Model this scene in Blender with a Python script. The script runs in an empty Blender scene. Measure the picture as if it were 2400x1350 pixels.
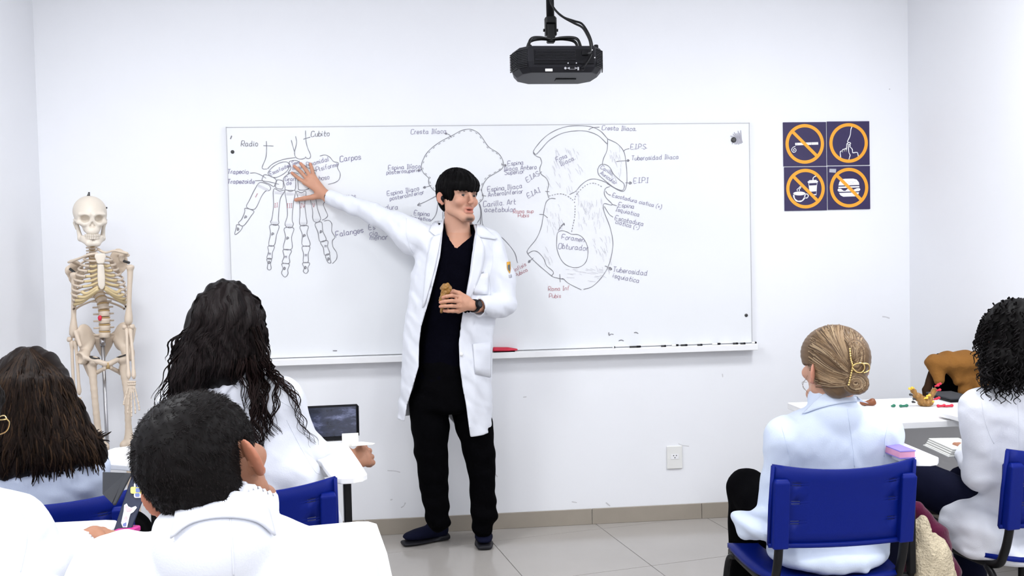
import bpy, math, random
import numpy as np
from mathutils import Vector, Matrix

# ------------------------------------------------------------------ camera, world, exposure
SC = bpy.context.scene
COL = SC.collection
YAW, PITCH, ROLL = math.radians(5.461), math.radians(-2.0), math.radians(-1.289)
FPX = 2100.0
CAM = np.array([0.0, -4.50, 1.38])
_f = np.array([math.sin(YAW)*math.cos(PITCH), math.cos(YAW)*math.cos(PITCH), math.sin(PITCH)])
_r = np.array([math.cos(YAW), -math.sin(YAW), 0.0])
_u = np.cross(_r, _f)
CR = _r*math.cos(ROLL)+_u*math.sin(ROLL)
CU = -_r*math.sin(ROLL)+_u*math.cos(ROLL)
cd = bpy.data.cameras.new('camera')
cd.sensor_width = 36.0
cd.lens = FPX/2400*36.0
cd.clip_start = 0.05
cam = bpy.data.objects.new('camera', cd)
COL.objects.link(cam)
cam.matrix_world = Matrix(((CR[0], CU[0], -_f[0], CAM[0]), (CR[1], CU[1], -_f[1], CAM[1]),
                           (CR[2], CU[2], -_f[2], CAM[2]), (0, 0, 0, 1)))
SC.camera = cam
w = bpy.data.worlds.new('world')
SC.world = w
w.use_nodes = True
w.node_tree.nodes['Background'].inputs[0].default_value = (0.8, 0.85, 1, 1)
w.node_tree.nodes['Background'].inputs[1].default_value = 0.3
SC.view_settings.view_transform = 'Standard'
SC.view_settings.look = 'None'
SC.view_settings.gamma = 1.0
SC.view_settings.use_curve_mapping = False
SC.view_settings.exposure = 0.0
LAMP_W = 36.8


def U(px, py, Y):
    """point of the room seen at photo pixel (px,py) at depth y=Y"""
    d = _f + CR*(px-1200)/FPX - CU*(py-675)/FPX
    return CAM + d*((Y-CAM[1])/d[1])


def UZ(px, py, z):
    d = _f + CR*(px-1200)/FPX - CU*(py-675)/FPX
    return CAM + d*((z-CAM[2])/d[2])


# ------------------------------------------------------------------ materials
def new_mat(name):
    m = bpy.data.materials.new(name)
    m.use_nodes = True
    nt = m.node_tree
    return m, nt, nt.nodes['Principled BSDF']


def mat(name, col, rough=0.6, metal=0.0, noise=0.0, nscale=20.0, bump=0.0, bscale=60.0, spec=0.5, vcol=False,
        sss=0.0, coat=0.0, sheen=0.0, emit=0.0, stretch=None):
    m, nt, b = new_mat(name)
    N, L = nt.nodes, nt.links
    b.inputs['Roughness'].default_value = rough
    b.inputs['Metallic'].default_value = metal
    b.inputs['Specular IOR Level'].default_value = spec
    if coat:
        b.inputs['Coat Weight'].default_value = coat
    if sheen:
        b.inputs['Sheen Weight'].default_value = sheen
    if sss:
        b.inputs['Subsurface Weight'].default_value = sss
        b.inputs['Subsurface Radius'].default_value = (0.01, 0.004, 0.002)
        b.inputs['Subsurface Scale'].default_value = 0.6
    c = (*col, 1)
    b.inputs['Base Color'].default_value = c
    tc = N.new('ShaderNodeTexCoord')
    co = tc.outputs['Object']
    if stretch:
        mp = N.new('ShaderNodeMapping')
        mp.inputs['Scale'].default_value = stretch
        L.new(co, mp.inputs['Vector'])
        co = mp.outputs['Vector']
    n = N.new('ShaderNodeTexNoise')
    n.inputs['Scale'].default_value = nscale
    n.inputs['Detail'].default_value = 4
    L.new(co, n.inputs['Vector'])
    base = None
    if vcol:
        a = N.new('ShaderNodeAttribute')
        a.attribute_name = 'Col'
        base = a.outputs['Color']
    mr = N.new('ShaderNodeMapRange')
    mr.inputs['To Min'].default_value = 1-max(noise, 0.004)
    mr.inputs['To Max'].default_value = 1+max(noise, 0.004)
    L.new(n.outputs['Fac'], mr.inputs['Value'])
    mx = N.new('ShaderNodeMix')
    mx.data_type = 'RGBA'
    mx.blend_type = 'MULTIPLY'
    mx.inputs[0].default_value = 1.0
    mx.inputs[6].default_value = c
    if base is not None:
        L.new(base, mx.inputs[6])
    L.new(mr.outputs['Result'], mx.inputs[7])
    L.new(mx.outputs[2], b.inputs['Base Color'])
    if emit:
        b.inputs['Emission Color'].default_value = c
        b.inputs['Emission Strength'].default_value = emit
    if bump:
        n2 = N.new('ShaderNodeTexNoise')
        n2.inputs['Scale'].default_value = bscale
        n2.inputs['Detail'].default_value = 3
        L.new(co, n2.inputs['Vector'])
        bp = N.new('ShaderNodeBump')
        bp.inputs['Strength'].default_value = bump
        bp.inputs['Distance'].default_value = 0.01
        L.new(n2.outputs['Fac'], bp.inputs['Height'])
        L.new(bp.outputs['Normal'], b.inputs['Normal'])
    return m


M = {}
M['wall'] = mat('painted_wall', (0.86, 0.87, 0.905), 0.75, noise=0.02, nscale=2.5, bump=0.03, bscale=40)
M['ceil'] = mat('ceiling_paint', (0.85, 0.85, 0.86), 0.9)
M['tile'] = mat('floor_tile', (0.41, 0.385, 0.36), 0.16, noise=0.05, nscale=5, spec=0.5)
M['grout'] = mat('grout', (0.17, 0.15, 0.125), 0.9, noise=0.05)
M['base'] = mat('baseboard_tile', (0.34, 0.30, 0.25), 0.35, noise=0.1, nscale=8)
M['board'] = mat('whiteboard_laminate', (0.80, 0.815, 0.84), 0.28, noise=0.012, nscale=3)
M['ledge'] = mat('ledge_paint', (0.87, 0.87, 0.88), 0.45, noise=0.02, nscale=14)
M['edge'] = mat('board_edge', (0.50, 0.50, 0.52), 0.5)
M['ink'] = mat('marker_ink', (0.19, 0.185, 0.21), 0.6, noise=0.3, nscale=60)
M['inkp'] = mat('marker_ink_violet', (0.21, 0.19, 0.31), 0.6, noise=0.3, nscale=60)
M['inkr'] = mat('marker_ink_red', (0.50, 0.22, 0.25), 0.6, noise=0.3, nscale=60)
M['inkf'] = mat('marker_ink_faint', (0.66, 0.66, 0.70), 0.6, noise=0.1, nscale=60)
M['inkl'] = mat('marker_ink_light', (0.40, 0.39, 0.45), 0.6, noise=0.1, nscale=60)
M['coat'] = mat('white_cotton', (0.75, 0.77, 0.835), 0.85, noise=0.02, nscale=8, bump=0.10, bscale=300, sheen=0.1)
M['coatb'] = mat('pale_blue_cotton', (0.61, 0.685, 0.83), 0.85, noise=0.02, nscale=8, bump=0.10, bscale=300, sheen=0.1)
M['black'] = mat('black_cloth', (0.0015, 0.0015, 0.004), 0.9, noise=0.1, bump=0.1, bscale=200, spec=0.03)
M['trous'] = mat('black_trousers', (0.0015, 0.0015, 0.002), 0.9, noise=0.1, bump=0.1, bscale=200, spec=0.03)
M['navy'] = mat('navy_cloth', (0.004, 0.005, 0.018), 0.85, noise=0.1, bump=0.1, bscale=200, spec=0.1)
M['skin'] = mat('skin', (0.6, 0.35, 0.26), 0.5, noise=0.05, nscale=30, vcol=True, sss=0.08, bump=0.04, bscale=250, spec=0.35)
M['hairb'] = mat('black_hair', (0.004, 0.0035, 0.004), 0.5, noise=0.3, nscale=30, vcol=True, spec=0.07)
M['hairl'] = mat('blonde_hair', (0.25, 0.15, 0.08), 0.45, noise=0.2, nscale=30, vcol=True, spec=0.3)
M['chair'] = mat('blue_plastic', (0.001, 0.010, 0.165), 0.45, spec=0.15, noise=0.04, nscale=10, bump=0.05, bscale=400)
M['frame'] = mat('black_steel', (0.005, 0.005, 0.006), 0.4, spec=0.2, noise=0.1)
M['desk'] = mat('white_laminate', (0.90, 0.90, 0.91), 0.35, noise=0.01)
M['deske'] = mat('white_edge_band', (0.78, 0.78, 0.76), 0.5, noise=0.02)
M['proj'] = mat('black_plastic', (0.004, 0.004, 0.006), 0.45, spec=0.15, noise=0.1, bump=0.03, bscale=300)
M['projb'] = mat('charcoal_plastic', (0.012, 0.012, 0.016), 0.45, spec=0.2, noise=0.1, bump=0.03, bscale=300)
M['bone'] = mat('ivory_bone', (0.64, 0.53, 0.42), 0.5, noise=0.08, nscale=25, bump=0.06, bscale=80)
M['boneb'] = mat('pale_bone', (0.70, 0.63, 0.54), 0.5, noise=0.06, nscale=25, bump=0.05, bscale=80)
M['cart'] = mat('tan_cartilage', (0.45, 0.30, 0.13), 0.55, noise=0.1, nscale=25)
M['cartl'] = mat('pale_cartilage', (0.60, 0.47, 0.26), 0.55, noise=0.1, nscale=25)
M['steel'] = mat('steel', (0.45, 0.45, 0.47), 0.28, metal=1.0)
M['dmetal'] = mat('dark_metal', (0.06, 0.06, 0.06), 0.4, metal=0.7)
M['gold'] = mat('gold_metal', (0.80, 0.60, 0.25), 0.28, metal=1.0)
M['white'] = mat('white_plastic', (0.82, 0.82, 0.80), 0.4)
M['red'] = mat('red_plastic', (0.62, 0.015, 0.05), 0.45)
M['amber'] = mat('amber_bone', (0.30, 0.145, 0.028), 0.35, noise=0.5, nscale=70, bump=0.4, bscale=120)


# ------------------------------------------------------------------ objects
BASES = {}


def tag(o, label=None, cat=None, group=None, kind=None):
    if label:
        o['label'] = label
    if cat:
        o['category'] = cat
    if group:
        o['group'] = group
    if kind:
        o['kind'] = kind
    return o


def empty(name, loc, label, cat, group=None):
    o = bpy.data.objects.new(name, None)
    o.location = Vector([float(v) for v in loc])
    o.empty_display_size = 0.05
    COL.objects.link(o)
    BASES[o.name] = Vector([float(v) for v in loc])
    return tag(o, label, cat, group)


def mk(name, V, F, material, parent=None, smooth=True, col=None, label=None):
    """one mesh object from world-space vertices; F = int array (n,3|4) or list of faces"""
    V = np.asarray(V, dtype=np.float32)
    me = bpy.data.meshes.new(name)
    if isinstance(F, np.ndarray) and F.ndim == 2:
        n, k = F.shape
        me.vertices.add(len(V))
        me.vertices.foreach_set('co', V.ravel())
        me.loops.add(n*k)
        me.loops.foreach_set('vertex_index', F.astype(np.int32).ravel())
        me.polygons.add(n)
        me.polygons.foreach_set('loop_start', np.arange(0, n*k, k, dtype=np.int32))
        try:
            me.polygons.foreach_set('loop_total', np.full(n, k, dtype=np.int32))
        except Exception:
            pass
        me.update(calc_edges=True)
        me.validate()
    else:
        me.from_pydata([tuple(map(float, v)) for v in V], [], [tuple(f) for f in F])
        me.update()
    if smooth:
        me.polygons.foreach_set('use_smooth', np.ones(len(me.polygons), dtype=bool))
    if col is not None:
        a = me.color_attributes.new('Col', 'FLOAT_COLOR', 'POINT')
        c = np.ones((len(V), 4), dtype=np.float32)
        c[:, :3] = col
        a.data.foreach_set('color', c.ravel())
    if isinstance(material, str):
        material = M[material]
    me.materials.append(material)
    o = bpy.data.objects.new(name, me)
    COL.objects.link(o)
    if parent is not None:
        o.parent = parent
        o.matrix_parent_inverse = Matrix.Translation(-BASES[parent.name])
    BASES[o.name] = Vector((0, 0, 0))
    if label:
        o['label'] = label
    return o


class MB:
    """collects polygons for one mesh"""
    def __init__(s):
        s.v = []
        s.f = []

    def add(s, V, F):
        k = len(s.v)
        s.v += [tuple(map(float, p)) for p in V]
        s.f += [tuple(int(i)+k for i in f) for f in F]
        return s

    def box(s, c, h, R=None, bev=0.0):
        c = np.array(c, float)
        h = np.array(h, float)
        R = np.eye(3) if R is None else R
        if bev <= 0:
            P = np.array([[x, y, z] for x in (-1, 1) for y in (-1, 1) for z in (-1, 1)])*h
            F = [(0, 1, 3, 2), (4, 6, 7, 5), (0, 4, 5, 1), (2, 3, 7, 6), (0, 2, 6, 4), (1, 5, 7, 3)]
            return s.add(P@R.T+c, F)
        bev = min(bev, h.min()*0.98)
        P = []
        idx = {}
        for x in (-1, 1):
            for y in (-1, 1):
                for z in (-1, 1):
                    sg = np.array([x, y, z])
                    for a in range(3):
                        q = sg*(h-bev)
                        q = q.astype(float)
                        q[a] = sg[a]*h[a]
                        idx[(x, y, z, a)] = len(P)
                        P.append(q)
        F = []
        for a in range(3):
            b_, c_ = (a+1) % 3, (a+2) % 3
            for sa in (-1, 1):
                ring = []
                for sb, scx in ((-1, -1), (1, -1), (1, 1), (-1, 1)):
                    sg = [0, 0, 0]
                    sg[a], sg[b_], sg[c_] = sa, sb, scx
                    ring.append(idx[(*sg, a)])
                F.append(ring if sa > 0 else ring[::-1])
            for sb in (-1, 1):
                for scx in (-1, 1):
                    lo, hi = [0]*3, [0]*3
                    lo[a], hi[a] = -1, 1
                    lo[b_] = hi[b_] = sb
                    lo[c_] = hi[c_] = scx
                    q = [idx[(*lo, b_)], idx[(*hi, b_)], idx[(*hi, c_)], idx[(*lo, c_)]]
                    F.append(q if sb*scx < 0 else q[::-1])
        for x in (-1, 1):
            for y in (-1, 1):
                for z in (-1, 1):
                    t = [idx[(x, y, z, a)] for a in range(3)]
                    F.append(t if x*y*z > 0 else t[::-1])
        return s.add(np.array(P)@R.T+c, F)

    def tube(s, pts, r, n=8, cap=True):
        pts = np.array(pts, float)
        m = len(pts)
        r = np.broadcast_to(np.array(r, float), (m,)) if np.ndim(r) else np.full(m, float(r))
        V, F = tube_np(pts, r, n)
        F = [tuple(f) for f in F]
        if cap:
            F.append(tuple(range(n))[::-1])
            F.append(tuple(range((m-1)*n, m*n)))
        return s.add(V, F)

    def prism(s, poly, o, ex, ey, depth):
        """polygon (2d) in plane o+ex*x+ey*y, extruded along the plane normal by depth"""
        o, ex, ey = (np.array(q, float) for q in (o, ex, ey))
        nz = np.cross(ex, ey)
        nz /= np.linalg.norm(nz)
        A = [o+ex*x+ey*y for x, y in poly]
        n = len(A)
        V = A+[p+nz*depth for p in A]
        F = [tuple(range(n))[::-1], tuple(range(n, 2*n))]
        F += [(i, (i+1) % n, n+(i+1) % n, n+i) for i in range(n)]
        return s.add(V, F)

    def lathe(s, prof, c=(0, 0, 0), n=16, axis=None, up=None):
        """profile [(r,h)] about axis through c"""
        ax = np.array([0, 0, 1.0]) if axis is None else np.array(axis, float)/np.linalg.norm(axis)
        t = np.array([1.0, 0, 0]) if abs(ax[0]) < 0.9 else np.array([0, 1.0, 0])
        e1 = np.cross(ax, t)
        e1 /= np.linalg.norm(e1)
        e2 = np.cross(ax, e1)
        V = []
        for r, h in prof:
            for k in range(n):
                a = 2*math.pi*k/n
                V.append(np.array(c)+ax*h+r*(e1*math.cos(a)+e2*math.sin(a)))
        F = []
        for i in range(len(prof)-1):
            for k in range(n):
                F.append((i*n+k, i*n+(k+1) % n, (i+1)*n+(k+1) % n, (i+1)*n+k))
        F.append(tuple(range(n))[::-1])
        F.append(tuple(range((len(prof)-1)*n, len(prof)*n)))
        return s.add(V, F)

    def build(s, name, material, parent=None, smooth=False, label=None, auto=None):
        o = mk(name, s.v, s.f, material, parent, smooth, label=label)
        if auto:
            md = o.modifiers.new('b', 'BEVEL')
            md.width = auto
            md.segments = 2
            md.limit_method = 'ANGLE'
        return o


def tube_np(pts, r, n=6):
    """(m,3) path, (m,) radii -> verts, quads"""
    m = len(pts)
    T = np.gradient(pts, axis=0)
    T /= np.linalg.norm(T, axis=1)[:, None]+1e-12
    ref = np.array([0.0, 0, 1]) if abs(T[0][2]) < 0.9 else np.array([1.0, 0, 0])
    nrm = np.cross(T[0], ref)
    nrm /= np.linalg.norm(nrm)
    Ns = [nrm]
    for i in range(1, m):
        v = Ns[-1]-T[i]*np.dot(Ns[-1], T[i])
        v /= np.linalg.norm(v)+1e-12
        Ns.append(v)
    Ns = np.array(Ns)
    Bs = np.cross(T, Ns)
    a = np.arange(n)*2*math.pi/n
    V = pts[:, None, :]+r[:, None, None]*(Ns[:, None, :]*np.cos(a)[None, :, None]+Bs[:, None, :]*np.sin(a)[None, :, None])
    V = V.reshape(-1, 3)
    i = np.arange(m-1)[:, None]*n
    k = np.arange(n)[None, :]
    F = np.stack([i+k, i+(k+1) % n, i+n+(k+1) % n, i+n+k], -1).reshape(-1, 4)
    return V, F


def spline(pts, n=8, closed=False):
    """Catmull-Rom through points, n samples per span"""
    P = np.array(pts, float)
    if len(P) < 3:
        if len(P) == 2:
            t = np.linspace(0, 1, n+1)[:, None]
            return P[0]*(1-t)+P[1]*t
        return P
    if closed:
        Q = np.vstack([P[-1], P, P[0], P[1]])
    else:
        Q = np.vstack([2*P[0]-P[1], P, 2*P[-1]-P[-2]])
    out = []
    for i in range(1, len(Q)-2):
        t = (np.arange(n)/n)[:, None]
        a, b, c, d = Q[i-1], Q[i], Q[i+1], Q[i+2]
        out.append(0.5*((2*b)+(c-a)*t+(2*a-5*b+4*c-d)*t*t+(3*b-3*c+d-a)*t**3))
    out.append(Q[-2][None])
    return np.vstack(out)


def rotz(a):
    return np.array([[math.cos(a), -math.sin(a), 0], [math.sin(a), math.cos(a), 0], [0, 0, 1.0]])


def rotx(a):
    return np.array([[1.0, 0, 0], [0, math.cos(a), -math.sin(a)], [0, math.sin(a), math.cos(a)]])


def roty(a):
    return np.array([[math.cos(a), 0, math.sin(a)], [0, 1.0, 0], [-math.sin(a), 0, math.cos(a)]])


# ------------------------------------------------------------------ signed-distance modelling, meshed by surface nets
def smin(a, b, k):
    if k <= 0:
        return np.minimum(a, b)
    h = np.maximum(k-np.abs(a-b), 0)
    return np.minimum(a, b)-h*h*(0.25/k)


def smax(a, b, k):
    return -smin(-a, -b, k)


def sph(c, r):
    c = np.array(c, np.float32)
    return lambda P: np.linalg.norm(P-c, axis=1)-r


def ell(c, r, R=None):
    c = np.array(c, np.float32)
    r = np.array(r, np.float32)
    R = None if R is None else np.array(R, np.float32)

    def f(P):
        q = P-c
        if R is not None:
            q = q@R
        q = q/r
        k0 = np.sqrt(np.einsum('ij,ij->i', q, q))
        q = q/r
        k1 = np.sqrt(np.einsum('ij,ij->i', q, q))+1e-9
        return np.where(k0 < 0.05, -r.min(), k0*(k0-1)/k1)
    return f


def cap(a, b, ra, rb=None):
    a = np.array(a, np.float32)
    b = np.array(b, np.float32)
    rb = float(ra if rb is None else rb)
    ra = float(ra)
    ab = b-a
    L2 = float(ab@ab)+1e-12

    def f(P):
        q = P-a
        qa = q@ab
        t = np.minimum(np.maximum(qa*(1/L2), 0), 1)
        d2 = np.einsum('ij,ij->i', q, q)-2*t*qa+t*t*L2
        return np.sqrt(np.maximum(d2, 0))-(ra+(rb-ra)*t)
    return f


def rbox(c, h, R=None, r=0.0):
    c = np.array(c, float)
    h = np.array(h, float)-r

    def f(P):
        q = P-c
        if R is not None:
            q = q@R
        q = np.abs(q)-h
        return np.linalg.norm(np.maximum(q, 0), axis=1)+np.minimum(q.max(axis=1), 0)-r
    return f


def stk(a, b, wdir, keys, endr=0.02):
    """limb/torso of elliptical section along a->b; wdir = width direction; keys (t, half width, half depth[, offset along depth])"""
    a = np.array(a, float)
    b = np.array(b, float)
    L = np.linalg.norm(b-a)
    ax = (b-a)/L
    wd = np.array(wdir, float)
    wd = wd-ax*(wd@ax)
    wd /= np.linalg.norm(wd)
    nd = np.cross(ax, wd)
    K = np.array([k if len(k) > 3 else (*k, 0.0) for k in keys], float)
    tt = np.linspace(K[0, 0], K[-1, 0], 41)
    rows = []
    for j in range(1, 4):
        v = np.interp(tt, K[:, 0], K[:, j])
        vp = np.pad(v, 2, mode='edge')
        v = (vp[:-4]+2*vp[1:-3]+3*vp[2:-2]+2*vp[3:-1]+vp[4:])/9
        rows.append(v)

    def f(P):
        q = P-a
        h = q@ax
        t = h/L
        x = q@wd
        y = q@nd
        rx = np.interp(t, tt, rows[0])
        ry = np.interp(t, tt, rows[1])
        y = y-np.interp(t, tt, rows[2])
        k0 = np.sqrt((x/rx)**2+(y/ry)**2)
        k1 = np.sqrt((x/rx**2)**2+(y/ry**2)**2)+1e-9
        d = np.where(k0 < 0.05, -np.minimum(rx, ry), k0*(k0-1)/k1)
        e = np.maximum(K[0, 0]*L-h, h-K[-1, 0]*L)
        return smax(d, e, endr)
    return f


class S:
    """sequence of soft unions / cuts / displacements"""
    def __init__(s):
        s.ops = []

    def add(s, f, k=0.0):
        s.ops.append((0, f, k))
        return s

    def cut(s, f, k=0.0):
        s.ops.append((1, f, k))
        return s

    def disp(s, f):
        s.ops.append((2, f, 0))
        return s

    def meet(s, f, k=0.0):
        s.ops.append((3, f, k))
        return s

    def __call__(s, P):
        d = None
        for o, f, k in s.ops:
            if o == 0:
                d = f(P) if d is None else smin(d, f(P), k)
            elif o == 1:
                d = smax(d, -f(P), k)
            elif o == 2:
                d = d+f(P)
            else:
                d = smax(d, f(P), k)
        return d


def local(f, c, R, s=1.0):
    """place a local-space distance function into the room"""
    c = np.array(c, np.float32)
    R = np.array(R, np.float32)
    return lambda P: f(((P-c)@R)/np.float32(s))*np.float32(s)


def ripple(amp, wl, seed, dirs=None, n=4):
    """soft cloth-like waviness; dirs = preferred wave directions"""
    rg = np.random.RandomState(seed)
    W = []
    for i in range(n):
        d = rg.normal(size=3) if dirs is None else np.array(dirs[i % len(dirs)], float)+rg.normal(size=3)*0.25
        d /= np.linalg.norm(d)
        W.append(((d*2*math.pi/(wl*rg.uniform(0.7, 1.4))).astype(np.float32), float(rg.uniform(0, 6.28)), (rg.normal(size=3)*2*math.pi/(wl*3)).astype(np.float32), float(rg.uniform(0, 6.28))))

    def f(P):
        o = 0
        for k, ph, k2, p2 in W:
            o = o+np.sin(P@k+ph+1.2*np.sin(P@k2+p2))
        return o*(amp/n)
    return f


def sdf_mesh(f, lo, hi, h, bs=4):
    lo = np.array(lo, float)
    hi = np.array(hi, float)
    nb = np.maximum(1, np.ceil(((hi-lo)/h+1)/bs).astype(int))
    n = nb*bs
    ax = [lo[i]+h*np.arange(n[i]) for i in range(3)]
    ctr = [lo[i]+h*(np.arange(nb[i])*bs+(bs-1)/2) for i in range(3)]
    C = np.stack(np.meshgrid(*ctr, indexing='ij'), -1).reshape(-1, 3)
    d = f(C).astype(np.float32)
    V = np.repeat(np.repeat(np.repeat(d.reshape(nb), bs, 0), bs, 1), bs, 2)
    act = np.where(np.abs(d) < h*bs*0.87*1.5+0.004)[0]
    bi = np.stack(np.unravel_index(act, nb), -1)
    g = np.stack(np.meshgrid(*[np.arange(bs)]*3, indexing='ij'), -1).reshape(-1, 3)
    for s0 in range(0, len(bi), 3000):
        b = bi[s0:s0+3000]
        I = (b[:, None, :]*bs+g[None]).reshape(-1, 3)
        P = (lo+h*I).astype(np.float32)
        V[I[:, 0], I[:, 1], I[:, 2]] = f(P)
    I8 = [(0, 0, 0), (1, 0, 0), (0, 1, 0), (1, 1, 0), (0, 0, 1), (1, 0, 1), (0, 1, 1), (1, 1, 1)]
    neg = V < 0
    c = np.zeros(tuple(n-1), np.uint8)
    for a in I8:
        c += neg[a[0]:n[0]-1+a[0], a[1]:n[1]-1+a[1], a[2]:n[2]-1+a[2]]
    cells = np.argwhere((c > 0) & (c < 8))
    if len(cells) == 0:
        return np.zeros((0, 3)), np.zeros((0, 4), int)
    val = np.stack([V[cells[:, 0]+a[0], cells[:, 1]+a[1], cells[:, 2]+a[2]] for a in I8], 1)
    acc = np.zeros((len(cells), 3))
    cnt = np.zeros(len(cells))
    off = np.array(I8, float)
    for i in range(8):
        for b in range(3):
            j = i | (1 << b)
            if j == i:
                continue
            va, vb = val[:, i], val[:, j]
            x = (va < 0) != (vb < 0)
            t = np.where(x, va/np.where(x, va-vb, 1), 0)
            acc += np.where(x[:, None], off[i]+(off[j]-off[i])*t[:, None], 0)
            cnt += x
    Vt = lo+h*(cells+acc/cnt[:, None])
    gid = np.full(tuple(n-1), -1, np.int32)
    gid[cells[:, 0], cells[:, 1], cells[:, 2]] = np.arange(len(cells))
    Fs = []
    for a in range(3):
        b, c_ = (a+1) % 3, (a+2) % 3
        sl0 = [slice(None)]*3
        sl1 = [slice(None)]*3
        sl0[a] = slice(0, -1)
        sl1[a] = slice(1, None)
        x = neg[tuple(sl0)] != neg[tuple(sl1)]
        e = np.argwhere(x)
        e = e[(e[:, b] > 0) & (e[:, c_] > 0) & (e[:, b] < n[b]-1) & (e[:, c_] < n[c_]-1)]
        if len(e) == 0:
            continue
        q = []
        for db, dc in ((-1, -1), (0, -1), (0, 0), (-1, 0)):
            k = e.copy()
            k[:, b] += db
            k[:, c_] += dc
            q.append(gid[k[:, 0], k[:, 1], k[:, 2]])
        q = np.stack(q, 1)
        flip = neg[e[:, 0], e[:, 1], e[:, 2]]
        q[~flip] = q[~flip][:, ::-1]
        Fs.append(q[(q >= 0).all(1)])
    return Vt, np.vstack(Fs)


def sdf_parts(regions):
    """[(f, lo, hi, h)] -> one vertex/face set"""
    V, F, k = [], [], 0
    for f, lo, hi, h in regions:
        v, q = sdf_mesh(f, lo, hi, h)
        V.append(v)
        F.append(q+k)
        k += len(v)
    return np.vstack(V), np.vstack(F)


def bbox(pts, pad):
    P = np.array(pts, float)
    return P.min(0)-pad, P.max(0)+pad


def drape(f, pts, d, off=0.0008, maxd=0.6):
    """march points along d until they meet the surface"""
    P = np.array(pts, float).copy()
    d = np.array(d, float)
    d /= np.linalg.norm(d)
    tot = np.zeros(len(P))
    for _ in range(60):
        v = f(P)-off
        st = np.clip(v*0.7, -0.05, 0.05)
        P += d*st[:, None]
        tot += st
    return P


def strands(name, paths, radii, colors, material, parent, n=4, kind=None):
    """many tapered locks as one mesh; paths list of (m,3); radii list of (m,); colors list of rgb"""
    V, F, Cc, k = [], [], [], 0
    for p, r, c in zip(paths, radii, colors):
        v, q = tube_np(np.asarray(p), np.asarray(r), n)
        V.append(v)
        F.append(q+k)
        Cc.append(np.broadcast_to(np.asarray(c), (len(v), 3)))
        k += len(v)
    return np.vstack(V), np.vstack(F), np.vstack(Cc)
# ================================================================== the setting
XL = U(92, 400, 0)[0]
XR = U(2130, 400, 0)[0]
YB = -6.9
ZC = 2.95


def struct(o, label=None):
    o['kind'] = 'structure'
    if label:
        o['label'] = label
    return o


def slab(name, c, h, m, label):
    return struct(MB().box(c, h).build(name, m), label)


xm, xh = (XL+XR)/2, (XR-XL)/2
slab('wall_back', (xm, 0.06, ZC/2), (xh+0.12, 0.06, ZC/2), 'wall', 'white painted wall behind the whiteboard')
slab('wall_left', (XL-0.06, YB/2, ZC/2), (0.06, -YB/2, ZC/2), 'wall', 'white painted wall at the left beside the skeleton')
slab('wall_right', (XR+0.06, YB/2, ZC/2), (0.06, -YB/2, ZC/2), 'wall', 'white painted wall at the right beside the desk')
slab('wall_front', (xm, YB-0.06, ZC/2), (xh+0.12, 0.06, ZC/2), 'wall', 'white painted wall behind the camera')
slab('ceiling', (xm, YB/2, ZC+0.05), (xh+0.12, -YB/2+0.12, 0.05), 'ceil', 'white ceiling over the classroom')
floor = slab('floor', (xm, YB/2, -0.058), (xh+0.12, -YB/2+0.12, 0.05), 'grout', 'polished greige tiled floor')


# floor tiles: a grid turned against the wall, clipped to the room
def clip(poly, a, b, c):
    out = []
    for i in range(len(poly)):
        p, q = poly[i], poly[(i+1) % len(poly)]
        dp, dq = a*p[0]+b*p[1]-c, a*q[0]+b*q[1]-c
        if dp <= 0:
            out.append(p)
        if dp*dq < 0:
            t = dp/(dp-dq)
            out.append((p[0]+(q[0]-p[0])*t, p[1]+(q[1]-p[1])*t))
    return out


g1a, g1b = UZ(1162, 1281, 0), UZ(1224, 1349, 0)
g2a, g2b = UZ(1414, 1242, 0), UZ(1552, 1349, 0)
dirv = (g1b-g1a)/np.linalg.norm(g1b-g1a)+(g2b-g2a)/np.linalg.norm(g2b-g2a)
dirv = dirv[:2]/np.linalg.norm(dirv[:2])
perp = np.array([-dirv[1], dirv[0]])
if perp[0] < 0:
    perp = -perp
TS = float((g2a-g1a)[:2]@perp)
org = ((g1a+g1b)/2)[:2]
cross0 = float((UZ(1480, 1332, 0)[:2]-org)@dirv)
gap = 0.0016
for i in range(-12, 12):
    for j in range(-14, 14):
        q = [(i*TS+gap, j*TS+gap), ((i+1)*TS-gap, j*TS+gap), ((i+1)*TS-gap, (j+1)*TS-gap), (i*TS+gap, (j+1)*TS-gap)]
        poly = [tuple(org+perp*a+dirv*(b+cross0)) for a, b in q]
        for a, b, c in ((-1, 0, -XL), (1, 0, XR), (0, 1, 0.0), (0, -1, -YB)):
            poly = clip(poly, a, b, c)
            if len(poly) < 3:
                break
        if len(poly) < 3:
            continue
        area = 0.5*sum(poly[k][0]*poly[(k+1) % len(poly)][1]-poly[(k+1) % len(poly)][0]*poly[k][1] for k in range(len(poly)))
        if abs(area) < 0.002:
            continue
        if area < 0:
            poly = poly[::-1]
        MB().prism(poly, (0, 0, -0.008), (1, 0, 0), (0, 1, 0), 0.008).build('floor_tile', 'tile', floor)

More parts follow.
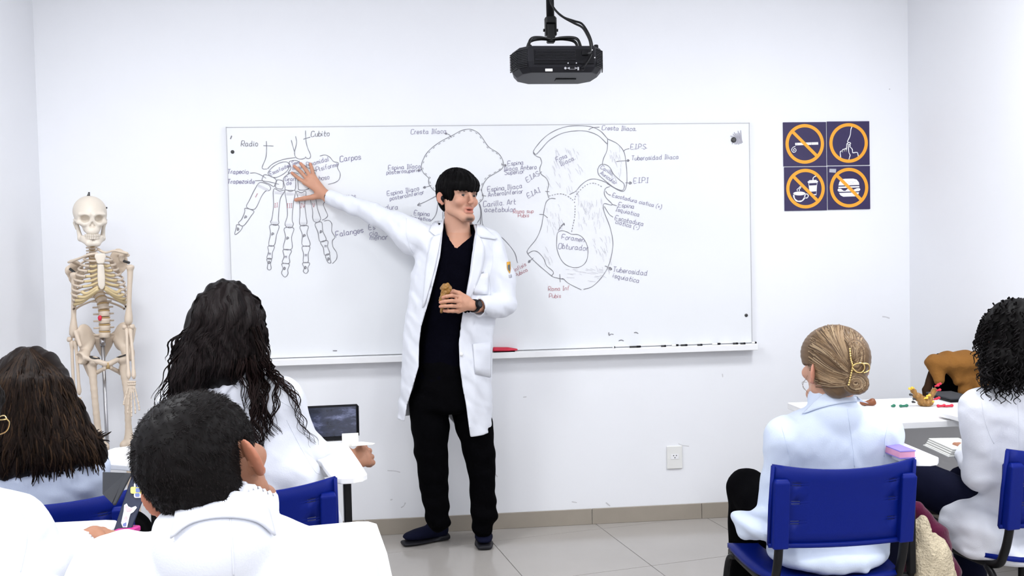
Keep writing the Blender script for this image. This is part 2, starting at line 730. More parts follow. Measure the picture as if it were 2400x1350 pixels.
# baseboard of cut tiles along the back wall and the side walls
bb = empty('baseboard_back', (xm, -0.005, 0), 'greige tile baseboard below the whiteboard', None)
bb['kind'] = 'structure'
j1, j2 = U(1388, 1215, -0.01)[0], U(1645, 1200, -0.01)[0]
bw = j2-j1
k0 = int(math.floor((XL-j1)/bw))
for k in range(k0, k0+12):
    a, b = max(XL+0.011, j1+k*bw+0.0012), min(XR-0.011, j1+(k+1)*bw-0.0012)
    if b-a > 0.01:
        MB().box(((a+b)/2, -0.005, 0.04), ((b-a)/2, 0.005, 0.04), bev=0.0015).build('baseboard_tile', 'base', bb)
for nm, x, s in (('baseboard_left', XL, 1), ('baseboard_right', XR, -1)):
    b2 = empty(nm, (x, YB/2, 0), 'greige tile baseboard of the side wall', None)
    b2['kind'] = 'structure'
    for k in range(12):
        a, b = YB+k*bw+0.0012, min(0, YB+(k+1)*bw-0.0012)
        if b-a > 0.01:
            MB().box((x+s*0.005, (a+b)/2, 0.04), (0.005, (b-a)/2, 0.04), bev=0.0015).build('baseboard_tile', 'base', b2)

# ceiling light panels (the room's lamps)
M['lamp'] = mat('lamp_diffuser', (1.0, 0.99, 0.97), 0.5, emit=2.0)
LP = [(-1.45, -2.0), (1.45, -2.0), (-1.45, -4.3), (1.45, -4.3), (0.0, -5.9)]
for n_, (x, y) in enumerate(LP):
    wh = ['over the second chair row on the left', 'over the second chair row on the right', 'beside the camera on the left',
          'beside the camera on the right', 'at the rear of the room'][n_]
    x += xm
    t = empty('ceiling_light', (x, y, ZC), 'square white light panel on the ceiling '+wh, 'ceiling light', 'ceiling light panels')
    fr = MB()
    for sx, sy, hx, hy in ((-1, 0, 0.012, 0.31), (1, 0, 0.012, 0.31), (0, -1, 0.31, 0.012), (0, 1, 0.31, 0.012)):
        fr.box((x+sx*0.30, y+sy*0.30, ZC-0.018), (hx, hy, 0.018))
    fr.build('light_frame', 'white', t)
    MB().box((x, y, ZC-0.012), (0.29, 0.29, 0.006)).build('diffuser', 'lamp', t)
    ld = bpy.data.lights.new('panel_light', 'AREA')
    ld.shape = 'SQUARE'
    ld.size = 0.58
    ld.energy = LAMP_W
    ld.color = (0.955, 0.975, 1.0)
    lo = bpy.data.objects.new('panel_light', ld)
    COL.objects.link(lo)
    lo.location = (x, y, ZC-0.04)

# ================================================================== whiteboard
BYF = -0.022          # front face of the board
bl = U(530, 299, BYF)
br = U(1756, 288, BYF)
bz1 = (bl[2]+br[2])/2
bz0 = U(1400, 819, -0.075)[2]+0.003
wb = empty('whiteboard', ((bl[0]+br[0])/2, -0.011, bz0), 'large white writing board covered in anatomy drawings of hand and hip bones', 'whiteboard')
MB().box(((bl[0]+br[0])/2, BYF/2-0.0002, (bz0+bz1)/2), ((br[0]-bl[0])/2, -BYF/2-0.001, (bz1-bz0)/2), bev=0.002).build('panel', 'board', wb)
rim = MB()
for a, b in (((bl[0], bz0), (bl[0], bz1)), ((br[0], bz0), (br[0], bz1)), ((bl[0], bz1), (br[0], bz1))):
    c = ((a[0]+b[0])/2, BYF/2-0.0008, (a[1]+b[1])/2)
    rim.box(c, (abs(b[0]-a[0])/2+0.0016, -BYF/2+0.0002, abs(b[1]-a[1])/2+0.0016))
rim.build('edge_trim', 'edge', wb)
for px, py in ((545, 356), (1749, 739)):
    p = U(px, py, BYF)
    MB().lathe([(0.009, 0), (0.008, 0.003), (0.004, 0.0045)], p, 12, axis=(0, -1, 0)).build('screw', 'dmetal', wb)
p = U(1719, 328, BYF)
MB().lathe([(0.0135, 0), (0.0135, 0.005), (0.009, 0.008)], p, 16, axis=(0, -1, 0)).build('magnet', 'dmetal', wb)


def ribbon(mb, px_pts, width, y=None, closed=False, n=6, smoothit=True, taper=True):
    """a marker stroke lying on the board, from photo pixels"""
    y = (BYF-0.0008-0.0006*random.random()) if y is None else y
    pts = spline(px_pts, n, closed) if smoothit else np.array(px_pts, float)
    W = np.array([U(a, b, y) for a, b in pts])
    T = np.gradient(W, axis=0)
    T /= np.linalg.norm(T, axis=1)[:, None]+1e-12
    Nn = np.stack([-T[:, 2], np.zeros(len(T)), T[:, 0]], 1)
    wv = np.full(len(W), width/2)*(1+0.15*np.sin(np.arange(len(W))*0.7))
    A, B = W+Nn*wv[:, None], W-Nn*wv[:, None]
    m = len(W)
    V = np.vstack([A, B])
    F = [(i, i+1, m+i+1, m+i) for i in range(m-1)]
    mb.add(V, F)


def dashes(mb, px_pts, width, on=7, off=6):
    pts = spline(px_pts, 10)
    d = np.r_[0, np.cumsum(np.linalg.norm(np.diff(pts, axis=0), axis=1))]
    s = 0
    while s < d[-1]-on:
        ss = np.linspace(s, s+on*random.uniform(0.7, 1.2), 3)
        ribbon(mb, np.stack([np.interp(ss, d, pts[:, 0]), np.interp(ss, d, pts[:, 1])], 1), width, smoothit=False)
        s += on+off*random.uniform(0.8, 1.3)


GL = {
 'a': "3f2g1g0f0d1c2c3d 3g3d4c", 'b': "0j0c 0e1g2g3f3d2c1c0d", 'c': "3f2g1g0f0d1c2c3d", 'd': "3f2g1g0f0d1c2c3d 3j3d4c",
 'e': "0e3e3f2g1g0f0d1c2c3d", 'f': "3j2j1i1c 0g2g", 'g': "3f2g1g0f0d1c2c3d 3g3b2a1a0b", 'h': "0j0c 0f1g2g3f3c",
 'i': "0g0d1c 0i0h", 'l': "0j0d1c", 'm': "0g0c 0f1g2f2c 2f3g4f4c", 'n': "0g0c 0f1g2g3f3c", 'o': "1g0f0d1c2c3d3f2g1g",
 'p': "0g0a 0f1g2g3f3d2c1c0d", 'q': "3f2g1g0f0d1c2c3d 3g3a4b", 'r': "0g0c 0f1g2g", 's': "3f2g1g0f1e2e3d2c1c0d",
 't': "1j1d2c3c 0g3g", 'u': "0g0d1c2c3d 3g3c", 'z': "0g3g0c3c", 'A': "0c2j4c 1e3e", 'C': "4i3j1j0i0d1c3c4d",
 'D': "0c0j2j4h4e2c0c", 'E': "4j0j0c4c 0f3f", 'F': "4j0j0c 0f3f", 'G': "4i3j1j0i0d1c3c4d4f2f", 'I': "0j2j 1j1c 0c2c",
 'M': "0c0j2f4j4c", 'P': "0c0j3j4i4g3f0f", 'R': "0c0j3j4i4g3f0f 1f4c", 'S': "4i3j1j0i0h1g3f4e4d3c1c0d", 'T': "0j4j 2j2c",
 'V': "0j2c4j", 'O': "1j0i0d1c3c4d4i3j1j", '.': "0c0d", '(': "2k1i0g0d1b2a", ')': "0k1i2g2d1b0a", '+': "0f3f 1h1d",
 '-': "0f2f", '\u00ed': "0g0d1c 0h1j", '\u00e1': "3f2g1g0f0d1c2c3d 3g3d4c 1h2j", '/': "0c3j"}


def write(txt, px, py, size, ang=0.0, ink='inkp', width=0.0021, stretch=1.0):
    """hand lettering; (px,py) = left end of the base line, size = x-height in photo pixels"""
    mb = MB()
    u = size/4.0*0.80
    x = 0.0
    ca, sa = math.cos(math.radians(ang)), math.sin(math.radians(ang))
    rg = random.Random(sum(map(ord, txt)))
    for ch in txt:
        if ch == ' ':
            x += 3.0
            continue
        g = GL[ch]
        wmax = 0
        jy = rg.uniform(-0.35, 0.35)
        for st in g.split():
            P = []
            for k in range(0, len(st), 2):
                gx, gy = int(st[k]), ord(st[k+1])-99
                wmax = max(wmax, gx)
                lx = (x+(gx+gy*0.12+rg.uniform(-.15, .15))*stretch)*u
                ly = (gy+jy+rg.uniform(-.15, .15))*u
                P.append((px+lx*ca-ly*sa, py-lx*sa-ly*ca))
            if len(P) >= 2:
                ribbon(mb, P, width, n=3)
        x += (wmax+1.35)*stretch
    return mb.build('lettering', ink, wb)


def Z3(L):
    return [(x/3.552+520, y/3.552+280) for x, y in L]


def Z4(L):
    return [(x/4.821+880, y/4.821+280) for x, y in L]


def Z5(L):
    return [(x/3.068+1180, y/3.068+280) for x, y in L]


random.seed(5)
LW = 0.0028
d1 = MB()
for L in ([(370, 180), (372, 250), (365, 320), (345, 370), (335, 400), (345, 412), (375, 412)],
          [(380, 410), (410, 380), (450, 355), (520, 330), (612, 317)],
          [(430, 222), (390, 219), (345, 218)],
          [(578, 172), (590, 220), (605, 270)],
          [(614, 140), (622, 190), (612, 240), (605, 270), (608, 300), (625, 322), (660, 330), (690, 322), (697, 312), (705, 322), (725, 325), (738, 310), (735, 285), (715, 240), (702, 190), (697, 130), (696, 92)],
          [(678, 165), (705, 155), (735, 147)],
          [(550, 447), (575, 400), (560, 355), (600, 340), (640, 350), (680, 385), (700, 420), (690, 450)],
          [(550, 447), (600, 440), (640, 455)],
          [(565, 445), (520, 480), (512, 510), (525, 560), (530, 585), (580, 590), (610, 582), (614, 520), (612, 480), (600, 455)],
          [(630, 490), (635, 560), (642, 585), (700, 585), (735, 560), (740, 510), (720, 480)],
          [(690, 380), (710, 400), (740, 410), (770, 440), (778, 460)],
          [(815, 305), (860, 295), (900, 315), (930, 350), (970, 362), (962, 400), (985, 450), (975, 500), (940, 525), (885, 540)],
          [(860, 680), (845, 710), (865, 760), (880, 800), (860, 825), (835, 838)],
          [(850, 845), (890, 840), (915, 870), (915, 930), (940, 980), (920, 1010), (925, 1060), (955, 1110), (955, 1160), (920, 1200)],
          [(235, 447), (280, 445), (330, 465), (368, 490)], [(275, 510), (340, 510), (420, 525), (475, 540)],
          [(720, 385), (740, 378), (755, 372)], [(755, 420), (790, 426)]):
    ribbon(d1, Z3(L), LW)
for L in ([(385, 450), (395, 425), (430, 390), (480, 362), (530, 352), (555, 365), (560, 390), (545, 425), (510, 455), (460, 480), (420, 480), (395, 465)],
          [(355, 460), (340, 480), (338, 510), (390, 535), (430, 558), (440, 545), (450, 500), (400, 470)],
          [(460, 505), (450, 530), (447, 565), (480, 578), (505, 575), (512, 540), (505, 512), (480, 503)]):
    ribbon(d1, Z3(L), LW, closed=True)
PH = ([(315, 525), (370, 535), (400, 555), (405, 580), (390, 592), (365, 595), (330, 640), (275, 745), (205, 728), (230, 670), (280, 570)],
      [(195, 738), (265, 762), (245, 800), (180, 885), (138, 862), (165, 830), (190, 770)],
      [(125, 875), (170, 890), (155, 925), (115, 958), (108, 945), (120, 900)],
      [(430, 582), (480, 595), (525, 590), (490, 650), (478, 720), (470, 830), (475, 860), (455, 880), (420, 875), (405, 850), (415, 830), (430, 720)],
      [(400, 880), (475, 885), (455, 960), (437, 1045), (390, 1045), (405, 950)],
      [(385, 1055), (437, 1058), (420, 1110), (415, 1160), (375, 1155), (388, 1100)],
      [(375, 1160), (413, 1160), (405, 1200), (410, 1240), (395, 1252), (378, 1240), (382, 1200)],
      [(525, 590), (570, 600), (612, 595), (595, 700), (585, 830), (595, 870), (580, 900), (545, 898), (525, 870), (545, 800), (540, 700)],
      [(520, 905), (598, 905), (580, 980), (583, 1075), (512, 1075), (530, 980)],
      [(510, 1085), (578, 1090), (560, 1140), (562, 1195), (503, 1190), (518, 1140)],
      [(500, 1200), (560, 1205), (548, 1250), (550, 1285), (525, 1312), (497, 1280), (508, 1240)],
      [(620, 600), (660, 610), (700, 600), (690, 700), (700, 800), (708, 860), (690, 885), (655, 880), (645, 850), (650, 780), (645, 690)],
      [(650, 890), (718, 888), (708, 950), (735, 1045), (668, 1045), (670, 960)],
      [(668, 1060), (732, 1060), (718, 1120), (718, 1185), (678, 1185), (680, 1120)],
      [(672, 1195), (730, 1195), (715, 1235), (718, 1262), (700, 1282), (678, 1265), (685, 1235)],
      [(735, 640), (775, 635), (795, 740), (815, 800), (822, 830), (800, 855), (770, 850), (755, 820), (755, 760)],
      [(775, 870), (830, 855), (840, 930), (868, 1000), (815, 1015), (800, 940)],
      [(822, 1022), (880, 1010), (880, 1060), (897, 1115), (855, 1128), (845, 1070)],
      [(862, 1130), (895, 1120), (900, 1155), (908, 1190), (890, 1195), (875, 1175)])
for L in PH:
    ribbon(d1, Z3(L), LW, closed=True, n=4)
d1.build('hand_bones_drawing', 'ink', wb, label='line drawing of the bones of a hand')
d1b = MB()
for c in ((440, 862), (560, 880), (680, 868), (795, 838)):
    for k in range(5):
        ribbon(d1b, Z3([(c[0]-30+k*12, c[1]-12), (c[0]-24+k*12, c[1]+10)]), 0.003)
for a, b, c, d in ((300, 540, 385, 580), (440, 600, 515, 606), (535, 610, 600, 612), (630, 615, 690, 615)):
    for k in range(4):
        ribbon(d1b, Z3([(a, b+k*5), (c, d+k*5)]), 0.003)
d1b.build('hatching', 'inkf', wb)['kind'] = 'stuff'

O4 = [(720, 820), (680, 815), (640, 780), (605, 730), (600, 680), (605, 665), (575, 635), (540, 600), (522, 560), (520, 510), (540, 450), (580, 380), (650, 310), (750, 240), (860, 185), (960, 130), (1040, 110), (1100, 118), (1160, 150), (1210, 210), (1280, 310), (1380, 375), (1430, 440), (1445, 500), (1430, 555), (1350, 610), (1280, 650), (1230, 710), (1205, 770), (1200, 810), (1215, 850), (1215, 890), (1190, 925), (1165, 945)]
d2 = MB()
for L in (O4, [(1165, 945), (1185, 1000), (1190, 1060), (1180, 1120), (1150, 1170)], [(1175, 950), (1195, 1010), (1200, 1080), (1210, 1180), (1232, 1230)],
          [(1170, 950), (1190, 1040), (1185, 1190)], [(735, 880), (705, 960), (690, 1050), (660, 1110), (620, 1150)],
          [(780, 1010), (760, 1060), (765, 1140)], [(790, 1020), (775, 1080), (785, 1140)], [(710, 850), (600, 910), (475, 970)],
          [(500, 940), (475, 970), (515, 975)], [(525, 562), (500, 570), (478, 575)], [(630, 745), (590, 757), (540, 770)], [(1425, 512), (1450, 514), (1475, 520)],
          [(1205, 860), (1230, 862), (1250, 865)], [(860, 205), (830, 170), (785, 158)]):
    ribbon(d2, Z4(L), LW)
for L in ([(478, 575), (494, 566), (494, 582)], [(540, 770), (560, 756), (562, 776)], [(1478, 520), (1462, 508), (1462, 530)], [(785, 158), (805, 152), (800, 168)]):
    ribbon(d2, Z4(L), 0.004, closed=True, n=2)
ribbon(d2, [(1148, 543), (1160, 548), (1180, 560), (1205, 590), (1213, 616)], LW)
c4 = np.array([1000, 500.0])
dashes(d2, Z4([tuple(np.array(p)+(c4-np.array(p))/np.linalg.norm(c4-np.array(p))*16) for p in O4]), 0.0022, on=5, off=8)
d2.build('hip_bone_drawing', 'ink', wb, label='outline drawing of a hip bone seen from behind')

d3 = MB()
for L in ([(265, 275), (235, 262), (215, 235), (240, 190), (300, 125), (370, 80), (460, 50), (560, 45), (640, 55), (700, 85), (750, 140)],
          [(215, 235), (235, 250), (270, 215), (330, 150), (420, 100), (520, 82), (600, 85), (680, 115), (745, 175)],
          [(750, 140), (745, 220), (720, 280), (710, 325)],
          [(750, 140), (820, 175), (865, 230), (880, 300), (888, 400), (885, 470), (865, 515), (820, 505), (745, 460)],
          [(265, 275), (275, 310), (262, 350), (270, 390), (310, 425), (325, 470), (315, 520), (328, 568)],
          [(375, 570), (340, 568), (310, 590), (295, 640), (285, 700), (270, 780), (235, 860), (180, 930), (175, 965), (240, 1035), (310, 1095), (350, 1128)],
          [(175, 965), (215, 945), (250, 955), (290, 1000), (310, 1050), (350, 1085), (360, 1105), (350, 1128), (410, 1145), (430, 1145), (470, 1180), (560, 1225)],
          [(575, 1222), (640, 1200), (710, 1130), (760, 1040), (785, 930), (785, 860), (765, 770), (730, 680), (718, 630), (725, 605), (760, 612), (780, 615), (775, 600), (740, 565), (725, 530), (735, 495), (765, 482)],
          [(475, 540), (520, 515), (560, 470), (610, 435), (660, 428), (720, 445), (770, 470)],
          [(405, 1112), (408, 1170)], [(385, 1140), (440, 1150)], [(215, 995), (178, 1028)], [(258, 682), (290, 685), (318, 708)],
          [(730, 1052), (780, 1078)], [(878, 455), (922, 457)], [(812, 302), (860, 298), (905, 295)], [(862, 230), (880, 215), (905, 210)],
          [(612, 75), (640, 60), (690, 55)], [(275, 375), (258, 390)], [(330, 520), (300, 517)], [(735, 515), (750, 535), (772, 545)], [(780, 610), (815, 620)],
          [(725, 625), (760, 680), (788, 702)]):
    ribbon(d3, Z5(L), LW)
for L in ([(700, 325), (680, 355), (685, 395), (720, 430), (790, 485), (850, 510), (868, 490), (865, 460), (830, 430), (790, 390), (765, 345), (735, 325)],
          [(420, 800), (390, 815), (383, 870), (385, 930), (410, 1000), (450, 1045), (510, 1065), (560, 1055), (595, 1020), (608, 960), (600, 900), (570, 850), (535, 828), (490, 825), (455, 808)]):
    ribbon(d3, Z5(L), LW, closed=True)
for L in ([(328, 550), (400, 535), (450, 545), (500, 580), (512, 600)], [(510, 600), (520, 550), (560, 500), (610, 465), (660, 460), (720, 490)], [(515, 620), (512, 700), (500, 760), (490, 810)]):
    dashes(d3, Z5(L), 0.0030, on=3.5, off=3)
for k in range(5):
    ribbon(d3, Z5([(395+k*6, 800-k*8), (415+k*5, 765-k*5), (440, 750+k*3)]), 0.003)
for L in ([(780, 1078), (765, 1062), (760, 1080)], [(922, 457), (908, 448), (908, 466)], [(905, 295), (893, 288), (893, 303)], [(178, 1028), (192, 1024), (186, 1012)]):
    ribbon(d3, Z5(L), 0.004, closed=True, n=2)
d3.build('hip_bone_drawing', 'ink', wb, label='line drawing of a hip bone seen from the side')
d3b = MB()
rg = random.Random(3)
for bx0, bx1, by0, by1, ang, n in ((300, 560, 200, 520, 1.2, 40), (760, 850, 190, 420, 1.4, 22), (300, 420, 600, 800, 1.4, 22), (520, 720, 540, 780, 1.5, 45),
                                   (640, 770, 800, 1080, 1.3, 24), (440, 700, 1070, 1170, 0.2, 26), (290, 340, 900, 1040, 1.3, 8)):
    for _ in range(n):
        x, y = rg.uniform(bx0, bx1), rg.uniform(by0, by1)
        l = rg.uniform(20, 60)
        a = ang+rg.uniform(-.25, .25)
        ribbon(d3b, Z5([(x, y), (x+l*.5*math.cos(a)+3, y+l*.5*math.sin(a)), (x+l*math.cos(a), y+l*math.sin(a))]), 0.0017, n=3)
d3b.build('hatching', 'inkf', wb)['kind'] = 'stuff'

sm = MB()
for k in range(9):
    ribbon(sm, [(1712+k*3, 318-k*1.5+rg.uniform(-4, 4)), (1722+k*2, 325), (1716+k*3, 338+rg.uniform(-4, 4))], 0.004)
sm.build('smudge', 'inkl', wb)
sm = MB()
for L in ([(1427, 779), (1428, 786), (1432, 783), (1438, 784)], [(1486, 780), (1491, 779), (1496, 782)], [(1450, 799), (1456, 797), (1462, 799)],
          [(780, 822), (790, 822)], [(540, 326), (543, 318)]):
    ribbon(sm, L, 0.004, n=3)
sm.build('stray_marks', 'ink', wb)['kind'] = 'stuff'

for a in (("Radio", 565, 343, 9, 1), ("Cubito", 729, 320, 9, 2), ("Trapecio", 533, 407, 7.5, 0), ("Trapezoide", 533, 430, 7.5, 0),
          ("Carpos", 797, 379, 9.5, 7), ("Falanges", 787, 556, 9.5, 10)):
    write(*a, width=0.0026, ink='ink' if a[0] in ('Radio', 'Cubito') else 'inkp')
for a in (("Escafoides", 634, 411, 6, 24), ("Semi", 684, 387, 6, 10), ("lunar", 686, 398, 6, 8), ("Piramidal", 719, 391, 7.5, 15), ("Pisiforme", 742, 403, 7.5, 15),
          ("Ganchoso", 719, 427, 7.5, 8), ("Gran", 668, 424, 7, 2), ("de", 671, 433, 7, 0), ("Metacarpos", 763, 466, 8, 2), ("Es", 864, 538, 9, 2), ("cia.", 866, 552, 9, 0),
          ("menor", 867, 562, 10, 0)):
    write(*a)
for a in (("I", 598, 461, 6, -20), ("II", 643, 486, 7, 3), ("III", 672, 487, 7, 3), ("IV", 704, 487, 7, 3), ("V", 732, 486, 7, 3)):
    write(*a, ink='inkr')
for i, (x, y) in enumerate(((573, 512), (637, 552), (672, 562), (711, 556), (750, 547))):
    write('P', x, y, 4.5, -10 if i == 0 else 0, ink='ink', width=0.0034)
for x, y in ((630, 598), (668, 605), (715, 601), (761, 580)):
    write('M', x, y, 4, 0, ink='inkl', width=0.003)
for x, y in ((556, 540), (629, 618), (665, 632), (714, 630), (768, 610)):
    write('D', x, y, 4, 0, ink='ink', width=0.0036)
for a in (("Cresta Il\u00edaca", 963, 314, 8, 1), ("Espina Il\u00edaca", 910, 398, 7.5, 3), ("posterosuperior", 906, 409, 7, 5), ("Espina Iliaca", 908, 459, 7.5, 10),
          ("posteroInferior", 914, 470, 7, 11), ("Escotadura", 856, 494, 8.5, 3), ("Espina", 970, 503, 7.5, -6), ("isquiatica", 962, 512, 6, -8),
          ("menor", 912, 511, 7, 0), ("Espina", 1190, 388, 7.5, 4), ("Iliaca Antero", 1181, 401, 7.5, 4), ("Superior", 1183, 410, 7.5, 5),
          ("Espina Iliaca", 1143, 449, 8, 6), ("AnteroInferior", 1144, 461, 7.5, 6), ("Carilla. Art", 1133, 485, 9, 5), ("acetabular", 1136, 497, 8.5, 1)):
    write(*a)
for a in (("Cresta Iliaca.", 1411, 304, 7.5, -2), ("E.I.P.S.", 1478, 350, 8, 2), ("Tuberosidad Iliaca", 1480, 376, 7.5, 2), ("E.I.P.I", 1485, 429, 8.5, 2),
          ("Escotadura ciatica (+)", 1435, 461, 6.5, -14), ("Espina", 1449, 484, 7.5, -8), ("Isquiatica", 1443, 494, 7, -14), ("Escotadura", 1441, 515, 7.5, -12),
          ("ciatica (-)", 1442, 524, 7, -14), ("Tuberosidad", 1436, 636, 8.5, -7), ("isquiatica", 1436, 650, 8, -12), ("Foramen", 1316, 560, 8.5, -8),
          ("Obturador", 1308, 582, 9, -5), ("Fosa", 1305, 379, 7.5, 22), ("Iliaca.", 1315, 390, 8, 26), ("Carilla", 1407, 394, 6.5, -32), ("Auricular", 1406, 407, 6.5, -36),
          ("E.I.AS", 1236, 427, 8, 30), ("E.I.A.I", 1238, 464, 8, 26)):
    write(*a)
for a in (("Rama sup", 1203, 500, 6.5, 2), ("Pubis", 1214, 509, 6.5, 0), ("Sinfisis", 1201, 640, 6.5, 28), ("Pubica", 1209, 650, 6.5, 28), ("Rama Inf", 1285, 682, 7, 3),
          ("Pubis", 1287, 698, 7, 0)):
    write(*a, ink='inkr')

# ledge below the board
l0, l1 = U(520, 850, -0.075), U(1777, 815, -0.075)
lz1, lz0 = U(1400, 819, -0.075)[2], U(1400, 833, -0.075)[2]
tag(MB().box(((l0[0]+l1[0])/2, -0.038, (lz0+lz1)/2), ((l1[0]-l0[0])/2, 0.038, (lz1-lz0)/2), bev=0.002).build('marker_ledge', 'ledge'),
    'long white painted ledge on the wall under the whiteboard', 'ledge')
er = empty('board_eraser', U(1170, 822, -0.05), 'red curved board eraser on the ledge beside the teacher', 'eraser')
e0 = U(1135, 0, -0.045)[0]
e1 = U(1196, 0, -0.045)[0]
V, F = sdf_mesh(S().add(stk((e0, -0.045, lz1+0.014), (e1, -0.045, lz1+0.009), (0, 1, 0), [(0, .022, .012), (0.6, .022, .012), (1, .006, .004)], 0.01)).meet(lambda P: lz1+0.001-P[:, 2]), (e0-.02, -.08, lz1-.02), (e1+.02, -.01, lz1+.05), 0.0025)
mk('handle', V, F, 'red', er)
MB().box(((e0+e1)/2-0.006, -0.045, lz1+0.0025), ((e1-e0)/2-0.012, 0.02, 0.002)).build('felt_pad', 'proj', er)
# pens and scraps along the right end of the ledge
where = ['first', 'second', 'third', 'fourth', 'fifth', 'sixth', 'seventh']
pens = [(1424, 6), (1474, 27), (1540, 12), (1570, 16), (1590, 16), (1626, 12), (1668, 20), (1712, 12), (1728, 12), (1758, 11)]
ordw = ['first', 'second', 'third', 'fourth', 'fifth', 'sixth', 'seventh', 'eighth', 'ninth', 'tenth']
for i, (px, wpx) in enumerate(pens):
    a = U(px-wpx/2, 0, -0.045)[0]
    b = U(px+wpx/2, 0, -0.045)[0]
    yy = -0.04-0.01*(i % 3)
    zz = lz1+0.005
    t = empty('marker_pen', ((a+b)/2, yy, lz1), 'small dark marker stub on the ledge, %s from the left' % ordw[i], 'marker', 'markers on the ledge')
    MB().lathe([(0.0046, 0), (0.0046, (b-a)*0.6)], (a, yy, zz), 10, axis=(1, 0, 0)).build('barrel', 'dmetal' if i % 3 else 'white', t)
    MB().lathe([(0.005, 0), (0.005, (b-a)*0.34), (0.003, (b-a)*0.4)], (a+(b-a)*.6, yy, zz), 10, axis=(1, 0, 0)).build('pen_cap', 'proj', t)

# ================================================================== the four sign plates
M['sign'] = mat('sign_violet', (0.022, 0.012, 0.075), 0.45, noise=0.1, nscale=6)
M['amberp'] = mat('sign_amber', (0.88, 0.38, 0.022), 0.5, noise=0.03)
M['whitep'] = mat('sign_white', (0.88, 0.88, 0.9), 0.5)
M['greyp'] = mat('sticker_grey', (0.45, 0.46, 0.52), 0.5, noise=0.2, nscale=120)
ZS = lambda x, y: (x/5.625+1820, y/5.625+270)
SY = -0.006


def flat(mb, poly_px, y, th=0.0006):
    """thin printed shape on the sign plane (pixels in the sign close-up)"""
    P = [U(*ZS(*p), y) for p in poly_px]
    xs = [(p[0], p[2]) for p in P]
    ar = sum(xs[i][0]*xs[(i+1) % len(xs)][1]-xs[(i+1) % len(xs)][0]*xs[i][1] for i in range(len(xs)))
    if ar < 0:
        xs = xs[::-1]
    # plane x,z with outward normal -y
    mb.prism(xs, (0, y, 0), (1, 0, 0), (0, 0, 1), th)


def circ(cx, cy, r0, r1, n=48):
    o = [(cx+r1*math.cos(2*math.pi*k/n), cy+r1*math.sin(2*math.pi*k/n)*1.03) for k in range(n)]
    i = [(cx+r0*math.cos(2*math.pi*k/n), cy+r0*math.sin(2*math.pi*k/n)*1.03) for k in range(n)]
    return o, i


def ring(mb, cx, cy, r0, r1, y, n=48):
    o, i = circ(cx, cy, r0, r1, n)
    V = [U(*ZS(*p), y) for p in o+i]
    F = [(k, (k+1) % n, n+(k+1) % n, n+k) for k in range(n)]
    mb.add(V, F)


def line(mb, pts, wpx, y, n=6, closed=False):
    ribbon(mb, [ZS(*p) for p in pts], wpx/5.625/466, y=y, n=n, closed=closed)


